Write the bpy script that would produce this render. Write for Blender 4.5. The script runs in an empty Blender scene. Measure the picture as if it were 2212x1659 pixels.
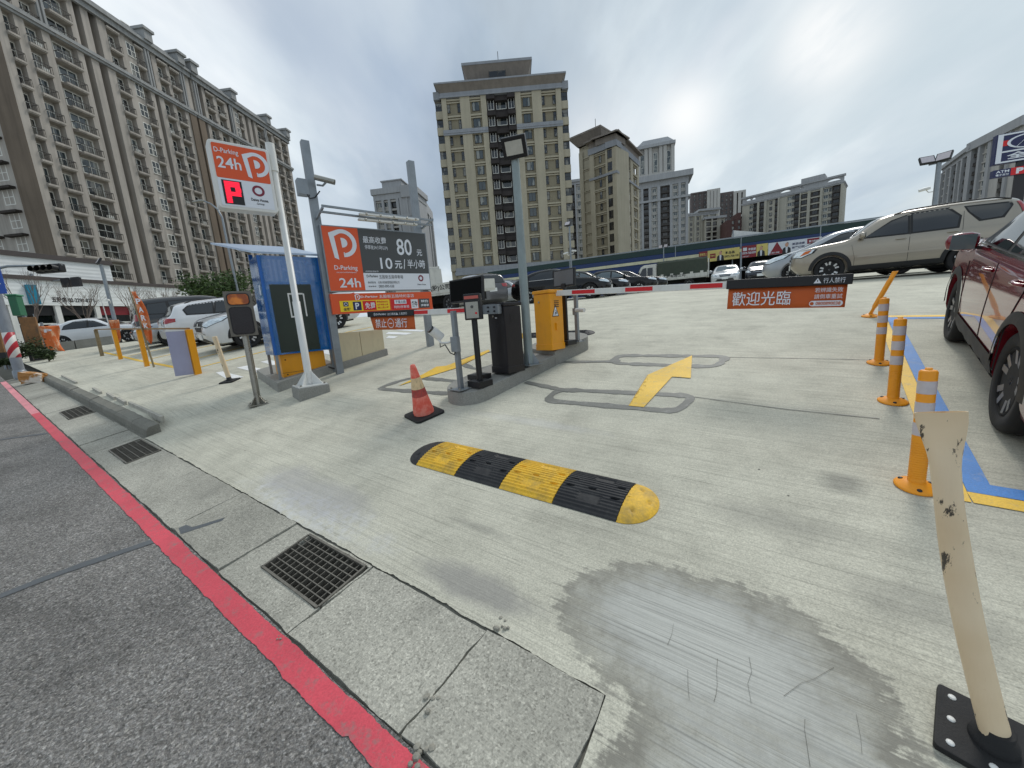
import bpy, bmesh, math, random
import numpy as np
from mathutils import Vector, Matrix
from mathutils.bvhtree import BVHTree
from mathutils import noise as mnoise
random.seed(7)
R_ = math.radians
SC = bpy.context.scene
COL = SC.collection
# ------------------------------------------------------------------ camera
CX, CY, F = 1106.0, 829.5, 835.0              # principal point and focal length of the view, in 2212 px widths
_d = Vector((364, 4757, F)).normalized()
_up = -_d
_fw = Vector((0, 0, 1)); _fy = (_fw - _up * _fw.dot(_up)).normalized(); _rx = _fy.cross(_up)
RW = Matrix((_rx, _fy, _up))                  # camera (x right, y down, z forward) -> world
cam = bpy.data.cameras.new('camera'); cam_o = bpy.data.objects.new('camera', cam); COL.objects.link(cam_o)
cam.sensor_width = 36; cam.lens = 36 * F / 2212; cam.clip_start = 0.05; cam.clip_end = 3000
r_, d_, f_ = RW @ Vector((1, 0, 0)), RW @ Vector((0, 1, 0)), RW @ Vector((0, 0, 1))
cam_o.matrix_world = Matrix(((r_.x, -d_.x, -f_.x, 0), (r_.y, -d_.y, -f_.y, 0), (r_.z, -d_.z, -f_.z, 0), (0, 0, 0, 1)))
SC.camera = cam_o
SC.view_settings.view_transform = 'Standard'; SC.view_settings.look = 'None'
SC.view_settings.exposure = 0.15; SC.view_settings.gamma = 1.0
# ------------------------------------------------------------------ sky and sun
SUN_AZ, SUN_EL = R_(40), R_(48)
W = bpy.data.worlds.new('World'); SC.world = W; W.use_nodes = True
nt = W.node_tree; nt.nodes.clear()
def wn(t, **k):
    n = nt.nodes.new(t)
    for a, b in k.items(): setattr(n, a, b)
    return n
wo = wn('ShaderNodeOutputWorld'); wb = wn('ShaderNodeBackground'); wb.inputs['Strength'].default_value = 0.1
sky = wn('ShaderNodeTexSky', sky_type='NISHITA'); sky.sun_disc = False
sky.sun_elevation = SUN_EL; sky.sun_rotation = SUN_AZ; sky.dust_density = 3; sky.air_density = 1.3
tc = wn('ShaderNodeTexCoord'); sp = wn('ShaderNodeSeparateXYZ'); nt.links.new(tc.outputs['Generated'], sp.inputs[0])
def mth(op, a, b=None, c=None, clamp=False):
    n = wn('ShaderNodeMath', operation=op); n.use_clamp = clamp
    for i, v in enumerate((a, b, c)):
        if v is None: continue
        if isinstance(v, (int, float)): n.inputs[i].default_value = v
        else: nt.links.new(v, n.inputs[i])
    return n.outputs[0]
zc = mth('ADD', mth('MAXIMUM', sp.outputs[2], 0.0), 0.22)
cb = wn('ShaderNodeCombineXYZ')
nt.links.new(mth('DIVIDE', sp.outputs[0], zc), cb.inputs[0]); nt.links.new(mth('DIVIDE', sp.outputs[1], zc), cb.inputs[1])
def wnoise(scale, detail, rough, loc, rot=0, sq=(1, 1, 1)):
    mp = wn('ShaderNodeMapping'); mp.inputs['Location'].default_value = loc; mp.inputs['Rotation'].default_value = (0, 0, rot)
    mp.inputs['Scale'].default_value = sq
    nt.links.new(cb.outputs[0], mp.inputs[0])
    n = wn('ShaderNodeTexNoise'); n.inputs['Scale'].default_value = scale; n.inputs['Detail'].default_value = detail
    n.inputs['Roughness'].default_value = rough; nt.links.new(mp.outputs[0], n.inputs['Vector']); return n.outputs[0]
def wramp(v, stops):
    r = wn('ShaderNodeValToRGB'); nt.links.new(v, r.inputs[0]); e = r.color_ramp.elements
    while len(e) < len(stops): e.new(0.5)
    for i, (p, c) in enumerate(stops): e[i].position = p; e[i].color = tuple(c) + (1,)
    r.color_ramp.interpolation = 'EASE'
    return r.outputs[0]
def wmix(fac, a, b, mode='MIX'):
    n = wn('ShaderNodeMix', data_type='RGBA', blend_type=mode)
    if isinstance(fac, (int, float)): n.inputs[0].default_value = fac
    else: nt.links.new(fac, n.inputs[0])
    for i, v in ((6, a), (7, b)):
        if isinstance(v, tuple): n.inputs[i].default_value = v + (1,)
        else: nt.links.new(v, n.inputs[i])
    return n.outputs[2]
big = wnoise(0.75, 6, 0.5, (3.1, 1.3, 0), R_(-50), (1, 0.55, 1))
cloud = wramp(big, [(0.36, (3.3, 4.1, 5.0)), (0.46, (4.6, 5.5, 6.4)), (0.55, (5.9, 6.7, 7.3)), (0.66, (8.6, 8.9, 9.0))])
fine = wnoise(2.3, 7, 0.55, (7.7, 2.0, 0), R_(-50), (1, 0.45, 1))
cloud = wmix(0.8, cloud, wramp(fine, [(0.34, (0.78, 0.82, 0.87)), (0.50, (1, 1, 1)), (0.66, (1.25, 1.22, 1.18))]), 'MULTIPLY')
hz = mth('SUBTRACT', 1.0, mth('MULTIPLY', mth('MAXIMUM', sp.outputs[2], 0.0), 3.2), clamp=True)
cloud = wmix(mth('MULTIPLY', hz, 0.35), cloud, (6.9, 7.5, 7.9))
# the thin bright place in the cloud deck in front of the sun
sv = Vector((math.sin(SUN_AZ) * math.cos(R_(27)), math.cos(SUN_AZ) * math.cos(R_(27)), math.sin(R_(27))))
dp = mth('ADD', mth('ADD', mth('MULTIPLY', sp.outputs[0], sv.x), mth('MULTIPLY', sp.outputs[1], sv.y)), mth('MULTIPLY', sp.outputs[2], sv.z))
glow = mth('MULTIPLY', mth('SMOOTHSTEP', 0.86, 1.0, dp) if False else mth('POWER', mth('MAXIMUM', dp, 0.0), 34.0), 0.30)
cloud = wmix(mth('MULTIPLY', glow, 0.35), cloud, (9.0, 9.2, 9.3))
def blob(px, py, sharp):
    v = (RW @ Vector((px - CX, py - CY, F))).normalized()
    q = mth('ADD', mth('ADD', mth('MULTIPLY', sp.outputs[0], v.x), mth('MULTIPLY', sp.outputs[1], v.y)), mth('MULTIPLY', sp.outputs[2], v.z))
    return mth('POWER', mth('MAXIMUM', q, 0.0), sharp)
tex = wnoise(1.6, 6, 0.6, (2.2, 9.1, 0), R_(-35), (1, 0.4, 1))
def lump(px, py, sharp, k, c):
    global cloud
    m = mth('MULTIPLY', mth('MULTIPLY', blob(px, py, sharp), k), wramp(tex, [(0.36, (0.1,) * 3), (0.60, (1.0,) * 3)])); cloud = wmix(m, cloud, c)
lump(1080, -60, 26, 0.75, (3.9, 4.5, 5.1)); lump(2080, 160, 16, 0.8, (5.2, 6.1, 6.7)); lump(330, 60, 30, 0.5, (6.2, 7.0, 8.0)); lump(1790, 85, 420, 1.0, (9.6, 9.6, 9.5)); lump(1480, 250, 500, 0.9, (9.2, 9.3, 9.3)); lump(1300, 330, 200, 0.6, (8.8, 8.9, 9.0)); lump(760, 330, 120, 0.5, (8.2, 8.5, 8.8))
gap = wramp(wnoise(1.1, 5, 0.5, (0.2, 6.4, 0), R_(-40), (1, 0.5, 1)), [(0.50, (0, 0, 0)), (0.72, (0.5, 0.5, 0.5))])
nt.links.new(wmix(gap, cloud, sky.outputs[0]), wb.inputs[0]); nt.links.new(wb.outputs[0], wo.inputs[0])
sun = bpy.data.lights.new('sun', 'SUN'); sun.energy = 1.5; sun.angle = R_(16); sun.color = (1, 0.96, 0.9)
sun_o = bpy.data.objects.new('sun', sun); COL.objects.link(sun_o)
sun_o.rotation_euler = Vector((-math.sin(SUN_AZ) * math.cos(SUN_EL), -math.cos(SUN_AZ) * math.cos(SUN_EL), -math.sin(SUN_EL))).to_track_quat('-Z', 'Y').to_euler()
# ------------------------------------------------------------------ terrain (a ramp rising from the street, easing off in the car park)
ES = Vector((-0.814, 0.581, 0)); ED = Vector((0.581, 0.814, 0))     # along the street / into the lot
def sdw(s, d, z=0.0): return Vector((s * ES.x + d * ED.x, s * ES.y + d * ED.y, z))
def sofp(v, w): return v if v / w > 35 else (0.0 if v / w < -35 else w * math.log1p(math.exp(v / w)))
def sstep(a, b, v):
    t = max(0, min(1, (v - a) / (b - a))); return t * t * (3 - 2 * t)
def zg(x, y, raised=True):
    s = x * ES.x + y * ES.y; d = x * ED.x + y * ED.y
    dd = d if d > 0.6 else 0.6 + 0.33 * (d - 0.6)
    t = 0.0427 * s + 0.1846 * dd - 0.02 * sofp(x - 1, 0.3)
    z = t - 1.75 - 0.75 * sofp(t - 1.9, 0.25) - 0.235 * sofp(t - 6.2, 0.8)
    if raised and d > 1.24: z += 0.11 * sstep(6.9, 7.9, s) * math.exp(-max(0, d - 1.45) / 1.2)
    return z
def V(px, py): return RW @ Vector((px - CX, py - CY, F)) / F
def G(px, py, dz=0.0):
    v = V(px, py); a = 0.3; b = a
    while b < 500:
        b = a * 1.004; p = v * b
        if p.z < zg(p.x, p.y) + dz: break
        a = b
    for _ in range(40):
        m = (a + b) / 2; p = v * m
        if p.z < zg(p.x, p.y) + dz: b = m
        else: a = m
    return v * a
def D(px, py, dep): return V(px, py) * dep       # point at a distance along the view axis
def onground(p, dz=0.0): return Vector((p.x, p.y, zg(p.x, p.y) + dz))
def hgt(B, px, py):                               # height of a pixel on the upright line through B
    v = V(px, py); k = (v.x * B.x + v.y * B.y) / (v.x ** 2 + v.y ** 2); return v.z * k - B.z
def az(a): return Vector((math.sin(R_(a)), math.cos(R_(a)), 0))
def azang(a): return 90 - a                   # z rotation that turns local +x to azimuth a
def onv(A, u, px, py):                            # (along, height) of a pixel on the upright plane through A along u
    n = Vector((u.y, -u.x, 0)); v = V(px, py); P = v * (n.dot(A) / n.dot(v)); return (P - A).dot(u), P.z - A.z
# ------------------------------------------------------------------ objects
def tag(o, label=None, cat=None, group=None, kind=None):
    for k, v in (('label', label), ('category', cat), ('group', group), ('kind', kind)):
        if v: o[k] = v
    return o
def thing(name, label, cat, loc=(0, 0, 0), rz=0.0, group=None, M=None):
    o = bpy.data.objects.new(name, None); COL.objects.link(o); o.empty_display_size = 0.2
    if M is not None: o.matrix_world = M
    else: o.location = loc; o.rotation_euler = (0, 0, rz)
    return tag(o, label, cat, group)
class MB:
    def __init__(s): s.v = []; s.f = []; s.m = []; s.sm = []
    def add(s, vs, fs, mi=0, smooth=False):
        b = len(s.v); s.v += [tuple(v) for v in vs]
        for f in fs: s.f.append([b + i for i in f]); s.m.append(mi); s.sm.append(smooth)
        return s
    def box(s, x0, x1, y0, y1, z0, z1, mi=0, M=None):
        vs = [Vector((x, y, z)) for z in (z0, z1) for y in (y0, y1) for x in (x0, x1)]
        if M is not None: vs = [M @ v for v in vs]
        return s.add(vs, [(0, 2, 3, 1), (4, 5, 7, 6), (0, 1, 5, 4), (1, 3, 7, 5), (3, 2, 6, 7), (2, 0, 4, 6)], mi)
    def beam(s, a, b, w, h=None, mi=0, up=Vector((0, 0, 1))):
        a, b = Vector(a), Vector(b); h = h or w; t = (b - a).normalized()
        x = t.cross(up)
        if x.length < 1e-4: x = t.cross(Vector((1, 0, 0)))
        x.normalize(); y = x.cross(t)
        vs = [p + x * (i * w / 2) + y * (j * h / 2) for p in (a, b) for i, j in ((-1, -1), (1, -1), (1, 1), (-1, 1))]
        return s.add(vs, [(3, 2, 1, 0), (4, 5, 6, 7), (0, 1, 5, 4), (1, 2, 6, 5), (2, 3, 7, 6), (3, 0, 4, 7)], mi)
    def tube(s, pts, r, n=10, mi=0, cap=True, smooth=True):
        pts = [Vector(p) for p in pts]; rs = r if isinstance(r, (list, tuple)) else [r] * len(pts)
        b = []; ref = None
        for i, p in enumerate(pts):
            t = (pts[min(i + 1, len(pts) - 1)] - pts[max(i - 1, 0)]).normalized()
            if ref is None: ref = t.cross(Vector((0, 0, 1)) if abs(t.z) < 0.9 else Vector((1, 0, 0))).normalized()
            ref = (ref - t * ref.dot(t)).normalized(); o = t.cross(ref)
            b += [p + (ref * math.cos(2 * math.pi * k / n) + o * math.sin(2 * math.pi * k / n)) * rs[i] for k in range(n)]
        f = [(i * n + k, i * n + (k + 1) % n, (i + 1) * n + (k + 1) % n, (i + 1) * n + k) for i in range(len(pts) - 1) for k in range(n)]
        s.add(b, f, mi, smooth)
        if cap: s.add(b[:n][::-1], [tuple(range(n))], mi); s.add(b[-n:], [tuple(range(n))], mi)
        return s
    def lathe(s, prof, n=20, mi=0, M=None, smooth=True):
        vs = [Vector((r * math.cos(2 * math.pi * k / n), r * math.sin(2 * math.pi * k / n), z)) for r, z in prof for k in range(n)]
        if M is not None: vs = [M @ v for v in vs]
        L = len(prof)
        s.add(vs, [(i * n + k, i * n + (k + 1) % n, (i + 1) * n + (k + 1) % n, (i + 1) * n + k) for i in range(L - 1) for k in range(n)], mi, smooth)
        s.add(vs[:n][::-1], [tuple(range(n))], mi); s.add(vs[-n:], [tuple(range(n))], mi)
        return s
    def prism(s, poly, y0, y1, mi=0, M=None, mside=None):      # polygon in x,z pushed through y (front at y0)
        n = len(poly)
        vs = [Vector((x, y, z)) for y in (y0, y1) for x, z in poly]
        if M is not None: vs = [M @ v for v in vs]
        s.add(vs, [tuple(range(n))], mi); s.add(vs, [tuple(range(2 * n - 1, n - 1, -1))], mi)
        return s.add(vs, [(i, i + n, (i + 1) % n + n, (i + 1) % n) for i in range(n)], mi if mside is None else mside)
    def mesh(s, name, mats):
        me = bpy.data.meshes.new(name); me.from_pydata(s.v, [], s.f)
        for m in (mats if isinstance(mats, (list, tuple)) else [mats]): me.materials.append(m)
        me.polygons.foreach_set('material_index', s.m); me.polygons.foreach_set('use_smooth', s.sm)
        me.validate(); me.update(); return me
    def build(s, name, mats, parent=None, bevel=0, fix=True, merge=0, seg=2):
        me = s.mesh(name, mats)
        if fix or bevel or merge:
            bm = bmesh.new(); bm.from_mesh(me)
            if merge: bmesh.ops.remove_doubles(bm, verts=bm.verts, dist=merge)
            if bevel:
                bmesh.ops.remove_doubles(bm, verts=bm.verts, dist=1e-5)
                es = [e for e in bm.edges if len(e.link_faces) == 2 and e.calc_face_angle(0) > 0.5]
                bmesh.ops.bevel(bm, geom=es, offset=bevel, segments=seg, profile=0.6, affect='EDGES', clamp_overlap=True)
            bmesh.ops.recalc_face_normals(bm, faces=bm.faces)
            bm.to_mesh(me); bm.free()
        o = bpy.data.objects.new(name, me); COL.objects.link(o); o.parent = parent; return o
def rrect(x0, x1, z0, z1, r, n=5):
    P = []
    for cx, cz, a in ((x1 - r, z1 - r, 0), (x0 + r, z1 - r, 90), (x0 + r, z0 + r, 180), (x1 - r, z0 + r, 270)):
        P += [(cx + r * math.cos(R_(a + 90 * i / n)), cz + r * math.sin(R_(a + 90 * i / n))) for i in range(n + 1)]
    return P
def copy_tree(o, parent=None):
    c = o.copy(); COL.objects.link(c); c.parent = parent
    for ch in list(o.children): copy_tree(ch, c)
    return c
FONT = None
def text(s, parent, name, mt, x, z, h, y=-0.004, w=None, align='L', bold=0.0, M=None, shear=0, rotz=0):
    """lettering lying on the local plane y = const, facing -y; h = height of the glyph box, w = forced width"""
    cu = bpy.data.curves.new(name, 'FONT'); cu.body = s; cu.size = 1.0; cu.offset = bold; cu.resolution_u = 3; cu.shear = shear
    cu.fill_mode = 'FRONT'
    o = bpy.data.objects.new(name, cu); COL.objects.link(o)
    bpy.context.view_layer.update()
    me = bpy.data.meshes.new_from_object(o.evaluated_get(bpy.context.evaluated_depsgraph_get()))
    bpy.data.objects.remove(o); bpy.data.curves.remove(cu)
    n = len(me.vertices); co = np.empty(n * 3); me.vertices.foreach_get('co', co); co = co.reshape(-1, 3)
    lo, hi = co.min(0), co.max(0); k = h / max(1e-6, hi[1] - lo[1]); kx = k if w is None else w / max(1e-6, hi[0] - lo[0])
    wid = (hi[0] - lo[0]) * kx; ox = {'L': 0, 'C': -wid / 2, 'R': -wid}[align]
    out = np.c_[(co[:, 0] - lo[0]) * kx + ox, np.zeros(n), (co[:, 1] - lo[1]) * k]
    if rotz: c_, s_ = math.cos(rotz), math.sin(rotz); out = np.c_[out[:, 0] * c_ - out[:, 2] * s_, np.zeros(n), out[:, 0] * s_ + out[:, 2] * c_]
    out += np.array([x, y, z])
    if M is not None: out = np.array([tuple(M @ Vector(v)) for v in out])
    me.vertices.foreach_set('co', out.ravel()); me.materials.clear(); me.materials.append(mt); me.name = name; me.update()
    ob = bpy.data.objects.new(name, me); COL.objects.link(ob); ob.parent = parent; return ob
# ------------------------------------------------------------------ materials
def lin(h):
    h = h.lstrip('#'); c = [int(h[i:i + 2], 16) / 255 for i in (0, 2, 4)]
    return tuple(x / 12.92 if x <= 0.04045 else ((x + 0.055) / 1.055) ** 2.4 for x in c)
class Mat:
    def __init__(s, name):
        s.m = bpy.data.materials.new(name); s.m.use_nodes = True; s.t = s.m.node_tree; s.b = s.t.nodes['Principled BSDF']
    def n(s, t, **k):
        n = s.t.nodes.new(t)
        for a, b in k.items(): setattr(n, a, b)
        return n
    def l(s, a, b): s.t.links.new(a, b)
    def setin(s, n, i, v):
        if isinstance(v, (int, float)): n.inputs[i].default_value = v
        elif isinstance(v, tuple): n.inputs[i].default_value = v + (1,) if len(v) == 3 and n.inputs[i].type == 'RGBA' else v
        else: s.l(v, n.inputs[i])
    def math(s, op, a, b=None, c=None, clamp=False):
        n = s.n('ShaderNodeMath', operation=op); n.use_clamp = clamp
        for i, v in enumerate((a, b, c)):
            if v is not None: s.setin(n, i, v)
        return n.outputs[0]
    def mix(s, fac, a, b, mode='MIX'):
        n = s.n('ShaderNodeMix', data_type='RGBA', blend_type=mode); s.setin(n, 0, fac); s.setin(n, 6, a); s.setin(n, 7, b); return n.outputs[2]
    def pos(s, obj=False):
        return s.n('ShaderNodeTexCoord').outputs['Object'] if obj else s.n('ShaderNodeNewGeometry').outputs['Position']
    def noise(s, scale, detail=4, rough=0.55, sq=None, rot=0, obj=False, loc=(0, 0, 0)):
        mp = s.n('ShaderNodeMapping'); mp.inputs['Rotation'].default_value = (0, 0, rot); mp.inputs['Location'].default_value = loc
        if sq: mp.inputs['Scale'].default_value = sq
        s.l(s.pos(obj), mp.inputs[0])
        n = s.n('ShaderNodeTexNoise'); n.inputs['Scale'].default_value = scale; n.inputs['Detail'].default_value = detail
        n.inputs['Roughness'].default_value = rough; s.l(mp.outputs[0], n.inputs['Vector']); return n.outputs[0]
    def ramp(s, v, stops):
        r = s.n('ShaderNodeValToRGB'); s.l(v, r.inputs[0]); e = r.color_ramp.elements
        while len(e) < len(stops): e.new(0.5)
        for i, (p, c) in enumerate(stops): e[i].position = p; e[i].color = (c,) * 3 + (1,) if isinstance(c, (int, float)) else tuple(c) + (1,)
        return r.outputs[0]
    def bump(s, h, dist=0.01, strength=0.5):
        n = s.n('ShaderNodeBump'); n.inputs['Distance'].default_value = dist; n.inputs['Strength'].default_value = strength
        s.l(h, n.inputs['Height']); s.l(n.outputs[0], s.b.inputs['Normal'])
    def col(s, c): s.setin(s.b, 'Base Color', c)
def mat(name, c, rough=0.6, metal=0.0, var=0.12, scale=3.0, coat=0.0, bump=0.0, emit=None, dirt=0.0, obj=True, spec=0.5):
    M = Mat(name); c = lin(c) if isinstance(c, str) else c
    M.b.inputs['Roughness'].default_value = rough; M.b.inputs['Metallic'].default_value = metal
    M.b.inputs['Coat Weight'].default_value = coat; M.b.inputs['Coat Roughness'].default_value = 0.04
    M.b.inputs['Specular IOR Level'].default_value = spec
    nz = M.noise(scale, 6, 0.6, obj=obj)
    cc = M.mix(1.0, c, M.ramp(nz, [(0.25, 1 - var), (0.75, 1 + var)]), 'MULTIPLY') if var else c
    if dirt:
        dn = M.noise(scale * 2.7, 8, 0.7, sq=(1, 1, 0.25), obj=obj, loc=(5, 3, 1))
        cc = M.mix(M.math('MULTIPLY', M.ramp(dn, [(0.5, 0.0), (0.68, 1.0)]), dirt), cc, (0.09, 0.08, 0.065))
    M.col(cc)
    if var and rough > 0.2: M.l(M.ramp(nz, [(0.2, max(0.02, rough - 0.1)), (0.8, min(1, rough + 0.1))]), M.b.inputs['Roughness'])
    if bump: M.bump(M.noise(scale * 12, 6, 0.6, obj=obj), bump, 0.6)
    if emit: M.b.inputs['Emission Color'].default_value = (lin(emit[0]) if isinstance(emit[0], str) else emit[0]) + (1,); M.b.inputs['Emission Strength'].default_value = emit[1]
    return M.m
m_galv = mat('galvanised_steel', '#8b9196', 0.45, 0.55, 0.2, 6)
m_steel = mat('brushed_steel', '#9a9890', 0.3, 0.9, 0.15, 8)
m_white = mat('white_paint', '#dcdcd8', 0.4, 0, 0.05, 3, dirt=0.12)
m_signwhite = mat('sign_white', '#dfe3ea', 0.35, 0, 0.02, 2)
m_orange = mat('sign_orange', '#dd5420', 0.35, 0, 0.05, 2)
m_banner = mat('banner_orange', '#c25a22', 0.6, 0, 0.08, 5)
m_signgrey = mat('sign_grey', '#46494a', 0.4, 0, 0.05, 2)
m_black = mat('black_plastic', '#131316', 0.45, 0, 0.15, 4)
m_blackgloss = mat('black_screen', '#020203', 0.6, 0, 0, 1, spec=0.1)
m_dark = mat('dark_grey_paint', '#28262a', 0.45, 0.1, 0.12, 4)
m_yellow = mat('yellow_paint', '#e89c10', 0.4, 0, 0.07, 4, dirt=0.10)
m_yellowp = mat('yellow_plastic', '#f09a14', 0.45, 0, 0.06, 6, dirt=0.06)
m_red = mat('sign_red', '#d01a20', 0.4, 0, 0.05, 3)
m_yel2 = mat('sign_yellow', '#f1d222', 0.4, 0, 0.04, 3)
m_navy = mat('sign_navy', '#1c2350', 0.4, 0, 0.05, 3)
m_maroon = mat('sign_maroon', '#7c1a33', 0.4, 0, 0.05, 3)
m_led = mat('red_led', '#300006', 0.5, 0, 0, 1, emit=('#ff1f3f', 1.2))
m_glass = mat('window_glass', '#1b2022', 0.06, 0, 0, 1, spec=0.9)
m_rubber = mat('black_rubber', '#1c1c1d', 0.75, 0, 0.25, 12, bump=0.002)
m_reflect = mat('reflective_tape', '#c5bdc0', 0.35, 0, 0.08, 30)
# ================================================================== the ground
def sdnodes(M):
    P = M.pos()
    def dot(v):
        n = M.n('ShaderNodeVectorMath', operation='DOT_PRODUCT'); M.l(P, n.inputs[0]); n.inputs[1].default_value = v; return n.outputs['Value']
    return dot(ES), dot(ED)
def sdnoise(M, s, d, ks, kd, scale=1.0, detail=5, rough=0.6, z=0.0):
    c = M.n('ShaderNodeCombineXYZ'); M.l(M.math('MULTIPLY', s, ks), c.inputs[0]); M.l(M.math('MULTIPLY', d, kd), c.inputs[1]); c.inputs[2].default_value = z
    n = M.n('ShaderNodeTexNoise'); n.inputs['Scale'].default_value = scale; n.inputs['Detail'].default_value = detail; n.inputs['Roughness'].default_value = rough
    M.l(c.outputs[0], n.inputs['Vector']); return n.outputs[0]
def ell(M, s, d, s0, d0, a, b, nz, amp):
    u = M.math('DIVIDE', M.math('SUBTRACT', s, s0), a); v = M.math('DIVIDE', M.math('SUBTRACT', d, d0), b)
    r = M.math('SQRT', M.math('ADD', M.math('MULTIPLY', u, u), M.math('MULTIPLY', v, v)))
    return M.math('ADD', r, M.math('MULTIPLY', M.math('SUBTRACT', nz, 0.5), amp))
def band(M, v, a, b, c, e):        # 0 below a, 1 between b and c, 0 above e
    return M.math('MULTIPLY', M.ramp(v, [(a, 0), (b, 1)]), M.ramp(v, [(c, 1), (e, 0)]))
def concrete(name, base, streak=1.0, extras=True, stones=True):
    M = Mat(name); s, d = sdnodes(M); M.b.inputs['Roughness'].default_value = 0.85; M.b.inputs['Specular IOR Level'].default_value = 0.3
    big = M.noise(0.45, 6, 0.6); mid = M.noise(2.6, 7, 0.65, loc=(4, 1, 0)); fine = M.noise(55, 5, 0.7)
    c = M.mix(1.0, base, M.ramp(big, [(0.3, 0.86), (0.7, 1.1)]), 'MULTIPLY')
    c = M.mix(1.0, c, M.ramp(mid, [(0.25, 0.80), (0.5, 1.0), (0.78, 1.12)]), 'MULTIPLY')
    blot = M.noise(1.1, 8, 0.7, loc=(11, 5, 2)); c = M.mix(M.ramp(blot, [(0.54, 0.0), (0.70, 0.30 if extras else 0.45)]), c, (0.25, 0.24, 0.205))
    spk = M.noise(130, 3, 0.6, loc=(2, 7, 0)); c = M.mix(1.0, c, M.ramp(spk, [(0.28, 0.72), (0.5, 1.0), (0.74, 1.2)]), 'MULTIPLY')
    c = M.mix(1.0, c, M.ramp(fine, [(0.25, 0.84), (0.75, 1.14)]), 'MULTIPLY')
    st1 = sdnoise(M, s, d, 0.7, 34, 1, 4, 0.65); st2 = sdnoise(M, s, d, 0.35, 6.0, 1, 5, 0.65, 3.0); st3 = sdnoise(M, s, d, 1.3, 120, 1, 3, 0.65, 6.0)
    if streak:
        k = streak
        c = M.mix(1.0, c, M.ramp(st1, [(0.30, 1 - 0.26 * k), (0.46, 1.0), (0.72, 1 + 0.10 * k)]), 'MULTIPLY')
        c = M.mix(1.0, c, M.ramp(st2, [(0.30, 1 - 0.08 * k), (0.70, 1 + 0.06 * k)]), 'MULTIPLY')
        c = M.mix(1.0, c, M.ramp(st3, [(0.32, 1 - 0.42 * k), (0.46, 1.0), (0.70, 1 + 0.12 * k)]), 'MULTIPLY')
    pits = M.n('ShaderNodeTexVoronoi'); pits.inputs['Scale'].default_value = 7; M.l(M.pos(), pits.inputs['Vector'])
    keep = M.math('GREATER_THAN', M.n('ShaderNodeSeparateColor').outputs[0], 2) if False else None
    sc = M.n('ShaderNodeSeparateColor'); M.l(pits.outputs['Color'], sc.inputs[0])
    pm = M.math('MULTIPLY', M.math('LESS_THAN', pits.outputs['Distance'], M.math('MULTIPLY', sc.outputs[1], 0.06)), M.math('GREATER_THAN', sc.outputs[0], 0.82))
    c = M.mix(M.math('MULTIPLY', pm, 0.85), c, (0.05, 0.05, 0.045))
    if extras:
        nz = M.noise(5, 7, 0.65, loc=(1, 2, 3)); nz2 = M.noise(1.6, 5, 0.6, loc=(9, 2, 3))
        # trowelled repair patch with a dark damp rim
        nzb = M.noise(2.2, 6, 0.6, loc=(6, 2, 8)); r = M.math('ADD', M.math('SMOOTH_MIN', ell(M, s, d, 0.26, 1.58, 0.72, 0.42, nz, 0.35), ell(M, s, d, -0.15, 1.05, 0.66, 0.55, nz, 0.35), 0.35), M.math('ADD', M.math('MULTIPLY', M.math('SUBTRACT', nzb, 0.5), 0.8), M.math('ADD', M.math('MULTIPLY', M.math('SUBTRACT', M.noise(16, 6, 0.7, loc=(3, 1, 1)), 0.5), 0.45), M.math('MULTIPLY', M.math('SUBTRACT', st1, 0.5), 0.5))))
        rim = band(M, r, 0.40, 0.84, 0.92, 1.18)
        inner = M.ramp(r, [(0.55, 1.0), (1.02, 0.0)])
        pcol = M.mix(1.0, (0.475, 0.478, 0.445), M.ramp(st1, [(0.3, 0.84), (0.7, 1.12)]), 'MULTIPLY')
        pcol = M.mix(1.0, pcol, M.ramp(st3, [(0.34, 0.66), (0.5, 1.0), (0.7, 1.08)]), 'MULTIPLY')
        c = M.mix(M.math('MULTIPLY', inner, 0.85), c, pcol)
        c = M.mix(M.math('MULTIPLY', rim, M.ramp(nz, [(0.30, 0.35), (0.62, 0.88)])), c, (0.205, 0.195, 0.165))
        # grey smear beside the nearest drain cover, chalky bloom along the joint
        r2 = ell(M, s, d, 1.28, 1.38, 0.52, 0.12, nzb, 1.6)
        c = M.mix(M.math('MULTIPLY', M.ramp(r2, [(0.5, 1), (1.05, 0)]), 0.65), c, (0.24, 0.23, 0.22))
        r3 = ell(M, s, d, 3.1, 1.36, 1.15, 0.22, nz, 1.4)
        c = M.mix(M.math('MULTIPLY', M.math('MULTIPLY', M.ramp(r3, [(0.4, 1), (1.1, 0)]), M.ramp(M.noise(14, 6, 0.7), [(0.42, 0.1), (0.6, 1)])), 0.8), c, (0.60, 0.60, 0.59)); r5 = ell(M, s, d, 3.3, 1.50, 1.0, 0.22, nzb, 1.6); c = M.mix(M.math('MULTIPLY', M.ramp(r5, [(0.4, 1), (1.05, 0)]), 0.45), c, (0.33, 0.32, 0.33))
        r4 = ell(M, s, d, -0.34, 3.08, 0.16, 0.16, nz, 1.0)
        c = M.mix(M.math('MULTIPLY', M.ramp(r4, [(0.3, 1), (1.0, 0)]), 0.5), c, (0.12, 0.12, 0.11))
        for (a, b, p, q, k) in ((0.0, 2.55, 0.5, 0.16, 0.30), (-0.5, 2.2, 0.3, 0.2, 0.35), (1.6, 1.75, 0.3, 0.05, 0.4), (2.0, 3.2, 0.9, 0.1, -0.3)):
            rr = ell(M, s, d, a, b, p, q, nz, 1.3)
            c = M.mix(M.math('MULTIPLY', M.ramp(rr, [(0.3, 1), (1.1, 0)]), abs(k)), c, (0.17, 0.165, 0.15) if k > 0 else (0.56, 0.56, 0.56))
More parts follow.
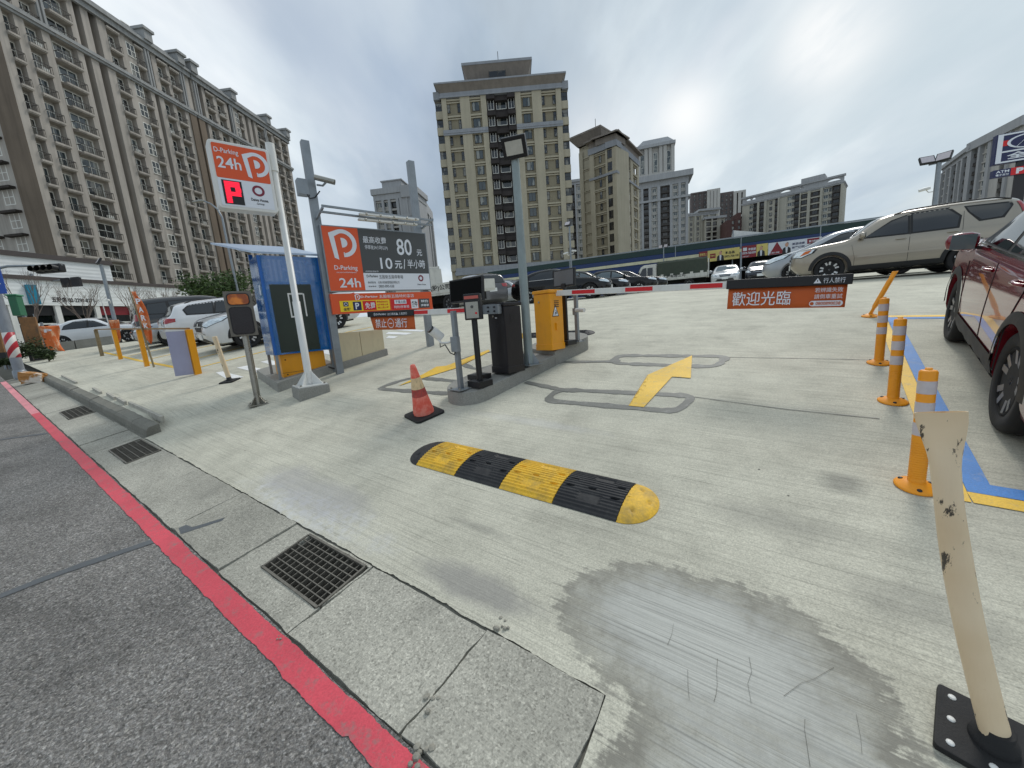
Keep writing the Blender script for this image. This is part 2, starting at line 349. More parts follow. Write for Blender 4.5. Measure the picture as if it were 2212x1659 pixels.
    if not extras and stones:
        vs_ = M.n('ShaderNodeTexVoronoi'); vs_.inputs['Scale'].default_value = 120; M.l(M.pos(), vs_.inputs['Vector']); sv_ = M.n('ShaderNodeSeparateColor'); M.l(vs_.outputs['Color'], sv_.inputs[0])
        c = M.mix(1.0, c, M.ramp(sv_.outputs[0], [(0.0, 0.66), (0.25, 0.95), (0.8, 1.05), (1.0, 1.35)]), 'MULTIPLY')
        dk = M.noise(0.9, 8, 0.7, loc=(4, 8, 1)); c = M.mix(M.ramp(dk, [(0.50, 0.0), (0.72, 0.5)]), c, (0.19, 0.185, 0.16)); tone = M.noise(0.55, 1, 0.5, loc=(7, 7, 7)); c = M.mix(1.0, c, M.ramp(tone, [(0.35, 0.82), (0.65, 1.12)]), 'MULTIPLY')
    M.col(c)
    h = M.math('ADD', M.math('MULTIPLY', st1, 0.6), M.math('ADD', M.math('MULTIPLY', st3, 0.6), M.math('MULTIPLY', fine, 0.35)))
    M.bump(h, 0.006, 0.55 if streak else 0.35)
    return M.m
m_lot = concrete('brushed_concrete', (0.55, 0.532, 0.437), 0.6)
m_slab = concrete('old_slab_concrete', (0.41, 0.395, 0.335), 0.1, False)
m_curb = concrete('curb_concrete', (0.20, 0.195, 0.165), 0, False, False)
def asphalt(name, base):
    M = Mat(name); s, d = sdnodes(M); M.b.inputs['Roughness'].default_value = 0.85; M.b.inputs['Specular IOR Level'].default_value = 0.25
    big = M.noise(0.8, 5, 0.6); c = M.mix(1.0, base, M.ramp(big, [(0.3, 0.85), (0.7, 1.15)]), 'MULTIPLY')
    g = M.noise(120, 4, 0.7); c = M.mix(1.0, c, M.ramp(g, [(0.30, 0.45), (0.52, 1.0), (0.72, 1.65)]), 'MULTIPLY')
    g2 = M.noise(45, 5, 0.7, loc=(3, 3, 0)); c = M.mix(1.0, c, M.ramp(g2, [(0.30, 0.6), (0.7, 1.35)]), 'MULTIPLY')
    va = M.n('ShaderNodeTexVoronoi'); va.inputs['Scale'].default_value = 105; M.l(M.pos(), va.inputs['Vector']); sa = M.n('ShaderNodeSeparateColor'); M.l(va.outputs['Color'], sa.inputs[0])
    c = M.mix(1.0, c, M.ramp(sa.outputs[0], [(0.0, 0.58), (0.30, 0.90), (0.75, 1.08), (1.0, 1.6)]), 'MULTIPLY'); c = M.mix(M.math('MULTIPLY', sa.outputs[1], 0.18), c, M.mix(1.0, c, (1.25, 1.05, 0.8), 'MULTIPLY'))
    bl = M.noise(1.7, 8, 0.7, loc=(1, 6, 2)); c = M.mix(1.0, c, M.ramp(bl, [(0.32, 0.66), (0.5, 1.0), (0.72, 1.16)]), 'MULTIPLY')
    vo = M.n('ShaderNodeTexVoronoi'); vo.inputs['Scale'].default_value = 38; M.l(M.pos(), vo.inputs['Vector'])
    sc = M.n('ShaderNodeSeparateColor'); M.l(vo.outputs['Color'], sc.inputs[0])
    sp_ = M.math('MULTIPLY', M.math('LESS_THAN', vo.outputs['Distance'], M.math('MULTIPLY', sc.outputs[1], 0.28)), M.math('GREATER_THAN', sc.outputs[0], 0.965))
    c = M.mix(M.math('MULTIPLY', sp_, 0.85), c, (0.52, 0.50, 0.44)); M.col(c)
    M.bump(M.math('ADD', g, M.math('ADD', M.math('MULTIPLY', g2, 1.4), M.math('MULTIPLY', va.outputs['Distance'], -25.0) if False else M.math('MULTIPLY', sa.outputs[0], 0.8))), 0.012, 0.8); return M.m
m_road = asphalt('asphalt', (0.235, 0.229, 0.219))
def paint(name, c, wear=0.5, under=(0.3, 0.3, 0.27), scale=14):
    M = Mat(name); M.b.inputs['Roughness'].default_value = 0.6
    n = M.noise(scale, 8, 0.7); n2 = M.noise(90, 4, 0.7); n3 = M.noise(2.3, 4, 0.6, loc=(3, 9, 0))
    cc = M.mix(1.0, lin(c), M.ramp(n3, [(0.3, 0.86), (0.7, 1.12)]), 'MULTIPLY')
    cc = M.mix(1.0, cc, M.ramp(n2, [(0.3, 0.84), (0.7, 1.14)]), 'MULTIPLY')
    M.col(M.mix(M.math('MULTIPLY', M.math('MAXIMUM', M.ramp(n, [(0.54, 0.0), (0.68, 1.0)]), M.ramp(M.noise(60, 5, 0.7, loc=(2, 2, 2)), [(0.60, 0.0), (0.68, 0.8)])), wear), cc, under)); M.bump(n2, 0.004, 0.5); return M.m
m_redline = paint('red_road_paint', '#cf4b58', 0.7, (0.23, 0.19, 0.175), 13)
m_redfaded = paint('faded_red_paint', '#df8c92', 0.6, (0.25, 0.2, 0.2), 16)
m_ylw = paint('yellow_road_paint', '#e9bd3f', 0.45, (0.36, 0.34, 0.25), 12)
m_blue = paint('blue_road_paint', '#3f7fc4', 0.35, (0.35, 0.36, 0.36), 12)
m_whitel = paint('white_road_paint', '#e8e8e6', 0.3, (0.4, 0.4, 0.38), 10)
m_tar = paint('tar_seal', '#55595c', 0.2, (0.2, 0.2, 0.2), 8)
m_seal = paint('mortar_seal', '#74746e', 0.45, (0.36, 0.36, 0.33), 9)
m_pit = mat('drain_mud', '#35322b', 0.9, 0, 0.4, 8)
def wob(x, k=1.0, ph=0.0): return k * (math.sin(x * 3.1 + ph) * 0.5 + math.sin(x * 7.7 + 1.3 + ph) * 0.3 + math.sin(x * 19 + 2 + ph) * 0.2)
def jag(s, k=1.0, z=0.0): return k * (mnoise.noise(Vector((s * 2.2, z, 0))) * 0.9 + mnoise.noise(Vector((s * 9, z, 3))) * 0.6 + mnoise.noise(Vector((s * 33, z, 7))) * 0.45)
def lsp(a, b, n): return [a + (b - a) * i / n for i in range(n + 1)]
def sheet(name, ss, dlo, dhi, nd, mt, dz, kind='structure', dfun=None, raised=True):
    """a strip of ground between the lines dlo(s) and dhi(s)"""
    mb = MB(); vs = []; ts = [i / nd for i in range(nd + 1)]
    for s in ss:
        a, b = dlo(s), dhi(s)
        for t in ts:
            d = a + (b - a) * (dfun(t) if dfun else t); p = sdw(s, d); vs.append((p.x, p.y, zg(p.x, p.y, raised) + dz))
    n = nd + 1
    mb.add(vs, [(i * n + j, i * n + j + 1, (i + 1) * n + j + 1, (i + 1) * n + j) for i in range(len(ss) - 1) for j in range(nd)], 0, True)
    o = mb.build(name, mt, fix=True); tag(o, kind=kind)
    if o.data.polygons[0].normal.z < 0: o.data.flip_normals()
    return o
# one sheet of ground to the horizon, a little under the paved surfaces
mb = MB(); xs = sorted(set([-700, -400, -200, -120, -80, -60] + lsp(-50, 60, 55) + [80, 120, 200, 400, 700]))
ys = sorted(set([-60, -30, -15] + lsp(-10, 70, 40) + [90, 130, 200, 400, 900]))
mb.add([(x, y, zg(x, y, False) - (0.5 if math.hypot(x, y) < 90 else 0.09)) for y in ys for x in xs], [(j * len(xs) + i, j * len(xs) + i + 1, (j + 1) * len(xs) + i + 1, (j + 1) * len(xs) + i) for j in range(len(ys) - 1) for i in range(len(xs) - 1)], 0, True)
tag(mb.build('ground', m_curb, fix=False), kind='structure')
edge = lambda s: (1.219 + jag(s, 0.014)) if s > 0.52 else 0.735 + jag(s, 0.012)
s_lot = lsp(-45, -8, 20) + lsp(-7.6, -2.5, 30) + lsp(-2.45, 0.515, 90) + lsp(0.525, 8, 330) + lsp(8.1, 12, 30) + lsp(12.6, 70, 50)
sheet('parking_lot', s_lot, lambda s: edge(s) if s < 6.95 else 1.40, lambda s: 75, 90, m_lot, 0.0, dfun=lambda t: t ** 2.4)
s_rd = lsp(-25, -4, 12) + lsp(-3.7, 8, 60) + lsp(8.6, 70, 50)
sheet('road', s_rd, lambda s: -14, lambda s: 0.70 + wob(s * 1.7, 0.008, 2), 40, m_road, 0.0, dfun=lambda t: 1 - (1 - t) ** 2.2)
sheet('red_kerb_line', lsp(-2.5, 11.6, 700), lambda s: 0.583 + jag(s, 0.009, 5) + (0.05 * max(0, s - 1.05) if s < 1.36 else 0) + random.uniform(-.0015, .0015), lambda s: 0.690 + jag(s * 1.3, 0.008, 9) + random.uniform(-.0015, .0015), 3, m_redline, 0.005)
sheet('red_kerb_line', lsp(11.6, 19.5, 40), lambda s: 0.582, lambda s: 0.692, 3, m_redfaded, 0.005)
# concrete gutter slabs with open joints, cut round three drain covers
holes = [(2.05, 2.72, 0.865, 1.196), (6.12, 6.99, 0.865, 1.19), (9.92, 10.95, 0.875, 1.205)]
joints = sorted([0.535, 1.14, 2.03, 2.95, 3.9, 4.95, 5.95, 7.15, 7.75, 8.6, 9.7, 11.2, 12.4, 13.8, 15.2, 16.6, 18.2])
mb = MB()
for a, b in zip(joints[:-1], joints[1:]):
    h = [q for q in holes if a - 0.05 < (q[0] + q[1]) / 2 < b + 0.05]
    sk = 0.10
    def pt(s, d, dz=0.0):
        tl = 0.005 * math.sin(a * 5)
        w = sdw(s + sk * (d - 1.0) * -1 + wob(d * 5 + a, 0.006), d + wob(s * 2 + a, 0.006)); return (w.x, w.y, zg(w.x, w.y, False) + dz + tl)
    def pte(s, d, dz=0.0):
        q = pt(s, d, dz); k = jag(s * 1.1 + d * 3.1 + a, 0.007, a); e = sdw(k if abs(s - a2) < .01 or abs(s - b2) < .01 else 0, k * .8 if d > 1.2 or d < .72 else 0); return (q[0] + e.x, q[1] + e.y, q[2])
    a2, b2 = a + 0.007, b - 0.006
    rects = [(a2, b2, 0.712, 1.208)]
    if h:
        q = h[0]; rects = [(a2, q[0], 0.712, 1.208), (q[1], b2, 0.712, 1.208), (q[0], q[1], 0.712, q[2])]
        if q[3] < 1.2: rects.append((q[0], q[1], q[3], 1.208))
    for s0, s1, d0, d1 in rects:
        if s1 <= s0: continue
        n1 = max(2, int((s1 - s0) / 0.03)); n2 = max(2, int((d1 - d0) / 0.03))
        S = lsp(s0, s1, n1); T = lsp(d0, d1, n2)
        top = [pte(s, d) for s in S for d in T]; k = n2 + 1
        mb.add(top, [(i * k + j, i * k + j + 1, (i + 1) * k + j + 1, (i + 1) * k + j) for i in range(n1) for j in range(n2)], 0, True)
        rim = [(s, T[0]) for s in S] + [(S[-1], d) for d in T[1:]] + [(s, T[-1]) for s in S[::-1][1:]] + [(S[0], d) for d in T[::-1][1:-1]]
        m = len(rim); mb.add([pte(s, d) for s, d in rim] + [pte(s, d, -0.12) for s, d in rim], [(i, (i + 1) % m, (i + 1) % m + m, i + m) for i in range(m)])
g = mb.build('gutter', m_slab); tag(g, kind='structure')
sheet('joint_fill', lsp(0.4, 20, 160), lambda s: 0.68, lambda s: 0.86, 4, m_curb, -0.022, raised=False)
sheet('joint_fill', lsp(0.4, 20, 240), lambda s: 1.199, lambda s: 1.27, 4, m_curb, -0.012, raised=False)
for q0, q1 in ((0.4, 2.03), (2.74, 6.1), (7.01, 9.9), (10.97, 20)): sheet('joint_fill', lsp(q0, q1, 60), lambda s: 0.862, lambda s: 1.207, 4, m_curb, -0.022, raised=False)
m_grate = mat('grimy_steel', '#77736a', 0.55, 0.35, 0.3, 14, dirt=0.5)
# drain covers
for (s0, s1, d0, d1), lb in zip(holes, ('square steel drain cover with a wide open grid, nearest on the gutter', 'steel grid drain cover in the gutter just past the end of the stone kerb', 'farthest drain cover, small dark grid beside the mossy kerb')):
    c = sdw((s0 + s1) / 2, (d0 + d1) / 2); c.z = zg(c.x, c.y, False)
    ex = (onground(sdw(s1, d0)) - onground(sdw(s0, d0))).normalized(); ey = (onground(sdw(s0, d1)) - onground(sdw(s0, d0))).normalized(); ez = ex.cross(ey) * -1
    Mx = Matrix(((ex.x, ey.x, ez.x, c.x), (ex.y, ey.y, ez.y, c.y), (ex.z, ey.z, ez.z, c.z), (0, 0, 0, 1)))
    t = thing('drain_cover', lb, 'drain cover', M=Mx, group='drain covers along the gutter')
    L, w = (s1 - s0) / 2 - 0.006, (d1 - d0) / 2 - 0.006; fr = MB(); gr = MB()
    for yy in (-w, w): fr.beam((-L, yy, -0.015), (L, yy, -0.015), 0.014, 0.04, up=Vector((0, 0, 1)))
    for xx in (-L, L): fr.beam((xx, -w + 0.007, -0.015), (xx, w - 0.007, -0.015), 0.014, 0.04)
    n1, n2 = (12, 7) if s0 < 5 else (14, 5)
    for i in range(1, n1): x = -L + 2 * L * i / n1; gr.beam((x, -w + 0.008, -0.022), (x, w - 0.008, -0.022), 0.005, 0.034)
    for i in range(1, n2): y = -w + 2 * w * i / n2; gr.beam((-L + 0.008, y, -0.006), (L - 0.008, y, -0.006), 0.006, 0.008)
    fr.build('frame', m_grate, t); gr.build('grid', m_grate, t)
    pt_ = MB().box(-L - 0.03, L + 0.03, -w - 0.03, w + 0.03, -0.34, -0.30, 0)
    for bx in ((-L - 0.03, -L - 0.007, -w, w), (L + 0.007, L + 0.03, -w, w), (-L, L, -w - 0.03, -w - 0.007), (-L, L, w + 0.007, w + 0.03)): pt_.box(*bx, -0.30, -0.04)
    pt_.build('pit', m_pit, t)
# stone kerb on the left with formwork boards left along its back
mb = MB(); ks = [6.95, 7.7, 8.7, 9.7, 10.7, 11.7, 12.8, 13.9, 15.2, 16.6, 18.2]
for a, b in zip(ks[:-1], ks[1:]):
    for i in range(14):
        s0 = a + 0.006 + (b - a - 0.012) * i / 14; s1 = a + 0.006 + (b - a - 0.012) * (i + 1) / 14
        vs = []
        for s in (s0, s1):
            for d, dz in ((1.235, -0.1), (1.252 + jag(s, 0.010, 2), 0.085 + jag(s, .012, 3)), (1.280 + jag(s, .008, 8), 0.112 + jag(s, .010, 4)), (1.395 + wob(s, 0.01), 0.118 + jag(s, .008, 6)), (1.40, -0.1)):
                p = sdw(s, d); vs.append((p.x, p.y, zg(p.x, p.y, False) + dz + 0.006 * math.sin(a * 9)))
        mb.add(vs, [(j, j + 1, j + 6, j + 5) for j in range(4)] + [(4, 3, 2, 1, 0), (5, 6, 7, 8, 9)])
tag(mb.build('kerb', m_curb), kind='structure')
m_wood = mat('weathered_board', '#aaa79c', 0.8, 0, 0.25, 9, dirt=0.4)
for i, (a, b, d0, lift, lb) in enumerate([(7.1, 9.0, 1.47, 0.165, 'long grey formwork board nearest the end of the kerb'), (9.05, 9.75, 1.46, 0.175, 'short pale formwork board, second from the kerb end'), (9.85, 10.6, 1.47, 0.17, 'tilted pale formwork board in the middle of the row behind the kerb'),
                               (11.0, 11.9, 1.47, 0.16, 'short formwork board behind the kerb, next to last towards the striped pole'), (13.6, 15.9, 1.47, 0.155, 'farthest formwork board, lying by the striped pole')]):
    p, q = sdw(a, d0), sdw(b, d0 + 0.03); p.z = zg(p.x, p.y, False) + lift - 0.045; q.z = zg(q.x, q.y, False) + lift - 0.045
    o = MB().beam(p, q, 0.04, 0.09).build('formwork_board', m_wood, bevel=0.004); tag(o, lb, 'board', 'boards left behind the kerb')
# paint and seals
def ribbon(name, pts, w, mt, dz=0.005, close=False, jit=0.0, build=True, mb=None):
    P = [Vector(p) for p in pts]; Q = []
    seq = P + [P[0]] if close else P
    for a, b in zip(seq[:-1], seq[1:]):
        n = max(1, int((b - a).length / 0.06)); Q += [a + (b - a) * i / n for i in range(n)]
    if not close: Q.append(seq[-1])
    mb = mb or MB(); vs = []; n = len(Q)
    for i, p in enumerate(Q):
        t = (Q[(i + 1) % n] - Q[i - 1]) if close else (Q[min(i + 1, n - 1)] - Q[max(i - 1, 0)]); t.z = 0; t.normalize(); nn = Vector((-t.y, t.x, 0))
        ww = w * (1 + jit * wob(i * 0.21, 1.0, w * 50) + jit * 0.5 * random.uniform(-1, 1))
        for k in (-0.5, 0.5): q = p + nn * ww * k; vs.append((q.x, q.y, zg(q.x, q.y) + dz))
    m = n if close else n - 1
    mb.add(vs, [(2 * i, 2 * i + 1, 2 * ((i + 1) % n) + 1, 2 * ((i + 1) % n)) for i in range(m)])
    if not build: return mb
    o = mb.build(name, mt); tag(o, kind='structure'); flipup(o); return o
def flipup(o):
    if sum(p.normal.z for p in o.data.polygons) < 0: o.data.flip_normals()
def flat(name, pix, mt, dz=0.005, cuts=6):
    bm = bmesh.new(); vs = [bm.verts.new((G(*p).x, G(*p).y, 0)) for p in pix]; f = bm.faces.new(vs)
    bmesh.ops.triangulate(bm, faces=[f])
    for _ in range(3):
        es = [e for e in bm.edges if e.calc_length() > 0.15]
        if not es: break
        bmesh.ops.subdivide_edges(bm, edges=es, cuts=1); bmesh.ops.triangulate(bm, faces=bm.faces)
    for v in bm.verts: v.co.z = zg(v.co.x, v.co.y) + dz
    me = bpy.data.meshes.new(name); bm.to_mesh(me); bm.free(); me.materials.append(mt)
    o = bpy.data.objects.new(name, me); COL.objects.link(o); tag(o, kind='structure'); flipup(o); return o
A = lambda X, Y: (768 + .248 * X, 548.6 + .248 * Y)
flat('painted_arrow', [(1358, 878), (1391, 881), (1452, 815), (1492, 818), (1495, 769), (1399, 811), (1425, 812)], m_ylw, 0.009)
flat('painted_arrow', [A(370, 1155), A(590, 1085), A(870, 1000), A(830, 990), A(1172, 852), A(1158, 838), A(790, 978), A(706, 985), A(590, 1050)], m_ylw, 0.009)
def roundloop(px, r=0.18):
    P = [G(*p) for p in px]; out = []
    n = len(P)
    for i in range(n):
        a, b, c = P[i - 1], P[i], P[(i + 1) % n]; u = (a - b).normalized() * r; v = (c - b).normalized() * r
        for t in (0, .25, .5, .75, 1): out.append(b + u * (1 - t) ** 2 + v * t ** 2)
    return out
lb_ = MB()
ribbon('', roundloop([(1205, 842), (1500, 856), (1462, 890), (1178, 866)], 0.14), 0.10, None, 0.005, True, 0.35, False, lb_)
ribbon('', roundloop([(1335, 768), (1572, 770), (1548, 793), (1322, 785)], 0.16), 0.11, None, 0.005, True, 0.35, False, lb_)
ribbon('', roundloop([(812, 840), (890, 815), (1030, 828), (985, 852)], 0.2), 0.10, None, 0.005, True, 0.35, False, lb_)
ribbon('', roundloop([(985, 780), (1060, 758), (1110, 775), (1030, 800)], 0.2), 0.09, None, 0.005, True, 0.3, False, lb_)
ribbon('', [G(1135, 826), G(1230, 846)], 0.09, None, 0.0065, False, 0.3, False, lb_)
ribbon('', [G(1196, 783), G(1340, 781)], 0.09, None, 0.0065, False, 0.3, False, lb_)
ribbon('', [G(1500, 858), G(1700, 885), G(1900, 905)], 0.012, None, 0.005, False, 0.3, False, lb_)
ribbon('', [G(1570, 772), G(1760, 775), G(1890, 778)], 0.012, None, 0.005, False, 0.3, False, lb_)
o = lb_.build('loop_seal', m_seal); tag(o, kind='structure'); flipup(o)
o = ribbon('tar_strip', [G(0, 1289), G(85, 1255), G(170, 1224), G(333, 1169)], 0.075, m_tar, 0.004, jit=0.12)
flat('tar_patch', [(386, 1142), (402, 1135), (416, 1140), (487, 1119), (480, 1126), (404, 1151), (391, 1155)], m_tar, 0.006)
ribbon('tar_strip', [G(0, 950), G(60, 942), G(106, 936)], 0.08, m_tar, 0.004, jit=0.2)
m_crack = mat('crack_grey', '#6c6a62', 0.9, 0, 0.3, 20)  # plain grey of the fine concrete cracks
for P in ([(1550, 1425), (1547, 1450), (1552, 1480), (1545, 1500), (1546, 1520)], [(1618, 1420), (1622, 1450), (1616, 1475), (1621, 1520)], [(1490, 1450), (1486, 1480), (1489, 1515)], [(1736, 1550), (1744, 1580), (1740, 1610), (1748, 1655)], [(1850, 1548), (1858, 1590), (1862, 1625)], [(1690, 1505), (1730, 1480), (1762, 1468), (1800, 1440)], [(1440, 1395), (1452, 1370), (1458, 1350)]):
    ribbon('crack', [G(*p) + Vector((random.uniform(-.006, .006), random.uniform(-.006, .006), 0)) for p in P], 0.0009, m_crack, 0.003, jit=0.8)
# stall lines: blue inside yellow
def sdquad(name, pts, mt, dz):
    mb = MB(); n = 16
    (a, b, c, e) = [Vector((p[0], p[1], 0)) for p in pts]; vs = []
    for i in range(n + 1):
        for q in (a.lerp(b, i / n), e.lerp(c, i / n)): w = sdw(q.x, q.y); vs.append((w.x, w.y, zg(w.x, w.y) + dz))
    mb.add(vs, [(2 * i, 2 * i + 1, 2 * i + 3, 2 * i + 2) for i in range(n)]); o = mb.build(name, mt); tag(o, kind='structure'); flipup(o)
Z = lambda X, Y: (1663.4 + .248 * X, 548.6 + .248 * Y)
ln = lambda c: (lambda d: c - 0.067 * (d - 3.2))
def bandlong(name, c0, c1, d0, d1, mt, dz): f, g = ln(c0), ln(c1); sdquad(name, [(f(d0), d0), (f(d1), d1), (g(d1), d1), (g(d0), d0)], mt, dz)
bandlong('stall_line', -0.81, -0.915, 3.13, 8.11, m_ylw, 0.005); bandlong('stall_line', -0.918, -1.03, 3.245, 7.98, m_blue, 0.005)
sdquad('stall_line', [(-0.918, 3.13), (-6.5, 3.10), (-6.5, 3.21), (-0.918, 3.242)], m_ylw, 0.005)
sdquad('stall_line', [(-1.033, 3.248), (-6.5, 3.22), (-6.5, 3.33), (-1.033, 3.365)], m_blue, 0.005)
sdquad('stall_line', [(-1.24, 7.985), (-6.5, 8.2), (-6.5, 8.31), (-1.25, 8.11)], m_ylw, 0.005)
sdquad('stall_line', [(-1.355, 7.87), (-6.5, 8.06), (-6.5, 8.17), (-1.365, 7.98)], m_blue, 0.005)
ribbon('stall_line', [G(223, 761), G(300, 779), G(407, 799)], 0.10, m_ylw, 0.005)
ribbon('stall_line', [G(407, 799), sdw(10.6, 8.0)], 0.10, m_ylw, 0.006)
for k in (13.2, 15.8, 18.4): ribbon('stall_line', [sdw(k, 3.3), sdw(k, 8.0)], 0.10, m_ylw, 0.005)
Q3 = lambda X, Y: (466.3 + .2315 * X, 493.7 + .2315 * Y)
for P in ([(0, 1345), (60, 1335), (262, 1385), (165, 1412), (100, 1405)], [(195, 1300), (290, 1280), (495, 1327), (390, 1348)], [(415, 1245), (505, 1228), (660, 1262), (570, 1285)], [(940, 1155), (1010, 1118), (1090, 1160), (1090, 1185)]):
    flat('hatch_marking', [Q3(*p) for p in P], m_whitel, 0.005)
for P in ([(262, 735), (290, 714), (372, 720), (335, 735)], [(262, 697), (290, 680), (502, 690), (440, 705)], [(352, 665), (378, 655), (607, 664), (575, 678)]):
    flat('hatch_marking', [A(*p) for p in P], m_whitel, 0.005)
for d in (17.5, 20, 22.5):
    sdquad('stall_line', [(-12, d), (-17, d), (-17, d + .1), (-12, d + .1)], m_whitel, 0.005)
# ================================================================== things near the entrance
m_conc2 = concrete('island_concrete', (0.29, 0.285, 0.26), 0, False, False)
def slab(mb, pts, h, lo=-0.15):          # concrete block following the ground, outline of world points
    n = len(pts)
    vs = [(p.x, p.y, zg(p.x, p.y) + lo) for p in pts] + [(p.x, p.y, zg(p.x, p.y) + h) for p in pts]
    mb.add(vs, [tuple(range(n, 2 * n))] + [(i, (i + 1) % n, (i + 1) % n + n, i + n) for i in range(n)], 0)
# ---- traffic island with two levels: near half lower, far half a step higher
I0, I1, I2 = G(1016, 884), G(1197, 790), G(1274, 754)
iu = (I2 - I0); iu.z = 0; iu.normalize(); iv = Vector((-iu.y, iu.x, 0))       # along the lane / to the left
ISW = 0.62
def isl(a, b): return I0 + iu * a + iv * b
Lm = (I1 - I0).dot(iu); Le = (I2 - I0).dot(iu)
near = [isl(0.30, 0.0)] + [isl(Lm, 0.0), isl(Lm, ISW), isl(0.30, ISW)] + [isl(0.30 - 0.31 * math.sin(R_(a)), ISW / 2 + ISW / 2 * math.cos(R_(a))) for a in range(15, 180, 15)]
far = [isl(Lm + 0.003, 0.003), isl(Le - 0.1, 0.0)] + [isl(Le - 0.1 + 0.25 * math.sin(R_(a)), ISW / 2 - ISW / 2 * math.cos(R_(a))) for a in range(15, 180, 15)] + [isl(Le - 0.1, ISW), isl(Lm + 0.003, ISW)]
t = thing('traffic_island', 'grey concrete island with a rounded nose between the exit and the entrance lane', 'traffic island', onground(isl(Lm, ISW / 2)))
def local(o, root):
    o.parent = root; o.matrix_parent_inverse = root.matrix_world.inverted(); return o
bpy.context.view_layer.update()
mb = MB(); slab(mb, near, 0.16); o = mb.build('lower_block', m_conc2, bevel=0.014, seg=3); local(o, t)
mb = MB(); slab(mb, far, 0.21); o = mb.build('upper_block', m_conc2, bevel=0.014, seg=3); local(o, t)
LANE = math.degrees(math.atan2(iu.x, iu.y))      # azimuth of the lane
RF = R_(-LANE)                                    # local +y points up the lane, -y at the street
def bolts(par, w, z, r=0.012):
    for i in (-1, 1):
        for j in (-1, 1): MB().lathe([(r, 0), (r, 0.02), (r * 0.5, 0.022)], 6, 0, Matrix.Translation((i * w, j * w, z)), False).build('bolt', m_steel, par)
# ---- barrier cabinets and booms
def cabinet(px, dz, h, w, dp, mt, lb, nm):
    B = G(*px, dz); t = thing(nm, lb, 'barrier cabinet', B, RF)
    MB().box(-w / 2, w / 2, -dp / 2, dp / 2, 0.002, h - 0.05).build('body', mt, t, bevel=0.012)
    MB().box(-w / 2 - 0.014, w / 2 + 0.014, -dp / 2 - 0.014, dp / 2 + 0.014, h - 0.047, h).build('lid', mt, t, bevel=0.012)
    MB().box(-w / 2 - 0.006, w / 2 + 0.006, -dp / 2 - 0.006, dp / 2 + 0.006, 0.003, 0.09).build('plinth', mt, t, bevel=0.006)
    v = MB()
    for k in range(4): v.box(w / 2 - 0.003, w / 2 + 0.006, -0.05, 0.05, h - 0.24 + k * 0.026, h - 0.23 + k * 0.026)
    v.build('vent', m_black, t)
    MB().lathe([(0.014, 0), (0.014, 0.008), (0.004, 0.01)], 10, 0, Matrix.Translation((-0.05, -dp / 2 - 0.001, h - 0.16)) @ Matrix.Rotation(R_(90), 4, 'X')).build('lock', m_steel, t)
    return t, B
m_cabblack = mat('cabinet_black_paint', '#19161a', 0.4, 0.1, 0.2, 3, dirt=0.1)
kt, KB = cabinet((1099, 803), 0.16, 0.89, 0.30, 0.30, m_cabblack, 'black barrier cabinet of the exit, on the lower part of the island', 'barrier_cabinet')
MB().box(-0.01, 0.02, -0.158, -0.151, 0.70, 0.715).build('sticker', m_signwhite, kt)
yt, YB = cabinet((1190, 755), 0.21, 0.84, 0.29, 0.29, m_yellow, 'yellow barrier cabinet of the entrance with a warning sticker', 'barrier_cabinet')
wa = MB().prism([(-0.075, 0), (0.075, 0), (0, 0.17)], 0, 0.003, 0); wo_ = wa.build('warning_sticker', m_black, yt)
wo_.matrix_local = Matrix.Translation((0.1475, -0.03, 0.47)) @ Matrix.Rotation(R_(90), 4, 'Z')
ws = MB().prism([(-0.058, 0.011), (0.058, 0.011), (0, 0.145)], -0.001, 0.002, 0).build('sticker_face', m_signwhite, wo_)
wg = MB().beam((-0.02, -0.003, 0.02), (-0.005, -0.003, 0.06), 0.012, 0.003); wg.beam((-0.005, -0.003, 0.06), (0.03, -0.003, 0.03), 0.01, 0.003); wg.beam((0.0, -0.003, 0.09), (0.03, -0.003, 0.05), 0.008, 0.003); wg.build('sticker_figure', m_black, wo_)
MB().box(0.143, 0.165, -0.04, -0.015, 0.28, 0.38).build('handle', m_yellow, yt, bevel=0.005)
def boom(Pa, az_, L, za, zb, reds, lb, h=0.075, w=0.045, base=0.0):
    u = az(az_); a = Pa.copy(); b = Pa + u * L; a.z = za; b.z = zb; d = (b - a).normalized()
    n = Vector((d.y, -d.x, 0)).normalized(); k = n.cross(d)
    if k.z < 0: k = -k; 
    Mx = Matrix(((d.x, -n.x, k.x, a.x), (d.y, -n.y, k.y, a.y), (d.z, -n.z, k.z, a.z), (0, 0, 0, 1)))
    if Mx.determinant() < 0: Mx = Mx @ Matrix.Diagonal((1, -1, 1, 1))
    t = thing('barrier_boom', lb, 'barrier arm', M=Mx)
    Ld = (b - a).length
    MB().box(base, Ld, -w / 2, w / 2, -h / 2, h / 2).build('arm', m_white, t, bevel=0.006)
    for r0, r1 in reds:
        for s in (-1, 1): MB().box(r0, r1, min(s * (w / 2 + 0.0005), s * (w / 2 + 0.003)), max(s * (w / 2 + 0.0005), s * (w / 2 + 0.003)), -h / 2 + 0.016, h / 2 - 0.010).build('red_band', m_red, t)
    return t, Mx, Ld
def along(Mx, px):                                # local x on the boom's plane of a pixel
    A_ = Mx.translation; u = Mx.col[0].xyz.copy(); u.z = 0; u.normalize(); return onv(A_, u, *px)
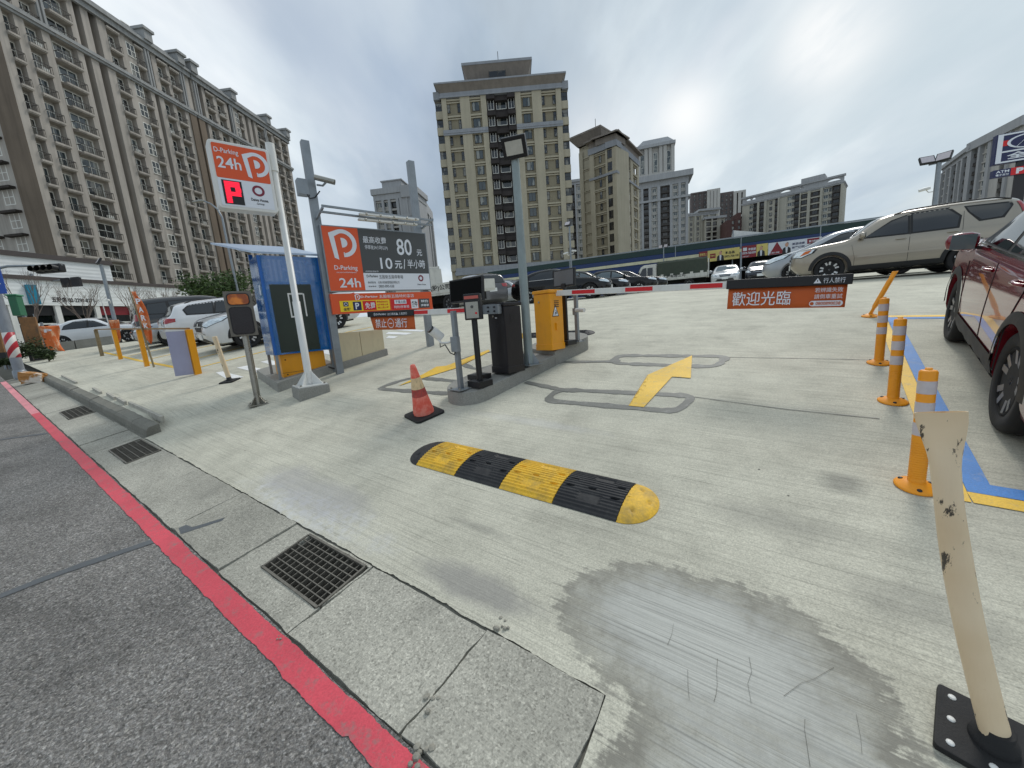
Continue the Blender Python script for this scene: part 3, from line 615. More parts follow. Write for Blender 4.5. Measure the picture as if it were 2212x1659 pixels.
# entrance arm to the right
LE0 = onv(YB, az(125), 1834, 604)[0]; bE, ME, LE_ = boom(YB, 125, LE0, hgt(YB, 1187, 634) + YB.z + 0.0, onv(YB, az(125), 1834, 604)[1] + YB.z, [(0, 0.01)], 'white barrier arm with red bands and an orange welcome banner hanging across the entrance')
for c in list(bE.children):
    if c.name.startswith('red_band'): bpy.data.objects.remove(c)
za = YB.z + hgt(YB, 1187, 635)
def redband(t, Mx, p0, p1, h=0.075, w=0.045):
    a, b = along(Mx, p0)[0], along(Mx, p1)[0]; a, b = min(a, b), max(a, b)
    for s in (-1, 1):
        y0, y1 = sorted((s * (w / 2 + 0.0005), s * (w / 2 + 0.003))); MB().box(a, b, y0, y1, -h / 2 + 0.016, h / 2 - 0.010).build('red_band', m_red, t)
for p0, p1 in (((1237, 630), (1286, 627)), ((1352, 625), (1411, 622)), ((1492, 616), (1562, 612))): redband(bE, ME, p0, p1)
s0, s1 = along(ME, (1575, 625))[0], along(ME, (1834, 610))[0]
ny = -1 if (ME @ Vector((1, -1, 0)) - Vector((0, 0, 0))).length < (ME @ Vector((1, 1, 0))).length else 1
def banner(t, Mx, s0, s1, drop, clamp_h, name='banner', inset=0.0, rev=False):
    """cloth hanging from a black clamp rail on the arm; returns a frame for lettering that faces the street"""
    n = 24; mb = MB(); vs = []
    for i in range(n + 1):
        f = i / n
        for j in range(5):
            g_ = j / 4; ins = inset * g_
            x = s0 + ins * 1.0 + (s1 - s0 - ins) * f; vs.append((x, 0.012 * math.sin(f * 9) * g_ * 0.5, -clamp_h / 2 - drop * g_))
    mb.add(vs, [(i * 5 + j, i * 5 + j + 1, (i + 1) * 5 + j + 1, (i + 1) * 5 + j) for i in range(n) for j in range(4)], 0, True)
    o = mb.build(name, m_banner, t, fix=False); so = o.modifiers.new('s', 'SOLIDIFY'); so.thickness = 0.003; so.offset = 0
    MB().box(s0 - 0.02, s1 + 0.03, -0.036, 0.036, -clamp_h / 2, clamp_h / 2 + 0.012).build('clamp_rail', m_black, t, bevel=0.006)
    return o
bn = banner(bE, ME, s0, s1, 0.215, 0.085)
yl = -0.0135
# which local side faces the camera
side = -1 if (ME @ Vector((2, -0.2, 0))).length < (ME @ Vector((2, 0.2, 0))).length else 1
FL = Matrix.Identity(4) if side < 0 else Matrix.Rotation(R_(180), 4, 'Z')
def lt(s, par, nm, mt, x, z, h, w=None, bold=0.02, y=-0.02): return text(s, par, nm, mt, x, z, h, y, w, 'L', bold)
wid = s1 - s0
lt('歡迎光臨', bn, 'lettering', m_signwhite, s0 + wid * 0.045, -0.225, 0.145, wid * 0.52, 0.004)
lt('若辨識失敗', bn, 'lettering', m_signwhite, s0 + wid * 0.755, -0.110, 0.045, wid * 0.215, 0.0)
lt('請倒車重試', bn, 'lettering', m_signwhite, s0 + wid * 0.755, -0.172, 0.045, wid * 0.215, 0.0)
ph = MB().prism(rrect(s0 + wid * 0.72, s1 - wid * 0.02, -0.243, -0.190, 0.026), -0.0215, -0.0185).build('phone_strip', m_signwhite, bn)
lt('0800890038', ph, 'lettering', m_banner, s0 + wid * 0.772, -0.232, 0.032, wid * 0.19, 0.02, -0.0235)
hs = MB().lathe([(0.016, 0), (0.016, 0.002)], 14, 0, Matrix.Translation((s0 + wid * 0.742, -0.0216, -0.217)) @ Matrix.Rotation(R_(90), 4, 'X')).build('handset_mark', m_banner, ph)
tr = MB().prism([(-0.03, 0), (0.03, 0), (0, 0.05)], 0, 0.002).build('warning_mark', m_signwhite, bE); tr.location = (s0 + wid * 0.765, -0.0385, -0.022)
MB().box(-0.003, 0.003, -0.001, 0.0, 0.014, 0.034).build('mark', m_black, tr)
lt('行人禁行', bE, 'lettering', m_signwhite, s0 + wid * 0.81, -0.024, 0.05, wid * 0.165, 0.0, -0.0385)
# exit arm to the left, bolted into a square holder on the black cabinet
zx0, zx1 = KB.z + hgt(KB, 1090, 664), None
KF = KB - iu * 0.215; ptip = KF + az(-55) * onv(KF, az(-55), 800, 680)[0]
bX, MX, LX = boom(ptip, 125, (ptip - KF).length + .10, KF.z + onv(KF, az(-55), 800, 680)[1], KF.z + onv(KF, az(-55), 1081, 667)[1], [], 'white barrier arm with red bands and a no-entry banner hanging across the exit', base=0.0)
for p0, p1 in (((1143, 628), (1143, 628)),): pass
for p0, p1 in ((A(812, 505), A(990, 498)), (A(515, 520), A(640, 515))): redband(bX, MX, p0, p1)
hx0, hx1 = along(MX, A(1040, 480))[0], along(MX, A(1258, 480))[0]
hb = MB().box(hx0, hx1, -0.04, 0.04, -0.058, 0.058); ho = hb.build('arm_holder', m_galv, bX, bevel=0.004)
for fx in (0.62, 0.86):
    for z in (-0.025, 0.025): MB().lathe([(0.013, 0), (0.011, 0.012)], 8, 0, Matrix.Translation((hx0 + (hx1 - hx0) * fx, -0.041, z)) @ Matrix.Rotation(R_(90), 4, 'X')).build('bolt', m_dark, ho)
e0, e1 = along(MX, A(130, 560))[0], along(MX, A(512, 540))[0]; wid = e1 - e0
bnx = banner(bX, MX, e0, e1, 0.20, 0.075, inset=0.06)
lt('禁止', bnx, 'lettering', m_signwhite, e0 + wid * 0.14, -0.205, 0.135, wid * 0.26, 0.004)
lt('通行', bnx, 'lettering', m_signwhite, e0 + wid * 0.60, -0.205, 0.135, wid * 0.26, 0.004)
ring = MB(); k = 28
for i in range(k):
    a, b = 2 * math.pi * i / k, 2 * math.pi * (i + 1) / k
    ring.add([(r * math.cos(q), -0.021, r * math.sin(q)) for q in (a, b) for r in (0.062, 0.072)], [(0, 1, 3, 2)])
ring.box(-0.035, 0.035, -0.022, -0.020, -0.006, 0.006); ro = ring.build('no_entry_mark', m_signwhite, bnx, fix=False); ro.location = (e0 + wid * 0.50, 0, -0.14)
lt('D-Parking', bX, 'lettering', m_signwhite, e0 + wid * 0.2, -0.02, 0.036, wid * 0.24, 0.02, -0.0385)
lt('出口專用', bX, 'lettering', m_signwhite, e0 + wid * 0.47, -0.02, 0.036, wid * 0.18, 0.0, -0.0385)
lt('人車禁行', bX, 'lettering', m_signwhite, e0 + wid * 0.72, -0.02, 0.036, wid * 0.18, 0.0, -0.0385)
tr2 = MB().prism([(-0.02, 0), (0.02, 0), (0, 0.036)], 0, 0.002).build('warning_mark', m_signwhite, bX); tr2.location = (e0 + wid * 0.68, -0.0385, -0.018)
def pmark(mb, cx, cz, k, y=-0.004):                # the round P logo: an outer arched stroke, and the bowl of an inner P
    def arc(cx, cz, rx, rz, a0, a1, n=14): return [(cx + rx * math.cos(R_(a0 + (a1 - a0) * i / n)), cz + rz * math.sin(R_(a0 + (a1 - a0) * i / n))) for i in range(n + 1)]
    out = [(-.50, .42)] + arc(.0, .06, .52, .52, 112, -88, 20); inn = [(-.30, .30)] + arc(.0, .06, .36, .37, 105, -85, 20)
    n = len(out)
    for i in range(n - 1): mb.add([(cx + k * p[0], y, cz + k * p[1]) for p in (out[i], out[i + 1], inn[i + 1], inn[i])], [(0, 1, 2, 3)])
    mb.add([(cx + k * p[0], y, cz + k * p[1]) for p in ((-.50, .42), (-.30, .30), (-.22, -.56), (-.38, -.50))], [(0, 1, 2, 3)])
    d_ = [(-.07, .26)] + arc(-.02, .08, .19, .18, 90, -90, 10) + [(-.05, -.10)]
    mb.add([(cx + k * p[0], y, cz + k * p[1]) for p in d_], [tuple(range(len(d_)))])
    mb.add([(cx + k * p[0], y, cz + k * p[1]) for p in ((.02, -.28), (.02, -.46), (-.02, -.46), (-.02, -.28))], [(0, 1, 2, 3)])
    return mb
lgm = MB(); pmark(lgm, e0 + wid * 0.165, 0.0, 0.04, -0.0385); lgm.build('logo', m_signwhite, bX, fix=False)
# ---- posts, readers, screens and cameras of the island
def post(px, dz, h, w, mt, nm, lb, cat, plate=0.11, group=None, rnd=False):
    B = G(*px, dz); t = thing(nm, lb, cat, B, RF, group)
    if rnd: MB().tube([(0, 0, 0.01), (0, 0, h)], w / 2, 12).build('pole', mt, t)
    else: MB().box(-w / 2, w / 2, -w / 2, w / 2, 0.011, h).build('pole', mt, t, bevel=0.004)
    bp = MB().box(-plate, plate, -plate, plate, 0.002, 0.012).build('base_plate', mt, t); bolts(bp, plate * 0.75, 0.012); return t, B
t, B = post((996, 841), 0.16, 0.94, 0.055, m_galv, 'camera_post', 'square steel post with a white camera on the rounded end of the island', 'camera post')
c = MB().tube([(-0.04, 0, 0.60), (-0.12, -0.03, 0.57), (-0.22, -0.06, 0.57), (-0.26, -0.08, 0.62)], 0.014, 8); c.build('bracket', m_white, t)
h = MB().tube([(-0.30, -0.13, 0.735), (-0.265, -0.02, 0.63)], 0.058, 16); ho = h.build('camera_housing', m_white, t); MB().tube([(-0.302, -0.136, 0.741), (-0.306, -0.149, 0.752)], 0.049, 16).build('lens', m_glass, ho)
MB().box(-0.045, 0.075, -0.055, 0.0, 0.46, 0.64).build('junction_box', m_galv, t, bevel=0.006)
MB().tube([(-0.26, -0.05, 0.63), (-0.24, -0.07, 0.52), (-0.15, -0.06, 0.55), (-0.06, -0.06, 0.45), (-0.0, -0.05, 0.43), (0.02, -0.05, 0.46)], 0.007, 6).build('cable', m_black, t)
t, B = post((1248, 738), 0.21, 0.76, 0.05, m_galv, 'camera_post', 'square steel post at the far tip of the island beside the yellow cabinet', 'camera post', 0.08)
MB().tube([(0.02, -0.03, 0.47), (0.18, -0.06, 0.46)], 0.03, 12).build('camera_housing', m_white, t); MB().box(-0.04, 0.02, -0.045, -0.026, 0.40, 0.50).build('junction_box', m_galv, t, bevel=0.004)
# ticket reader of the exit (front) and its message screen (behind)
def readers(px, dz, hp, lb):
    B = G(*px, dz); t = thing('ticket_reader', lb, 'ticket reader', B, RF)
    MB().box(-0.11, 0.11, -0.11, 0.11, 0.002, 0.075).build('base', m_black, t, bevel=0.006); MB().tube([(0, 0, 0.075), (0, 0, hp)], 0.034, 14).build('pole', m_black, t)
    hd = MB().box(-0.10, 0.10, -0.06, 0.06, hp, hp + 0.30).build('head', m_black, t, bevel=0.012); hd.rotation_euler = (0, 0, R_(35))
    MB().box(-0.075, 0.075, -0.066, -0.0605, hp + 0.02, hp + 0.205).build('reader_face', m_steel, hd); MB().box(-0.085, 0.085, -0.066, -0.0605, hp + 0.24, hp + 0.275).build('sticker', mat('red_sticker', '#b65a50', 0.5), hd)
    f = MB().lathe([(0.018, 0), (0.016, 0.008)], 12, 0, Matrix.Translation((0.0, -0.067, hp + 0.15)) @ Matrix.Rotation(R_(90), 4, 'X')); f.build('lens', m_glass, hd)
    f = MB().lathe([(0.013, 0), (0.012, 0.008)], 12, 0, Matrix.Translation((0.045, -0.067, hp + 0.075)) @ Matrix.Rotation(R_(90), 4, 'X')); f.build('button', m_red, hd); return t
readers((1038, 834), 0.16, 0.80, 'black ticket reader on a round black pole at the exit, with a steel face')
def screen(px, dz, hp, w, h, mt, lb, rot=0):
    B = G(*px, dz); t = thing('display_screen', lb, 'display screen', B, RF)
    MB().box(-0.11, 0.11, -0.11, 0.11, 0.002, 0.07).build('base', m_black, t, bevel=0.006); MB().box(-0.035, 0.035, -0.02, 0.02, 0.07, hp + 0.05).build('pole', m_black, t, bevel=0.006)
    p = MB().box(-w / 2, w / 2, -0.062, -0.021, hp, hp + h).build('panel', m_black, t, bevel=0.008); p.rotation_euler = (R_(-4), 0, R_(rot))
    MB().box(-w / 2 + 0.02, w / 2 - 0.02, -0.0655, -0.0622, hp + 0.025, hp + h - 0.02).build('screen_face', mt, p); return t
st = screen((1036, 819), 0.16, 0.98, 0.60, 0.30, m_blackgloss, 'wide unlit black display board behind the ticket reader of the exit', 5)
st.children[0].location.x += 0.0
for c in st.children:
    if c.name.startswith('panel'): c.location.x = -0.14
screen((1224, 745), 0.21, 0.84, 0.40, 0.25, mat('screen_grey', '#3a3a3e', 0.12, 0, 0.1, 2, spec=0.8), 'dark grey display screen standing behind the yellow barrier cabinet', -4)
# ---- tall lamp pole on the island
B = G(1143, 788, 0.16); t = thing('lamp_post', 'tall grey lamp pole on the island with one square floodlight on top', 'lamp post', B, RF)
H = hgt(B, 1106, 345)
MB().tube([(0, 0, 0.012), (0, 0, H * 0.5), (0, 0, H)], [0.062, 0.056, 0.050], 12).build('pole', mat('grey_pole_paint', '#8d9898', 0.5, 0.2, 0.2, 4, dirt=0.2), t)
gp = MB().box(-0.13, 0.13, -0.13, 0.13, 0.002, 0.012)
for k in range(4):
    a = math.pi / 4 + k * math.pi / 2; cx, sy = math.cos(a), math.sin(a); q = Vector((-sy, cx, 0)) * 0.004
    P3 = [Vector((0.058 * cx, 0.058 * sy, 0.012)), Vector((0.15 * cx, 0.15 * sy, 0.012)), Vector((0.058 * cx, 0.058 * sy, 0.17))]
    gp.add([p - q for p in P3] + [p + q for p in P3], [(0, 1, 2), (5, 4, 3), (0, 3, 4, 1), (1, 4, 5, 2), (2, 5, 3, 0)])
bolts(gp.build('base_plate', m_galv, t), 0.10, 0.012)
fl = MB().box(-0.15, 0.15, -0.035, 0.035, -0.12, 0.12).build('floodlight', m_black, t, bevel=0.01)
fl.matrix_local = Matrix.Translation((0.07, -0.07, H + 0.10)) @ Matrix.Rotation(R_(28), 4, 'Z') @ Matrix.Rotation(R_(28), 4, 'X')
lm = MB().box(-0.105, 0.105, -0.039, -0.0355, -0.075, 0.075).build('lens', mat('lamp_lens', '#b9b7ae', 0.25, 0, 0.1, 5), fl)
sup = MB().beam((0, 0, H - 0.02), (0.05, -0.03, H + 0.03), 0.05, 0.02).build('bracket', m_black, t)
# ---- cone
B = G(917, 896); t = thing('traffic_cone', 'worn orange traffic cone with a faded band on a black rubber base', 'traffic cone', B, RF + R_(12))
zx = zg(B.x + 0.1, B.y) - zg(B.x - 0.1, B.y); zy = zg(B.x, B.y + 0.1) - zg(B.x, B.y - 0.1)
nrm = Vector((-zx / 0.2, -zy / 0.2, 1)).normalized()
t.matrix_world = Matrix.Translation(B) @ nrm.to_track_quat('Z', 'Y').to_matrix().to_4x4() @ Matrix.Rotation(R_(-28), 4, 'Z')
M = Mat('faded_cone_plastic'); n = M.noise(9, 8, 0.7, obj=True); n2 = M.noise(26, 5, 0.6, obj=True)
c = M.mix(M.ramp(n, [(0.42, 0), (0.62, 1)]), lin('#df5a48'), lin('#e98d7c')); c = M.mix(M.ramp(n2, [(0.62, 0.0), (0.75, 0.75)]), c, (0.12, 0.07, 0.05)); M.col(c); M.b.inputs['Roughness'].default_value = 0.6; m_cone = M.m
m_coneband = mat('faded_cone_band', '#d8bd93', 0.6, 0, 0.15, 14, dirt=0.5); m_conered = mat('peeled_cone_band', '#a8403a', 0.6, 0, 0.4, 20, dirt=0.8)
def rc(z): return 0.122 - 0.092 * (z - 0.04) / 0.57
cb_ = MB().lathe([(0.118, 0.03), (rc(0.05), 0.05), (rc(0.25), 0.25)], 28, 0); cb_.lathe([(rc(0.25), 0.25), (rc(0.34) + .001, 0.34)], 28, 2); cb_.lathe([(rc(0.34) + .001, 0.34), (rc(0.47) + .001, 0.47)], 28, 1); cb_.lathe([(rc(0.47), 0.47), (rc(0.59), 0.59), (0.026, 0.615), (0.02, 0.618)], 28, 0)
cb_.build('cone_body', [m_cone, m_coneband, m_conered], t, fix=False)
MB().prism(rrect(-0.185, 0.185, -0.185, 0.185, 0.05), -0.028, -0.002, 0, Matrix.Rotation(R_(-90), 4, 'X') @ Matrix.Identity(4)).build('base', m_rubber, t, bevel=0.008)
# ---- rubber speed hump
ha, hb_ = G(*((1500 + 235 * 1300 / 2212) / 1.8228, (1650 + 310 * 1300 / 2212) / 1.8228)), G(*((1500 + 1575 * 1300 / 2212) / 1.8228, (1650 + 692 * 1300 / 2212) / 1.8228))
hw = 0.43
def speed_hump(ha, hb, hw, seq, lb, cap0, cap1, group=None, detail=True):
    u = (hb - ha); Lh = u.length; u.normalize()
    e2 = Vector((-u.y, u.x, 0)).normalized(); far_ = ha + e2 * hw; far_.z = zg(far_.x, far_.y); base = ha.copy(); base.z = zg(ha.x, ha.y); e2 = (far_ - base).normalized(); e3 = u.cross(e2)
    e2 = e3.cross(u)
    Mx = Matrix(((u.x, e2.x, e3.x, base.x), (u.y, e2.y, e3.y, base.y), (u.z, e2.z, e3.z, base.z), (0, 0, 0, 1)))
    t = thing('speed_hump', lb, 'speed hump', M=Mx, group=group)
    n = len(seq); sl = Lh / n; H = 0.05; NR = 16
    def zf(y):
        return 0.004 + H * (1 - (2 * y / hw - 1) ** 2) ** 0.8 if 0 < y < hw else 0.004
    for i, colr in enumerate(seq):
        mb = MB(); ny = NR * 4; nx = 20; vs = []
        for a in range(nx + 1):
            x = i * sl + 0.003 + (sl - 0.006) * a / nx; fx = a / nx
            for b in range(ny + 1):
                y = hw * b / ny; z = zf(y) + 0.0045 * (1 if (b % 4) in (1, 2) else -0.4) * (1 if 2 < b < ny - 2 else 0)
                for (cx, cy, wx, wy) in ((0.5, 0.27, 0.17, 0.085), (0.55, 0.80, 0.15, 0.06)):
                    if abs(fx - cx) < wx and abs(y / hw - cy) < wy: z = zf(y) - 0.009 + 0.012 * (y / hw - cy)
                for (cx, cy) in ((0.12, 0.42), (0.47, 0.47), (0.88, 0.36), (0.12, 0.62), (0.88, 0.66)):
                    if abs(fx - cx) < 0.032 and abs(y / hw - cy) < 0.020: z = zf(y) - 0.022
                vs.append((x, y, z))
        mb.add(vs, [(a * (ny + 1) + b, (a + 1) * (ny + 1) + b, (a + 1) * (ny + 1) + b + 1, a * (ny + 1) + b + 1) for a in range(nx) for b in range(ny)], 0, False)
        for a in (0, nx):
            k = [vs[a * (ny + 1) + b] for b in range(ny + 1)]; mb.add(k + [(k[0][0], hw, 0), (k[0][0], 0, 0)], [tuple(range(len(k) + 2))])
        mb.build('segment', m_humpy if colr == 'y' else m_humpb, t, fix=False)
    for end, colr in ((0, cap0), (1, cap1)):
        mb = MB(); vs = []; nr, na = 14, 26
        for i in range(nr + 1):
            r = i / nr
            for j in range(na + 1):
                a = math.pi * j / na; y = hw / 2 - hw / 2 * r * math.cos(a); xx = hw * 0.47 * r * math.sin(a)
                z = 0.004 + H * max(0, 1 - r * r) ** 0.8
                if xx < hw * 0.12 and (int(y / hw * NR * 2) % 2): z -= 0.006 * (1 - xx / (hw * 0.12))
                for (hx, hy) in ((0.16, 0.25), (0.33, 0.52), (0.16, 0.78)):
                    if (xx / hw - hx) ** 2 + (y / hw - hy) ** 2 < 0.0011: z -= 0.02
                vs.append(((Lh + xx) if end else -xx, y, z))
        f = [(i * (na + 1) + j, i * (na + 1) + j + 1, (i + 1) * (na + 1) + j + 1, (i + 1) * (na + 1) + j) for i in range(nr) for j in range(na)]
        mb.add(vs, f, 0, True); rim = [vs[nr * (na + 1) + j] for j in range(na + 1)]; m = len(rim)
        mb.add(rim + [(x, y, -0.002) for x, y, z in rim], [(j, j + 1, j + 1 + m, j + m) for j in range(m - 1)])
        o = mb.build('end_cap', m_humpy if colr == 'y' else m_humpb, t, fix=True)
    return t
def humpmat(name, c, dust):
    M = Mat(name); M.b.inputs['Roughness'].default_value = 0.65; n = M.noise(4.5, 8, 0.75, obj=True); n2 = M.noise(60, 4, 0.6, obj=True)
    cc = M.mix(M.ramp(n, [(0.46, 0.0), (0.72, 0.8)]), lin(c), dust); cc = M.mix(1.0, cc, M.ramp(n2, [(0.3, 0.86), (0.7, 1.15)]), 'MULTIPLY'); M.col(cc); M.bump(n2, 0.002, 0.5); return M.m
m_humpy = humpmat('yellow_rubber', '#e3b42f', (0.20, 0.16, 0.08)); m_humpb = humpmat('black_rubber_hump', '#1e1f22', (0.06, 0.06, 0.058))
speed_hump(ha, hb_, hw, 'ybyb', 'black and yellow rubber speed hump lying across the entrance in front of the island', 'b', 'y')
p2 = G(1262, 725); q2 = G(1100, 733); speed_hump(q2, p2, 0.35, 'ybyb', 'small black and yellow speed hump beyond the island, mostly hidden by the cabinets', 'y', 'b')
# ---- flexible orange bollards
def bollard(B, h, lb, group, lean=None):
    t = thing('flexible_bollard', lb, 'bollard', B, R_(20), group)
    zx = (zg(B.x + 0.1, B.y) - zg(B.x - 0.1, B.y)) / 0.2; zy = (zg(B.x, B.y + 0.1) - zg(B.x, B.y - 0.1)) / 0.2
    q = Vector((-zx, -zy, 1)).to_track_quat('Z', 'Y').to_matrix().to_4x4()
    bs = MB().lathe([(0.100, 0.003), (0.102, 0.010), (0.094, 0.018), (0.062, 0.030), (0.045, 0.042), (0.03, 0.044)], 32).build('base', m_yellowp, t)
    bs.matrix_world = Matrix.Translation(B) @ q
    bs.matrix_parent_inverse = Matrix.Identity(4); bs.matrix_local = t.matrix_basis.inverted() @ (Matrix.Translation(B) @ q)
    for k in range(3):
        a = k * 2.09 - 1.9; MB().lathe([(0.014, 0), (0.011, 0.008), (0.006, 0.010)], 8, 0, Matrix.Translation((0.076 * math.cos(a), 0.076 * math.sin(a), 0.021)) @ Matrix.Rotation(0, 4, 'X')).build('bolt', m_dark, bs)
    return t
def straight(B, h, lb):
    t = bollard(B, h, lb, 'orange bollards along the stall line'); r = 0.041
    prof = [(r, 0.03)]
    zt_ = h * 0.40; z = 0.06; i = 0
    while z < zt_ - 0.012: prof += [(r + 0.0005, z), (r - 0.0018, z + 0.004), (r - 0.0018, z + 0.007), (r + 0.0005, z + 0.011)]; z += 0.0145
    prof += [(r, zt_), (r, h - 0.012), (r - 0.006, h - 0.002), (r - 0.014, h), (0.017, h), (0.016, h + 0.012), (0.004, h + 0.012)]
    p = MB().lathe(prof, 28).build('post', m_yellowp, t)
    for k in range(3):
        z0 = h * (0.46 + 0.175 * k); MB().lathe([(r + 0.0010, z0), (r + 0.0012, z0 + h * 0.105)], 28).build('reflective_band', m_reflect, p)
    return t
BZ = [(1978, 1052), (1928, 868), (1898, 785)]
for i, (p, tp, lb) in enumerate(((BZ[0], (1999, 797), 'upright orange bollard with silver bands, nearest of the three upright ones'), (BZ[1], (1943, 687), 'upright orange bollard with silver bands, middle one of the three upright ones'), (BZ[2], (1912, 643), 'upright orange bollard with silver bands, farthest of the three upright ones'))):
    B = G(*p); straight(B, hgt(B, *tp) - 0.005, lb)
B = G(1879, 684); t = bollard(B, 0.6, 'crushed orange bollard bent over to the right, farthest along the stall line', 'orange bollards along the stall line')
mb = MB(); vs = []; n = 16; rows = 14
dr = Vector((0.55, -0.38, 0)).normalized()
H = 0.66
cr_r = Matrix.Rotation(-t.rotation_euler.z, 4, 'Z')
ctr = []
for i in range(rows + 1):
    f = i / rows; h_ = H * f; c_ = Vector((0, 0, 0.03)) + dr * (0.36 * H * f ** 1.0) + Vector((0, 0, h_ * 0.93))
    fl_ = 0.62 + 0.38 * min(1, abs(f - 0.0) * 6) if f < 0.2 else 1.0
    wx = 0.041 * (1.0 if 0.15 < f < 0.9 else 1.05); wy = 0.041 * (0.45 if f < 0.15 else (0.8 if f < 0.8 else 0.55)); tw = f * 1.2 + 0.4
    for k in range(n):
        a = 2 * math.pi * k / n; x, y = wx * math.cos(a), wy * math.sin(a); p = c_ + Vector((x * math.cos(tw) - y * math.sin(tw), x * math.sin(tw) + y * math.cos(tw), 0.004 * math.sin(3 * a + 9 * f))); vs.append(cr_r @ p)
mb.add(vs, [(i * n + k, i * n + (k + 1) % n, (i + 1) * n + (k + 1) % n, (i + 1) * n + k) for i in range(rows) for k in range(n)], 0, True); mb.add(vs[-n:], [tuple(range(n))])
mb.build('post', m_yellowp, t)
# ---- stripped cream post in the foreground and its cousin by the hatch marking
M = Mat('scuffed_cream_plastic'); n = M.noise(7, 8, 0.7, sq=(1, 1, 0.5), obj=True); n2 = M.noise(13, 7, 0.7, sq=(1.6, 1.6, 0.5), obj=True, loc=(4, 4, 1)); n3 = M.noise(3, 4, 0.5, obj=True)
c = M.mix(M.ramp(n3, [(0.35, 0), (0.7, 0.7)]), lin('#e8d3b2'), lin('#d8bd95')); c = M.mix(M.ramp(n, [(0.58, 0), (0.66, 0.7)]), c, lin('#b98a4e')); c = M.mix(M.ramp(n2, [(0.60, 0), (0.63, 0.95)]), c, (0.035, 0.03, 0.025)); M.col(c); M.b.inputs['Roughness'].default_value = 0.55; M.bump(n2, 0.004, 0.4); m_cream = M.m
def creampost(Bp, top, w, lb, plate, pw, flare=True, prot=0.0):
    t = thing('broken_bollard', lb, 'bollard', Bp)
    zx = (zg(Bp.x + 0.1, Bp.y) - zg(Bp.x - 0.1, Bp.y)) / 0.2; zy = (zg(Bp.x, Bp.y + 0.1) - zg(Bp.x, Bp.y - 0.1)) / 0.2
    t.matrix_world = Matrix.Translation(Bp) @ Vector((-zx, -zy, 1)).to_track_quat('Z', 'Y').to_matrix().to_4x4() @ Matrix.Rotation(prot, 4, 'Z')
    T = t.matrix_world.inverted() @ top; b0 = Vector((0, 0, 0.055)); rows, n = 30, 28; vs = []
    view = (t.matrix_world.inverted().to_3x3() @ (top + Bp) * 0.5).normalized(); sx = view.cross(Vector((0, 0, 1))).normalized(); sy = Vector((0, 0, 1)).cross(sx)
    for i in range(rows + 1):
        f = i / rows; c_ = b0.lerp(T, f) + sx * (-0.020 * math.sin(f * math.pi) ** 1.0) * (1 if flare else 0)
        q = max(0, (f - 0.83) / 0.17) if flare else 0; q2 = q * q * (3 - 2 * q) if q < 1 else 1
        nk = 1 - (0.10 * math.exp(-((f - 0.74) / 0.14) ** 2) if flare else 0); wx = w * nk * (1 + 0.50 * q2); wy = w * nk * (1 - 0.80 * q2)
        if flare and q > 0.86: wx *= 0.985
        tilt = 0.018 * q2
        for k in range(n):
            a = 2 * math.pi * k / n; vs.append(c_ + sx * (wx * math.cos(a)) + sy * (wy * math.sin(a)) + Vector((0, 0, tilt * math.cos(a))))
    mb = MB().add(vs, [(i * n + k, i * n + (k + 1) % n, (i + 1) * n + (k + 1) % n, (i + 1) * n + k) for i in range(rows) for k in range(n)], 0, True)
    inn = [vs[rows * n + k].lerp(sum(vs[rows * n:rows * n + n], Vector()) / n, 0.05) for k in range(n)]
    if flare:
        low = [p - Vector((0, 0, 0.02)) for p in inn]; mb.add(vs[rows * n:] + inn + low, [(k, (k + 1) % n, n + (k + 1) % n, n + k) for k in range(n)] + [(n + k, n + (k + 1) % n, 2 * n + (k + 1) % n, 2 * n + k) for k in range(n)] + [tuple(range(2 * n, 3 * n))])
    else: mb.add(vs[-n:], [tuple(range(n))])
    mb.build('post', m_cream, t, fix=False)
    pl = MB().prism(rrect(-pw, pw, -pw, pw, pw * 0.1, 3), -0.026, -0.002, 0, Matrix.Rotation(R_(-90), 4, 'X')); o = pl.build('base_plate', m_rubber, t, bevel=0.006)
    MB().lathe([(w * 1.5, 0.024), (w * 1.42, 0.045), (w * 1.05, 0.052), (w * 0.98, 0.09), (w * 0.9, 0.09)], 24).build('collar', m_rubber, o)
    if flare:
        for i in (-1, 0, 1):
            for j in (-1, 0, 1):
                if i or j: MB().lathe([(0.011, 0), (0.010, 0.004), (0.004, 0.005)], 10, 0, Matrix.Translation((i * pw * 0.72, j * pw * 0.72, 0.0245))).build('bolt', m_white, o)
    return t
Bp = G(2140, 1612); e_ = G(2212, 1612) - G(2020, 1545); PR = math.atan2(e_.y, e_.x); r0 = (Bp - Vector((0, 0, 0))).length
vt = V(2031, 890); k = 0.99 * Vector((Bp.x, Bp.y, 0)).length / Vector((vt.x, vt.y, 0)).length
creampost(Bp, vt * k, 0.0375, 'battered cream post with a flattened flared top on a black rubber plate, right in front', True, 0.125, True, PR)
Bq = G(497, 824); vt = V(463, 727); k = Vector((Bq.x, Bq.y, 0)).length / Vector((vt.x, vt.y, 0)).length
creampost(Bq, vt * k, 0.040, 'thin cream post leaning to the left beside the white hatch marking', True, 0.13, False, R_(20))
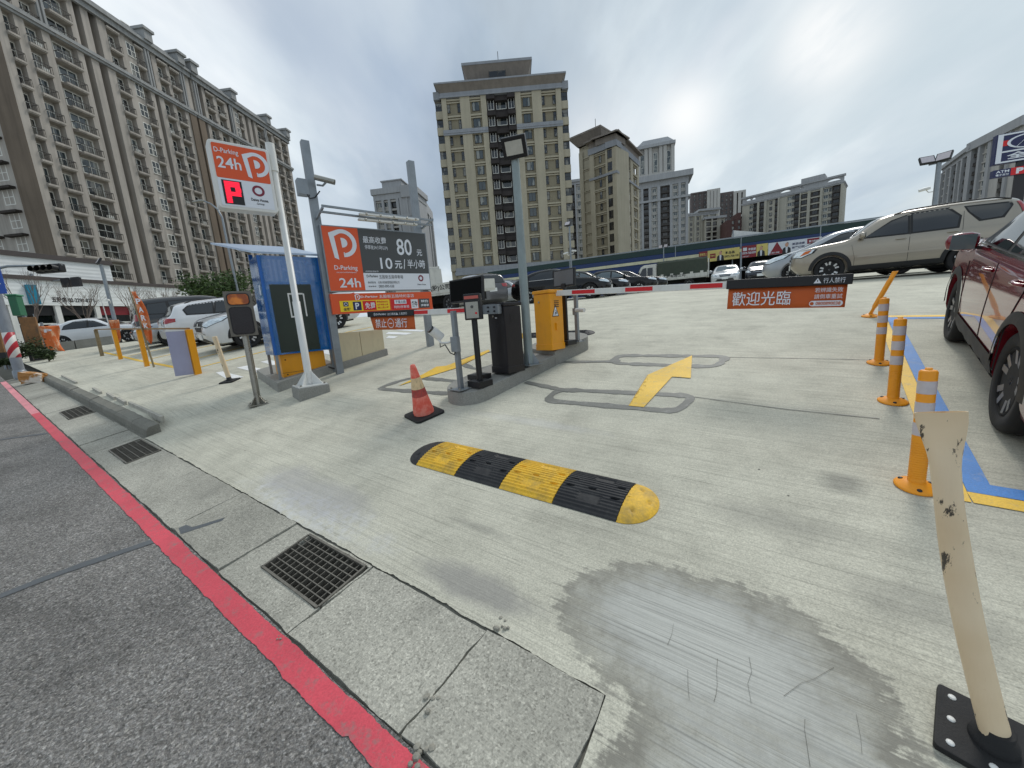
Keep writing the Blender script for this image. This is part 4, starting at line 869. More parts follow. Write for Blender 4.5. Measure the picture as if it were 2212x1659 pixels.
# litter on the ground
m_leaf = mat('dead_leaf', '#4a4238', 0.9, 0, 0.3, 20)
for i, (px, r) in enumerate((((196, 884), .02), ((1085, 1347), .02), ((912, 1632), .03), ((938, 1520), .02), ((616, 1368), .012))):
    B = G(*px); mb = MB()
    for k in range(7):
        o_ = Vector((random.uniform(-.04, .04), random.uniform(-.04, .04), 0)); rr = r * random.uniform(.3, .7)
        mb.lathe([(rr, 0), (rr * .8, rr * .6), (rr * .2, rr * .8)], 6, 0, Matrix.Translation(o_) @ Matrix.Rotation(random.random() * 6, 4, 'Z'), False)
    o = mb.build('rubble', mat('rubble_stone', '#8e8b80', 0.9, 0, 0.3, 30), None); o.location = B; tag(o, 'small heap of broken concrete crumbs in the gutter joint', 'rubble', 'crumbs of concrete along the gutter', 'stuff')
# ================================================================== signs, booth, signal
def ringmark(mb, cx, cz, ro, ri, y=-0.004, n=32, sq=1.0):
    for i in range(n):
        a, b = 2 * math.pi * i / n, 2 * math.pi * (i + 1) / n
        mb.add([(cx + r * math.cos(q), y, cz + r * math.sin(q) * sq) for q in (a, b) for r in (ri, ro)], [(0, 1, 3, 2)])
    return mb
# ---- sign on the white pole
B = G(*(466.3 + .2315 * 880, 493.7 + .2315 * 1462), 0.14); B.z -= 0.14; t = thing('parking_sign', 'white framed 24 hour parking sign with a glowing red P, on a tall white pole', 'sign', B, R_(azang(49)))
H = hgt(B, 588, 311); zt_, zb_ = hgt(B, 588, 331), hgt(B, 610, 466)
MB().tube([(0, 0, 0.16), (0, 0, 1.4), (0, 0, 1.402), (0, 0, H)], [0.052, 0.052, 0.043, 0.043], 18).build('pole', m_white, t)
cl = MB().tube([(0, 0, H - 0.36), (0, 0, H)], 0.056, 18); cl.build('collar', m_white, t)
ft = MB().box(-0.2, 0.2, -0.2, 0.2, 0.140, 0.158)
for k in range(4):
    a = k * math.pi / 2 + math.pi / 4; cx, sy = math.cos(a), math.sin(a); q = Vector((-sy, cx, 0)) * 0.006
    P3 = [Vector((0.05 * cx, 0.05 * sy, 0.158)), Vector((0.21 * cx, 0.21 * sy, 0.158)), Vector((0.05 * cx, 0.05 * sy, 0.36))]
    ft.add([p - q for p in P3] + [p + q for p in P3], [(0, 1, 2), (5, 4, 3), (0, 3, 4, 1), (1, 4, 5, 2), (2, 5, 3, 0)])
ft = ft.build('foot_plate', m_white, t); bolts(ft, 0.165, 0.158, 0.015)
MB().box(-0.22, 0.22, -0.21, 0.21, -0.1, 0.138).build('footing', m_conc2, t, bevel=0.015)
X0, X1 = onv(B, az(49), 462, 400)[0], -0.055
bx = MB().prism(rrect(X0, X1, zb_, zt_, 0.045), -0.10, 0.10).build('sign_box', m_white, t, bevel=0.012)
fw, fh = X1 - X0, zt_ - zb_
sx = lambda u: X0 + fw * u
sz = lambda v: zt_ - fh * v
fo = MB().prism(rrect(sx(.055), sx(.945), sz(.545), sz(.045), 0.02), -0.105, -0.1015).build('orange_panel', m_orange, bx)
fw_ = MB().prism(rrect(sx(.055), sx(.945), sz(.955), sz(.548), 0.02), -0.105, -0.1015).build('white_panel', m_signwhite, bx)
text('D-Parking', fo, 'lettering', m_signwhite, sx(.085), sz(.20), 0.075, -0.108, fw * .38, 'L', 0.008)
text('24h', fo, 'lettering', m_signwhite, sx(.10), sz(.40), 0.135, -0.108, fw * .38, 'L', 0.012)
lg = MB(); pmark(lg, sx(.735), sz(.30), 0.43 * fw, -0.108); lg.build('logo', m_signwhite, fo, fix=False)
ld = MB().box(sx(.11), sx(.43), -0.109, -0.1055, sz(.93), sz(.575)).build('led_board', m_black, bx)
lp = MB()
for k in range(15):                                # rows of diodes
    v = .60 + .305 * k / 14; z = sz(v); hh = fh * .0085
    spans = [(.145, .395)] if k < 4 else ([(.145, .235), (.31, .405)] if k < 7 else ([(.145, .395)] if k < 10 else [(.145, .235)]))
    for a, b in spans: lp.box(sx(a), sx(b), -0.112, -0.1095, z - hh, z + hh)
lp.build('led_letter', m_led, ld)
ringmark(MB(), sx(.70), sz(.68), 0.072, 0.044, -0.108, 32, .95).build('emblem', m_maroon, fw_, fix=False)
text('Daiwa House.', fw_, 'lettering', m_dark, sx(.70), sz(.845), 0.038, -0.108, fw * .30, 'C', 0.02)
text('Group', fw_, 'lettering', m_dark, sx(.70), sz(.905), 0.034, -0.108, fw * .13, 'C', 0.01)
MB().box(X1 - 0.01, 0, -0.03, 0.03, zt_ - 0.10, zt_ - 0.05).build('bracket', m_white, t); MB().box(X1 - 0.01, 0, -0.03, 0.03, zb_ + 0.05, zb_ + 0.10).build('bracket', m_white, t)
# ---- price board between two square posts
BL, BR = G(738, 808), G(935, 748); bu = BR - BL; bu.z = 0; W_ = bu.length; ba = math.degrees(math.atan2(bu.x, bu.y))
t = thing('price_board', 'wide orange and grey parking price board held between two tall square steel posts', 'sign board', BL, R_(azang(ba)))
zR = BR.z - BL.z
MB().box(-0.06, 0.06, 0.035, 0.155, -0.05, hgt(BL, 660, 300)).build('post', m_galv, t, bevel=0.006)
MB().box(W_ - 0.06, W_ + 0.06, 0.035, 0.155, zR - 0.05, zR + hgt(BR, 890, 345)).build('post', m_galv, t, bevel=0.006)
x0, x1, z1, z0 = 0.0, 1.93, 1.73 - BL.z, 0.635 - BL.z
pn = MB().box(x0, x1, -0.035, 0.034, z0, z1).build('panel', m_galv, t, bevel=0.006)
px_ = lambda u: x0 + 0.02 + (x1 - x0 - 0.04) * u
pz_ = lambda v: z1 - 0.02 - (z1 - z0 - 0.04) * v
pw_ = x1 - x0 - 0.04; ph_ = z1 - z0 - 0.04
o_ = MB().box(px_(0), px_(.312), -0.0395, -0.0365, pz_(1), pz_(0)).build('orange_face', m_orange, pn)
g_ = MB().box(px_(.3125), px_(1), -0.0395, -0.0365, pz_(.715), pz_(0)).build('grey_face', m_signgrey, pn)
w_ = MB().box(px_(.3125), px_(1), -0.0395, -0.0365, pz_(1), pz_(.7155)).build('white_face', m_signwhite, pn)
def bt_(s, par, u0, u1, v0, v1, mt=m_signwhite, bold=0.0): return text(s, par, 'lettering', mt, px_(u0), pz_(v1), ph_ * (v1 - v0), -0.0425, pw_ * (u1 - u0), 'L', bold)
lg = MB(); pmark(lg, px_(.165), pz_(.275), 0.44, -0.0425); lg.build('logo', m_signwhite, o_, fix=False)
bt_('D-Parking', o_, .06, .265, .60, .69, bold=.01); bt_('全民自助日本停車場經營管理', o_, .07, .25, .70, .72); bt_('24h', o_, .085, .275, .80, .95, bold=.012)
bt_('最高收費', g_, .35, .575, .115, .225, bold=.004); bt_('停車後24小時以內', g_, .36, .58, .255, .325, bold=0); bt_('80', g_, .675, .835, .12, .40, bold=.012); bt_('元', g_, .885, .945, .29, .40, bold=.012)
bt_('10', g_, .49, .61, .455, .645, bold=.012); bt_('元', g_, .635, .71, .50, .635, bold=.02); bt_('/', g_, .725, .748, .47, .64, bold=.02); bt_('半小時', g_, .77, .965, .47, .625, bold=.008); bt_('※最高收費可重複計算', g_, .335, .46, .675, .70)
bt_('D-Parking', w_, .34, .45, .745, .80, m_signgrey, .02); bt_('五股新五路停車場', w_, .46, .705, .745, .81, m_signgrey, .0); bt_('營運管理', w_, .345, .42, .855, .89, m_signgrey); bt_('台灣大和房屋管理股份有限公司', w_, .445, .66, .85, .895, m_signgrey)
bt_('客服專線', w_, .345, .42, .925, .95, m_signgrey); bt_('0800-890-038', w_, .445, .60, .915, .962, m_signgrey)
ringmark(MB(), px_(.90), pz_(.80), 0.055, 0.030, -0.0425, 30, 1.1).build('emblem', m_maroon, w_, fix=False); bt_('Daiwa House', w_, .855, .95, .90, .925, m_signgrey, .02)
for zz, yy in ((z1 + 0.15, -0.38), (z1 + 0.08, -0.30)):
    MB().beam((-0.02, yy, zz + 0.05), (1.93, yy, zz), 0.035, 0.03).build('lamp_rail', m_galv, t); fx = MB()
    fx.box(0.55, 1.62, yy - 0.055, yy + 0.02, zz - 0.035, zz - 0.002)
    fo2 = fx.build('lamp_batten', m_white, t, bevel=0.01)
    for xx in (0.66, 0.9, 1.14, 1.38, 1.55): MB().lathe([(0.018, -0.012), (0.02, 0.0), (0.012, 0.004)], 10, 0, Matrix.Translation((xx, yy - 0.056, zz - 0.018)) @ Matrix.Rotation(R_(90), 4, 'X')).build('clip', m_steel, fo2)
for xx in (-0.01, 1.92): MB().beam((xx, 0.06, z1 + 0.10), (xx, -0.40, z1 + 0.17), 0.03).build('lamp_arm', m_galv, t)
# strip of sponsors below
t = thing('shop_strip_sign', 'long orange strip sign of partner shops hung under the price board', 'sign', BL, R_(azang(ba)))
y1_, y0_ = 0.605 - BL.z, 0.26 - BL.z; sp_ = MB().box(0.0, 1.92, -0.03, 0.033, y0_, y1_).build('panel', m_orange, t, bevel=0.004)
def sx_(u): return 1.92 * u
def sz_(v): return y1_ - (y1_ - y0_) * v
def blk(u0, u1, v0, v1, mt, nm='label_block', d=0.0): return MB().box(sx_(u0), sx_(u1), -0.0335 - d, -0.031 - d, sz_(v1), sz_(v0)).build(nm, mt, sp_)
def st_(s, par, u0, u1, v0, v1, mt=m_signwhite, bold=.02, y=-0.0375): return text(s, par, 'lettering', mt, sx_(u0), sz_(v1), (y1_ - y0_) * (v1 - v0), y, 1.92 * (u1 - u0), 'L', bold)
lg = MB(); pmark(lg, sx_(.235), sz_(.20), 0.095, -0.0325); lg.build('logo', m_signwhite, sp_, fix=False)
st_('D-Parking', sp_, .265, .425, .13, .27, y=-0.0325); st_('五股新五路特約商店', sp_, .44, .80, .10, .28, y=-0.0325, bold=.003)
b_ = blk(.07, .535, .36, .90, m_yel2); n_ = blk(.10, .145, .42, .64, m_navy, 'label_block', .003); ringmark(MB(), sx_(.1225), sz_(.53), 0.028, 0.02, -0.0385).build('emblem', m_signwhite, n_, fix=False)
st_('全聯', b_, .095, .16, .70, .86, m_dark, .03, -0.0355); n_ = blk(.185, .26, .42, .86, m_navy, 'label_block', .003); st_('P', n_, .205, .24, .48, .80, m_signwhite, .02, -0.0385)
n_ = blk(.275, .40, .40, .88, m_red, 'label_block', .003); st_('免費', n_, .295, .39, .48, .80, m_signwhite, .01, -0.0385)
st_('購物滿800元', b_, .41, .52, .42, .52, m_red, .02, -0.0355); st_('免費停車1小時', b_, .41, .52, .57, .67, m_red, .02, -0.0355); st_('滿額上限2小時', b_, .41, .52, .72, .82, m_red, .02, -0.0355)
b_ = blk(.55, .755, .36, .92, m_red); n_ = blk(.585, .71, .40, .62, m_signwhite, 'label_block', .003); st_('千葉火鍋', n_, .595, .70, .43, .59, m_navy, .0, -0.0385); st_('特約停車場', b_, .575, .735, .70, .86, m_signwhite, .003, -0.0355)
b_ = blk(.76, .835, .40, .90, m_signwhite); st_('築牛', b_, .768, .828, .50, .80, m_dark, .03, -0.0355); b_ = blk(.845, .965, .38, .90, m_signgrey); st_('特約', b_, .87, .95, .44, .60, m_signwhite, .02, -0.0355); st_('停車場', b_, .865, .955, .68, .82, m_signwhite, .02, -0.0355)
# camera on the left post
cz = hgt(BL, 686, 400)
t = thing('security_camera', 'silver bullet camera with its box, clamped high on the left post of the price board', 'security camera', BL + Vector((0, 0, cz)), R_(azang(ba)))
MB().tube([(0.02, -0.10, 0.09), (0.28, -0.24, 0.01)], 0.042, 16).build('camera_housing', m_steel, t); MB().tube([(0.06, -0.03, 0.0), (0.12, -0.12, -0.03), (0.17, -0.17, 0.02)], 0.016, 8).build('bracket', m_galv, t)
MB().box(-0.22, -0.065, 0.0, 0.16, -0.16, 0.08).build('junction_box', m_galv, t, bevel=0.006); MB().tube([(-0.1, 0.0, -0.16), (-0.08, -0.01, -0.22), (0.0, -0.02, -0.2), (0.08, -0.06, -0.1)], 0.01, 6).build('cable', m_black, t)
# ---- payment booth
ft_ = G(*Q3(585, 1530)); lf, rt = G(*Q3(390, 1395)), G(*Q3(1140, 1330))
U = az(48); Wv = az(-42)
bkh = hgt(ft_, *Q3(580, 1440))
O = G(*Q3(604, 1408), bkh)
t = thing('payment_booth', 'blue sheeted payment booth with a tilted roof standing on a concrete block', 'booth', O, R_(azang(48)))
bw, bd = 0.86, 0.60
zt2, zb2 = hgt(O, *Q3(385, 250)), hgt(O, *Q3(560, 1182))
M = Mat('blue_clear_sheet'); M.b.inputs['Base Color'].default_value = (0.01, 0.17, 0.50, 1); M.b.inputs['Roughness'].default_value = 0.05; M.b.inputs['Specular IOR Level'].default_value = 1.0; M.b.inputs['Coat Weight'].default_value = 0.6; M.b.inputs['Alpha'].default_value = 0.62; n = M.noise(2.2, 4, 0.6, obj=True); M.bump(n, 0.02, 0.2); m_bluesheet = M.m
m_bluef = mat('blue_frame', '#1a62b4', 0.4, 0, 0.12, 4); m_green = mat('dark_green_sheet', '#232f26', 0.4, 0, 0.25, 3); m_roof = mat('roof_sheet', '#9fb0c6', 0.35, 0.2, 0.1, 3)
for x, y in ((0, 0), (bw, 0), (0, bd), (bw, bd)): MB().box(x - 0.02, x + 0.02, y - 0.02, y + 0.02, 0.0, zb2 + 0.05).build('leg', m_galv, t)
fr = MB()
for x, y in ((0, 0), (bw, 0), (0, bd), (bw, bd)): fr.box(x - 0.028, x + 0.028, y - 0.028, y + 0.028, zb2, zt2 + (0.10 if y else 0))
for z in (zb2 + 0.03, zb2 + (zt2 - zb2) * 0.73, zt2 - 0.03):
    fr.box(0.028, bw - 0.028, -0.026, 0.026, z - 0.022, z + 0.022); fr.box(-0.026, 0.026, 0.028, bd - 0.028, z - 0.022, z + 0.022); fr.box(bw - 0.026, bw + 0.026, 0.028, bd - 0.028, z - 0.022, z + 0.022)
fr.build('frame', m_bluef, t)
MB().box(0.01, bw - 0.01, -0.034, -0.030, zb2, zt2).build('front_sheet', m_bluesheet, t); MB().box(-0.034, -0.030, 0.0, bd, zb2, zt2).build('side_sheet', m_bluesheet, t); MB().box(bw + 0.030, bw + 0.034, 0, bd, zb2, zt2).build('side_sheet', m_bluesheet, t)
gs = MB().box(0.07, bw * 0.80, -0.040, -0.036, zb2 + 0.03, zb2 + (zt2 - zb2) * 0.715).build('green_sheet', m_green, t)
tp = MB(); zc_ = zb2 + (zt2 - zb2) * 0.50
for (a, b, c, d_) in ((.36, .385, -.20, .20), (.63, .655, -.19, .19), (.385, .63, .175, .2), (.385, .50, -.2, -.175)): tp.box(bw * a, bw * b, -0.043, -0.0405, zc_ + c, zc_ + d_)
tp.build('tape', m_white, gs)
MB().box(0.10, bw - 0.16, 0.12, bd - 0.10, zb2 + 0.02, zt2 - 0.50).build('machine_body', m_dark, t)
yb = MB().box(0.06, bw - 0.10, 0.05, bd - 0.08, 0.002, zb2 - 0.005).build('yellow_cabinet', m_yellow, t, bevel=0.006); MB().box(0.055, bw - 0.095, 0.044, 0.0495, 0.09, 0.094).build('seam', m_dark, yb)
for xx, zz in ((0.13, 0.06), (0.42, 0.30), (0.13, 0.31)): MB().lathe([(0.012, 0), (0.008, 0.006)], 8, 0, Matrix.Translation((xx, 0.049, zz)) @ Matrix.Rotation(R_(90), 4, 'X')).build('lock', m_black, yb)
MB().tube([(bw - 0.12, 0.0, 0.12), (bw, -0.06, 0.06), (bw + 0.06, 0.05, 0.08), (bw + 0.07, 0.2, 0.12)], 0.014, 8).build('cable', m_black, t)
RD = 1.75; zr = hgt(O + Wv * RD + U * -0.1, *Q3(0, 152))
rf = MB(); R4 = [(-0.07, -0.06, zt2 + 0.02), (bw + 0.07, -0.06, zt2 + 0.02), (bw + 0.07, RD, zr), (-0.38, RD, zr)]
rf.add(R4 + [(x, y, z + 0.03) for x, y, z in R4], [(3, 2, 1, 0), (4, 5, 6, 7), (0, 1, 5, 4), (1, 2, 6, 5), (2, 3, 7, 6), (3, 0, 4, 7)]); rf.build('roof', m_roof, t)
MB().tube([(-0.02, 1.15, zt2 + (zr - zt2) * .66 - 0.05), (-0.02, 1.66, zr - 0.06)], 0.022, 10).build('tube_lamp', m_white, t)
nt_ = MB().box(-0.037, -0.0345, 0.10, 0.18, zb2 + (zt2 - zb2) * 0.62, zb2 + (zt2 - zb2) * 0.72).build('notice', m_signwhite, t)
MB().box(-0.037, -0.0345, 0.05, 0.16, zb2 + (zt2 - zb2) * 0.53, zb2 + (zt2 - zb2) * 0.565).build('notice', m_roof, t)
# block under the booth: follows its own outline
t = thing('booth_base', 'grey concrete block under the blue payment booth', 'concrete block', onground(ft_))
bk = ft_ + (lf - ft_) + (rt - ft_)
mb = MB(); slab(mb, [ft_, rt, bk, lf], bkh - 0.002); bpy.context.view_layer.update(); local(mb.build('block', m_conc2, bevel=0.012), t)
# ---- cream partition on a kerb behind the price board
p0, p1 = G(*Q3(1140, 1330)), G(*A(285, 880)); pu = p1 - p0; pu.z = 0; L = pu.length; pu.normalize(); pv = Vector((-pu.y, pu.x, 0)); pa = math.degrees(math.atan2(pu.x, pu.y))
t = thing('cream_partition', 'low partition of two cream panels on a grey concrete kerb, under the price board', 'partition', p0, R_(azang(pa)))
bpy.context.view_layer.update()
mb = MB(); slab(mb, [p0 + pu * 0.02, p1, p1 + pv * 0.22, p0 + pu * 0.02 + pv * 0.22], 0.13); local(mb.build('kerb', m_conc2, bevel=0.01), t)
m_creamp = mat('cream_panel', '#cfc3a2', 0.5, 0, 0.06, 2, dirt=0.15); zt3 = hgt(p1, *A(262, 655)); zz1 = p1.z - p0.z
ztp = zt3 + zz1
for a, b in ((0.03, L * 0.50 - 0.004), (L * 0.50 + 0.004, L - 0.04)):
    s0_, s1_ = zz1 * a / L + 0.132, zz1 * b / L + 0.132
    m_ = MB(); m_.add([(a, 0.03, s0_), (b, 0.03, s1_), (b, 0.15, s1_), (a, 0.15, s0_), (a, 0.03, ztp), (b, 0.03, ztp), (b, 0.15, ztp), (a, 0.15, ztp)], [(3, 2, 1, 0), (4, 5, 6, 7), (0, 1, 5, 4), (1, 2, 6, 5), (2, 3, 7, 6), (3, 0, 4, 7)]); m_.build('panel', m_creamp, t, bevel=0.004)
# ---- exit signal
B = G(*Q3(400, 1640)); t = thing('exit_signal', 'grey signal box with an amber and a dark red lamp on a steel pole', 'signal', B, R_(azang(58)))
zb3, zt3 = hgt(B, *Q3(285, 1000)), hgt(B, *Q3(215, 592))
MB().tube([(0, 0, 0.01), (0, 0, zb3 + 0.02)], 0.044, 16).build('pole', m_steel, t)
bp = MB().box(-0.13, 0.13, -0.13, 0.13, 0.0, 0.012)
for k in range(4):
    a = k * math.pi / 2 + math.pi / 4; cx, sy = math.cos(a), math.sin(a); q = Vector((-sy, cx, 0)) * 0.004
    P3 = [Vector((0.044 * cx, 0.044 * sy, 0.012)), Vector((0.14 * cx, 0.14 * sy, 0.012)), Vector((0.044 * cx, 0.044 * sy, 0.13))]
    bp.add([p - q for p in P3] + [p + q for p in P3], [(0, 1, 2), (5, 4, 3), (0, 3, 4, 1), (1, 4, 5, 2), (2, 5, 3, 0)])
bolts(bp.build('base_plate', m_steel, t), 0.105, 0.012)
m_sig = mat('signal_grey', '#6b665e', 0.45, 0.3, 0.15, 5, dirt=0.2); sb = MB().box(-0.165, 0.165, -0.13, 0.08, zb3, zt3).build('signal_box', m_sig, t, bevel=0.006)
hh = zt3 - zb3; M = Mat('amber_lens'); M.b.inputs['Roughness'].default_value = 0.15; n = M.noise(7, 2, 0.5, obj=True); M.col(M.mix(M.ramp(n, [(0.4, 0), (0.6, 1)]), (0.30, 0.06, 0.006), (0.75, 0.22, 0.02))); m_amber = M.m
m_redlens = mat('dark_red_lens', '#14060a', 0.25, 0, 0.2, 6)
for z0_, z1_, mt, nm in ((zb3 + hh * .70, zb3 + hh * .94, m_amber, 'amber_lens'), (zb3 + hh * .05, zb3 + hh * .64, m_redlens, 'red_lens')):
    gk = MB().prism(rrect(-0.135, 0.135, z0_ - 0.008, z1_ + 0.008, 0.05), -0.139, -0.1305).build('lens_gasket', m_black, sb); MB().prism(rrect(-0.122, 0.122, z0_ + 0.004, z1_ - 0.004, 0.042), -0.146, -0.1395).build(nm, mt, sb, bevel=0.004)
# ================================================================== buildings
BFONT = 0
def win_mesh(name, w, h, mats, fr=0.07, cols=2, rows=2, dep=0.10):
    """window in local x (centre), z (from sill), front at y=0, glass set back"""
    mb = MB(); mb.box(-w / 2 + fr, w / 2 - fr, dep * 0.55, dep * 0.6, fr, h - fr, 1)
    mb.box(-w / 2, -w / 2 + fr, 0, dep, 0, h); mb.box(w / 2 - fr, w / 2, 0, dep, 0, h); mb.box(-w / 2 + fr, w / 2 - fr, 0, dep, 0, fr); mb.box(-w / 2 + fr, w / 2 - fr, 0, dep, h - fr, h)
    b = fr * 0.8
    for i in range(1, cols): x = -w / 2 + w * i / cols; mb.box(x - b / 2, x + b / 2, 0.01, dep * 0.95, fr, h - fr)
    for j in range(1, rows): z = h * j / rows; mb.box(-w / 2 + fr, w / 2 - fr, 0.012, dep * 0.93, z - b / 2, z + b / 2)
    return mb.mesh(name, mats)
def balcony_mesh(name, w, dpt, mats, bars=0.28, rail=1.05):
    mb = MB(); mb.box(-w / 2, w / 2, -dpt, 0, -0.28, 0.0, 0); mb.box(-w / 2 + .05, w / 2 - .05, -dpt + 0.08, 0, -0.42, -0.28, 0)
    mb.box(-w / 2, w / 2, -dpt, -dpt + 0.06, rail - 0.06, rail, 1); mb.box(-w / 2, w / 2, -dpt + 0.02, -dpt + 0.04, 0.08, 0.11, 1)
    n = max(2, int(w / bars))
    for i in range(n + 1): x = -w / 2 + 0.03 + (w - 0.06) * i / n; mb.box(x - 0.022, x + 0.022, -dpt + 0.015, -dpt + 0.045, 0.0, rail, 1)
    for s in (-1, 1): mb.box(s * (w / 2 - 0.03) - 0.03, s * (w / 2 - 0.03) + 0.03, -dpt + 0.06, 0, rail - 0.06, rail, 1)
    return mb.mesh(name, mats)
class Parts:
    """repeated parts of one building: the hundred nearest to the camera stay parts, the rest become one"""
    def __init__(s, root): s.root = root; s.items = {}
    def put(s, kind, me, M): s.items.setdefault(kind, []).append((me, M))
    def flush(s, cap=100):
        bpy.context.view_layer.update(); mw = s.root.matrix_world
        for kind, L in s.items.items():
            L.sort(key=lambda q: (mw @ q[1].translation).length)
            for me, M in L[:cap]:
                o = bpy.data.objects.new(kind, me); COL.objects.link(o); o.parent = s.root; o.matrix_local = M
            rest = L[cap:]
            if rest:
                bm = bmesh.new(); mats = []
                for me, M in rest:
                    t = me.copy(); t.transform(M)
                    for p in t.polygons: pass
                    off = []
                    for m in me.materials:
                        if m not in mats: mats.append(m)
                        off.append(mats.index(m))
                    for p in t.polygons: p.material_index = off[p.material_index]
                    bm.from_mesh(t); bpy.data.meshes.remove(t)
                me = bpy.data.meshes.new(kind + '_rows'); bm.to_mesh(me); bm.free()
                for m in mats: me.materials.append(m)
                o = bpy.data.objects.new(kind + '_rows', me); COL.objects.link(o); o.parent = s.root; tag(o, kind='stuff')
def stone(name, c, var=0.1, scale=0.25, streak=0.25, tile=None):
    M = Mat(name); c = lin(c) if isinstance(c, str) else c; M.b.inputs['Roughness'].default_value = 0.8; M.b.inputs['Specular IOR Level'].default_value = 0.3
    n = M.noise(scale, 6, 0.6); cc = M.mix(1.0, c, M.ramp(n, [(0.3, 1 - var), (0.7, 1 + var)]), 'MULTIPLY')
    n2 = M.noise(1.3, 6, 0.7, sq=(1, 1, 0.06)); cc = M.mix(1.0, cc, M.ramp(n2, [(0.35, 1 - streak), (0.6, 1.0)]), 'MULTIPLY')
    if tile:
        br = M.n('ShaderNodeTexNoise'); br.inputs['Scale'].default_value = 30; 
    M.col(cc); return M.m
m_bst = stone('granite_cladding', '#ada69d'); m_bst2 = stone('brown_cladding', '#76695b'); m_bdk = stone('shade_toned_cladding', '#3d3732', streak=0.4); m_btop = stone('grey_parapet', '#9b9c9b')  # slot walls have their shade put into the dark cladding colour
m_frw = mat('white_window_frame', '#d9d8d0', 0.5, 0, 0.03, 1); m_frd = mat('dark_window_frame', '#3a3632', 0.5, 0, 0.1, 1); m_rail = mat('dark_railing', '#3d3a36', 0.5, 0.2, 0.1, 1)
def glassmat(name, c, curtain):
    M = Mat(name); M.b.inputs['Roughness'].default_value = 0.08; M.b.inputs['Specular IOR Level'].default_value = 0.8
    oi = M.n('ShaderNodeObjectInfo'); n = M.noise(0.9, 2, 0.5, sq=(1, 1, 0.35)); v = M.math('FRACT', M.math('ADD', n, oi.outputs['Random']))
    M.col(M.mix(M.math('GREATER_THAN', n, 0.56), lin(c), lin(curtain))); return M.m
m_gl1 = glassmat('glass_dark', '#23282a', '#77756d'); m_gl2 = glassmat('glass_bluegrey', '#3c464a', '#878983'); m_gl3 = glassmat('glass_black', '#15171a', '#3a3833')
# ------------------------------------------------------------------ the long block on the left
FH = 3.2
FA = Vector((-63.9, 62.2, 0)); LU = 90 - 5.4
BASE = -2.0
rt_ = thing('apartment_block', 'huge grey brown apartment block with long rows of balconies, filling the left of the sky', 'apartment block', (FA.x, FA.y, BASE), R_(LU), 'apartment towers round the car park')
lz = lambda z: z - BASE
wall = MB(); dark = MB(); trim = MB(); top = MB(); brown = MB()
w1 = win_mesh('window', 2.2, 2.25, [m_frw, m_gl1], 0.11); w2 = win_mesh('window', 1.7, 2.15, [m_frw, m_gl1], 0.11); w1b = win_mesh('window', 2.2, 2.25, [m_frw, m_gl2], 0.11); w2b = win_mesh('window', 1.7, 2.15, [m_frw, m_gl2], 0.11); ac = MB().box(-.42, .42, -.3, 0, 0, .62).mesh('air_conditioner', m_frw); BR = random.Random(3)
w3 = win_mesh('window', 1.25, 1.6, [m_frd, m_gl3], 0.08)
wb1 = balcony_mesh('balcony', 2.6, 0.95, [m_bst, m_rail]); wb2 = balcony_mesh('balcony', 2.0, 0.9, [m_bst, m_rail]); wb3 = balcony_mesh('balcony', 1.5, 0.8, [m_bst, m_rail])
PT = Parts(rt_)
zoff = 14.4 - 0.35                                  # a balcony floor height above the camera
floors = [zoff + FH * k for k in range(-5, 13)]
ZB, ZT = 46.3, 53.6
TOPW = 14
def bay_col(xa, xb, kind, rootx=0.0, mirror=False):
    """one upright strip of the front between xa and xb"""
    c = (xa + xb) / 2; w = xb - xa
    if kind == 'P': wall.box(xa, xb, 0, TOPW, 0, lz(ZT)); return
    if kind == 'B': MB().box(xa, xb, -0.25, TOPW, 0, lz(ZB)).build('brown_wall', m_bst2, rt_, fix=False); wall.box(xa, xb, 0, TOPW, lz(ZB), lz(ZT)); return
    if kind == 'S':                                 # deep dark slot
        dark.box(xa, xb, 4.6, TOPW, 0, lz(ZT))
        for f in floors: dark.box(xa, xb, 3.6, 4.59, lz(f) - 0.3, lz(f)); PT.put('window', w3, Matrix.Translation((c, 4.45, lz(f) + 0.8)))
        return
    wall.box(xa, xb, 0.85, TOPW, 0, lz(ZT))
    for f in floors:
        if kind == 'W': me, bm_, ox = (w1 if w > 2.4 else w2), (wb1 if w > 2.4 else wb2), 0
        if kind in ('W',):
            sc_ = min(1.2, w * 0.86 / (2.2 if me is w1 else 1.7)); me = me if BR.random() < .6 else (w1b if me is w1 else w2b)
            if BR.random() < .16: PT.put('air_conditioner', ac, Matrix.Translation((c + w * BR.uniform(-.25, .25), 0.25, lz(f) + .02)))
            PT.put('window', me, Matrix.Translation((c - 0.04 * w, 0.73, lz(f) + 0.25)) @ Matrix.Diagonal((sc_, 1, 1, 1)))
            PT.put('balcony', bm_, Matrix.Translation((c, 0.84, lz(f))) @ Matrix.Diagonal((w / (2.6 if bm_ is wb1 else 2.0) * 1.04, 1.3, 1, 1)))
        elif kind == 'E':
            wall.box(xa, xa + w * 0.52, 0.12, 0.849, lz(f) - 0.9, lz(f) + 0.65)
            PT.put('window', w2, Matrix.Translation((xa + w * 0.27, 0.0, lz(f) + 0.66)) @ Matrix.Diagonal((min(1, w * .5 / 1.7), 1, 1, 1)))
            PT.put('balcony', wb3, Matrix.Translation((xb - w * 0.24, 0.84, lz(f))) @ Matrix.Diagonal((w * .52 / 1.5, 1.35, 1, 1)))
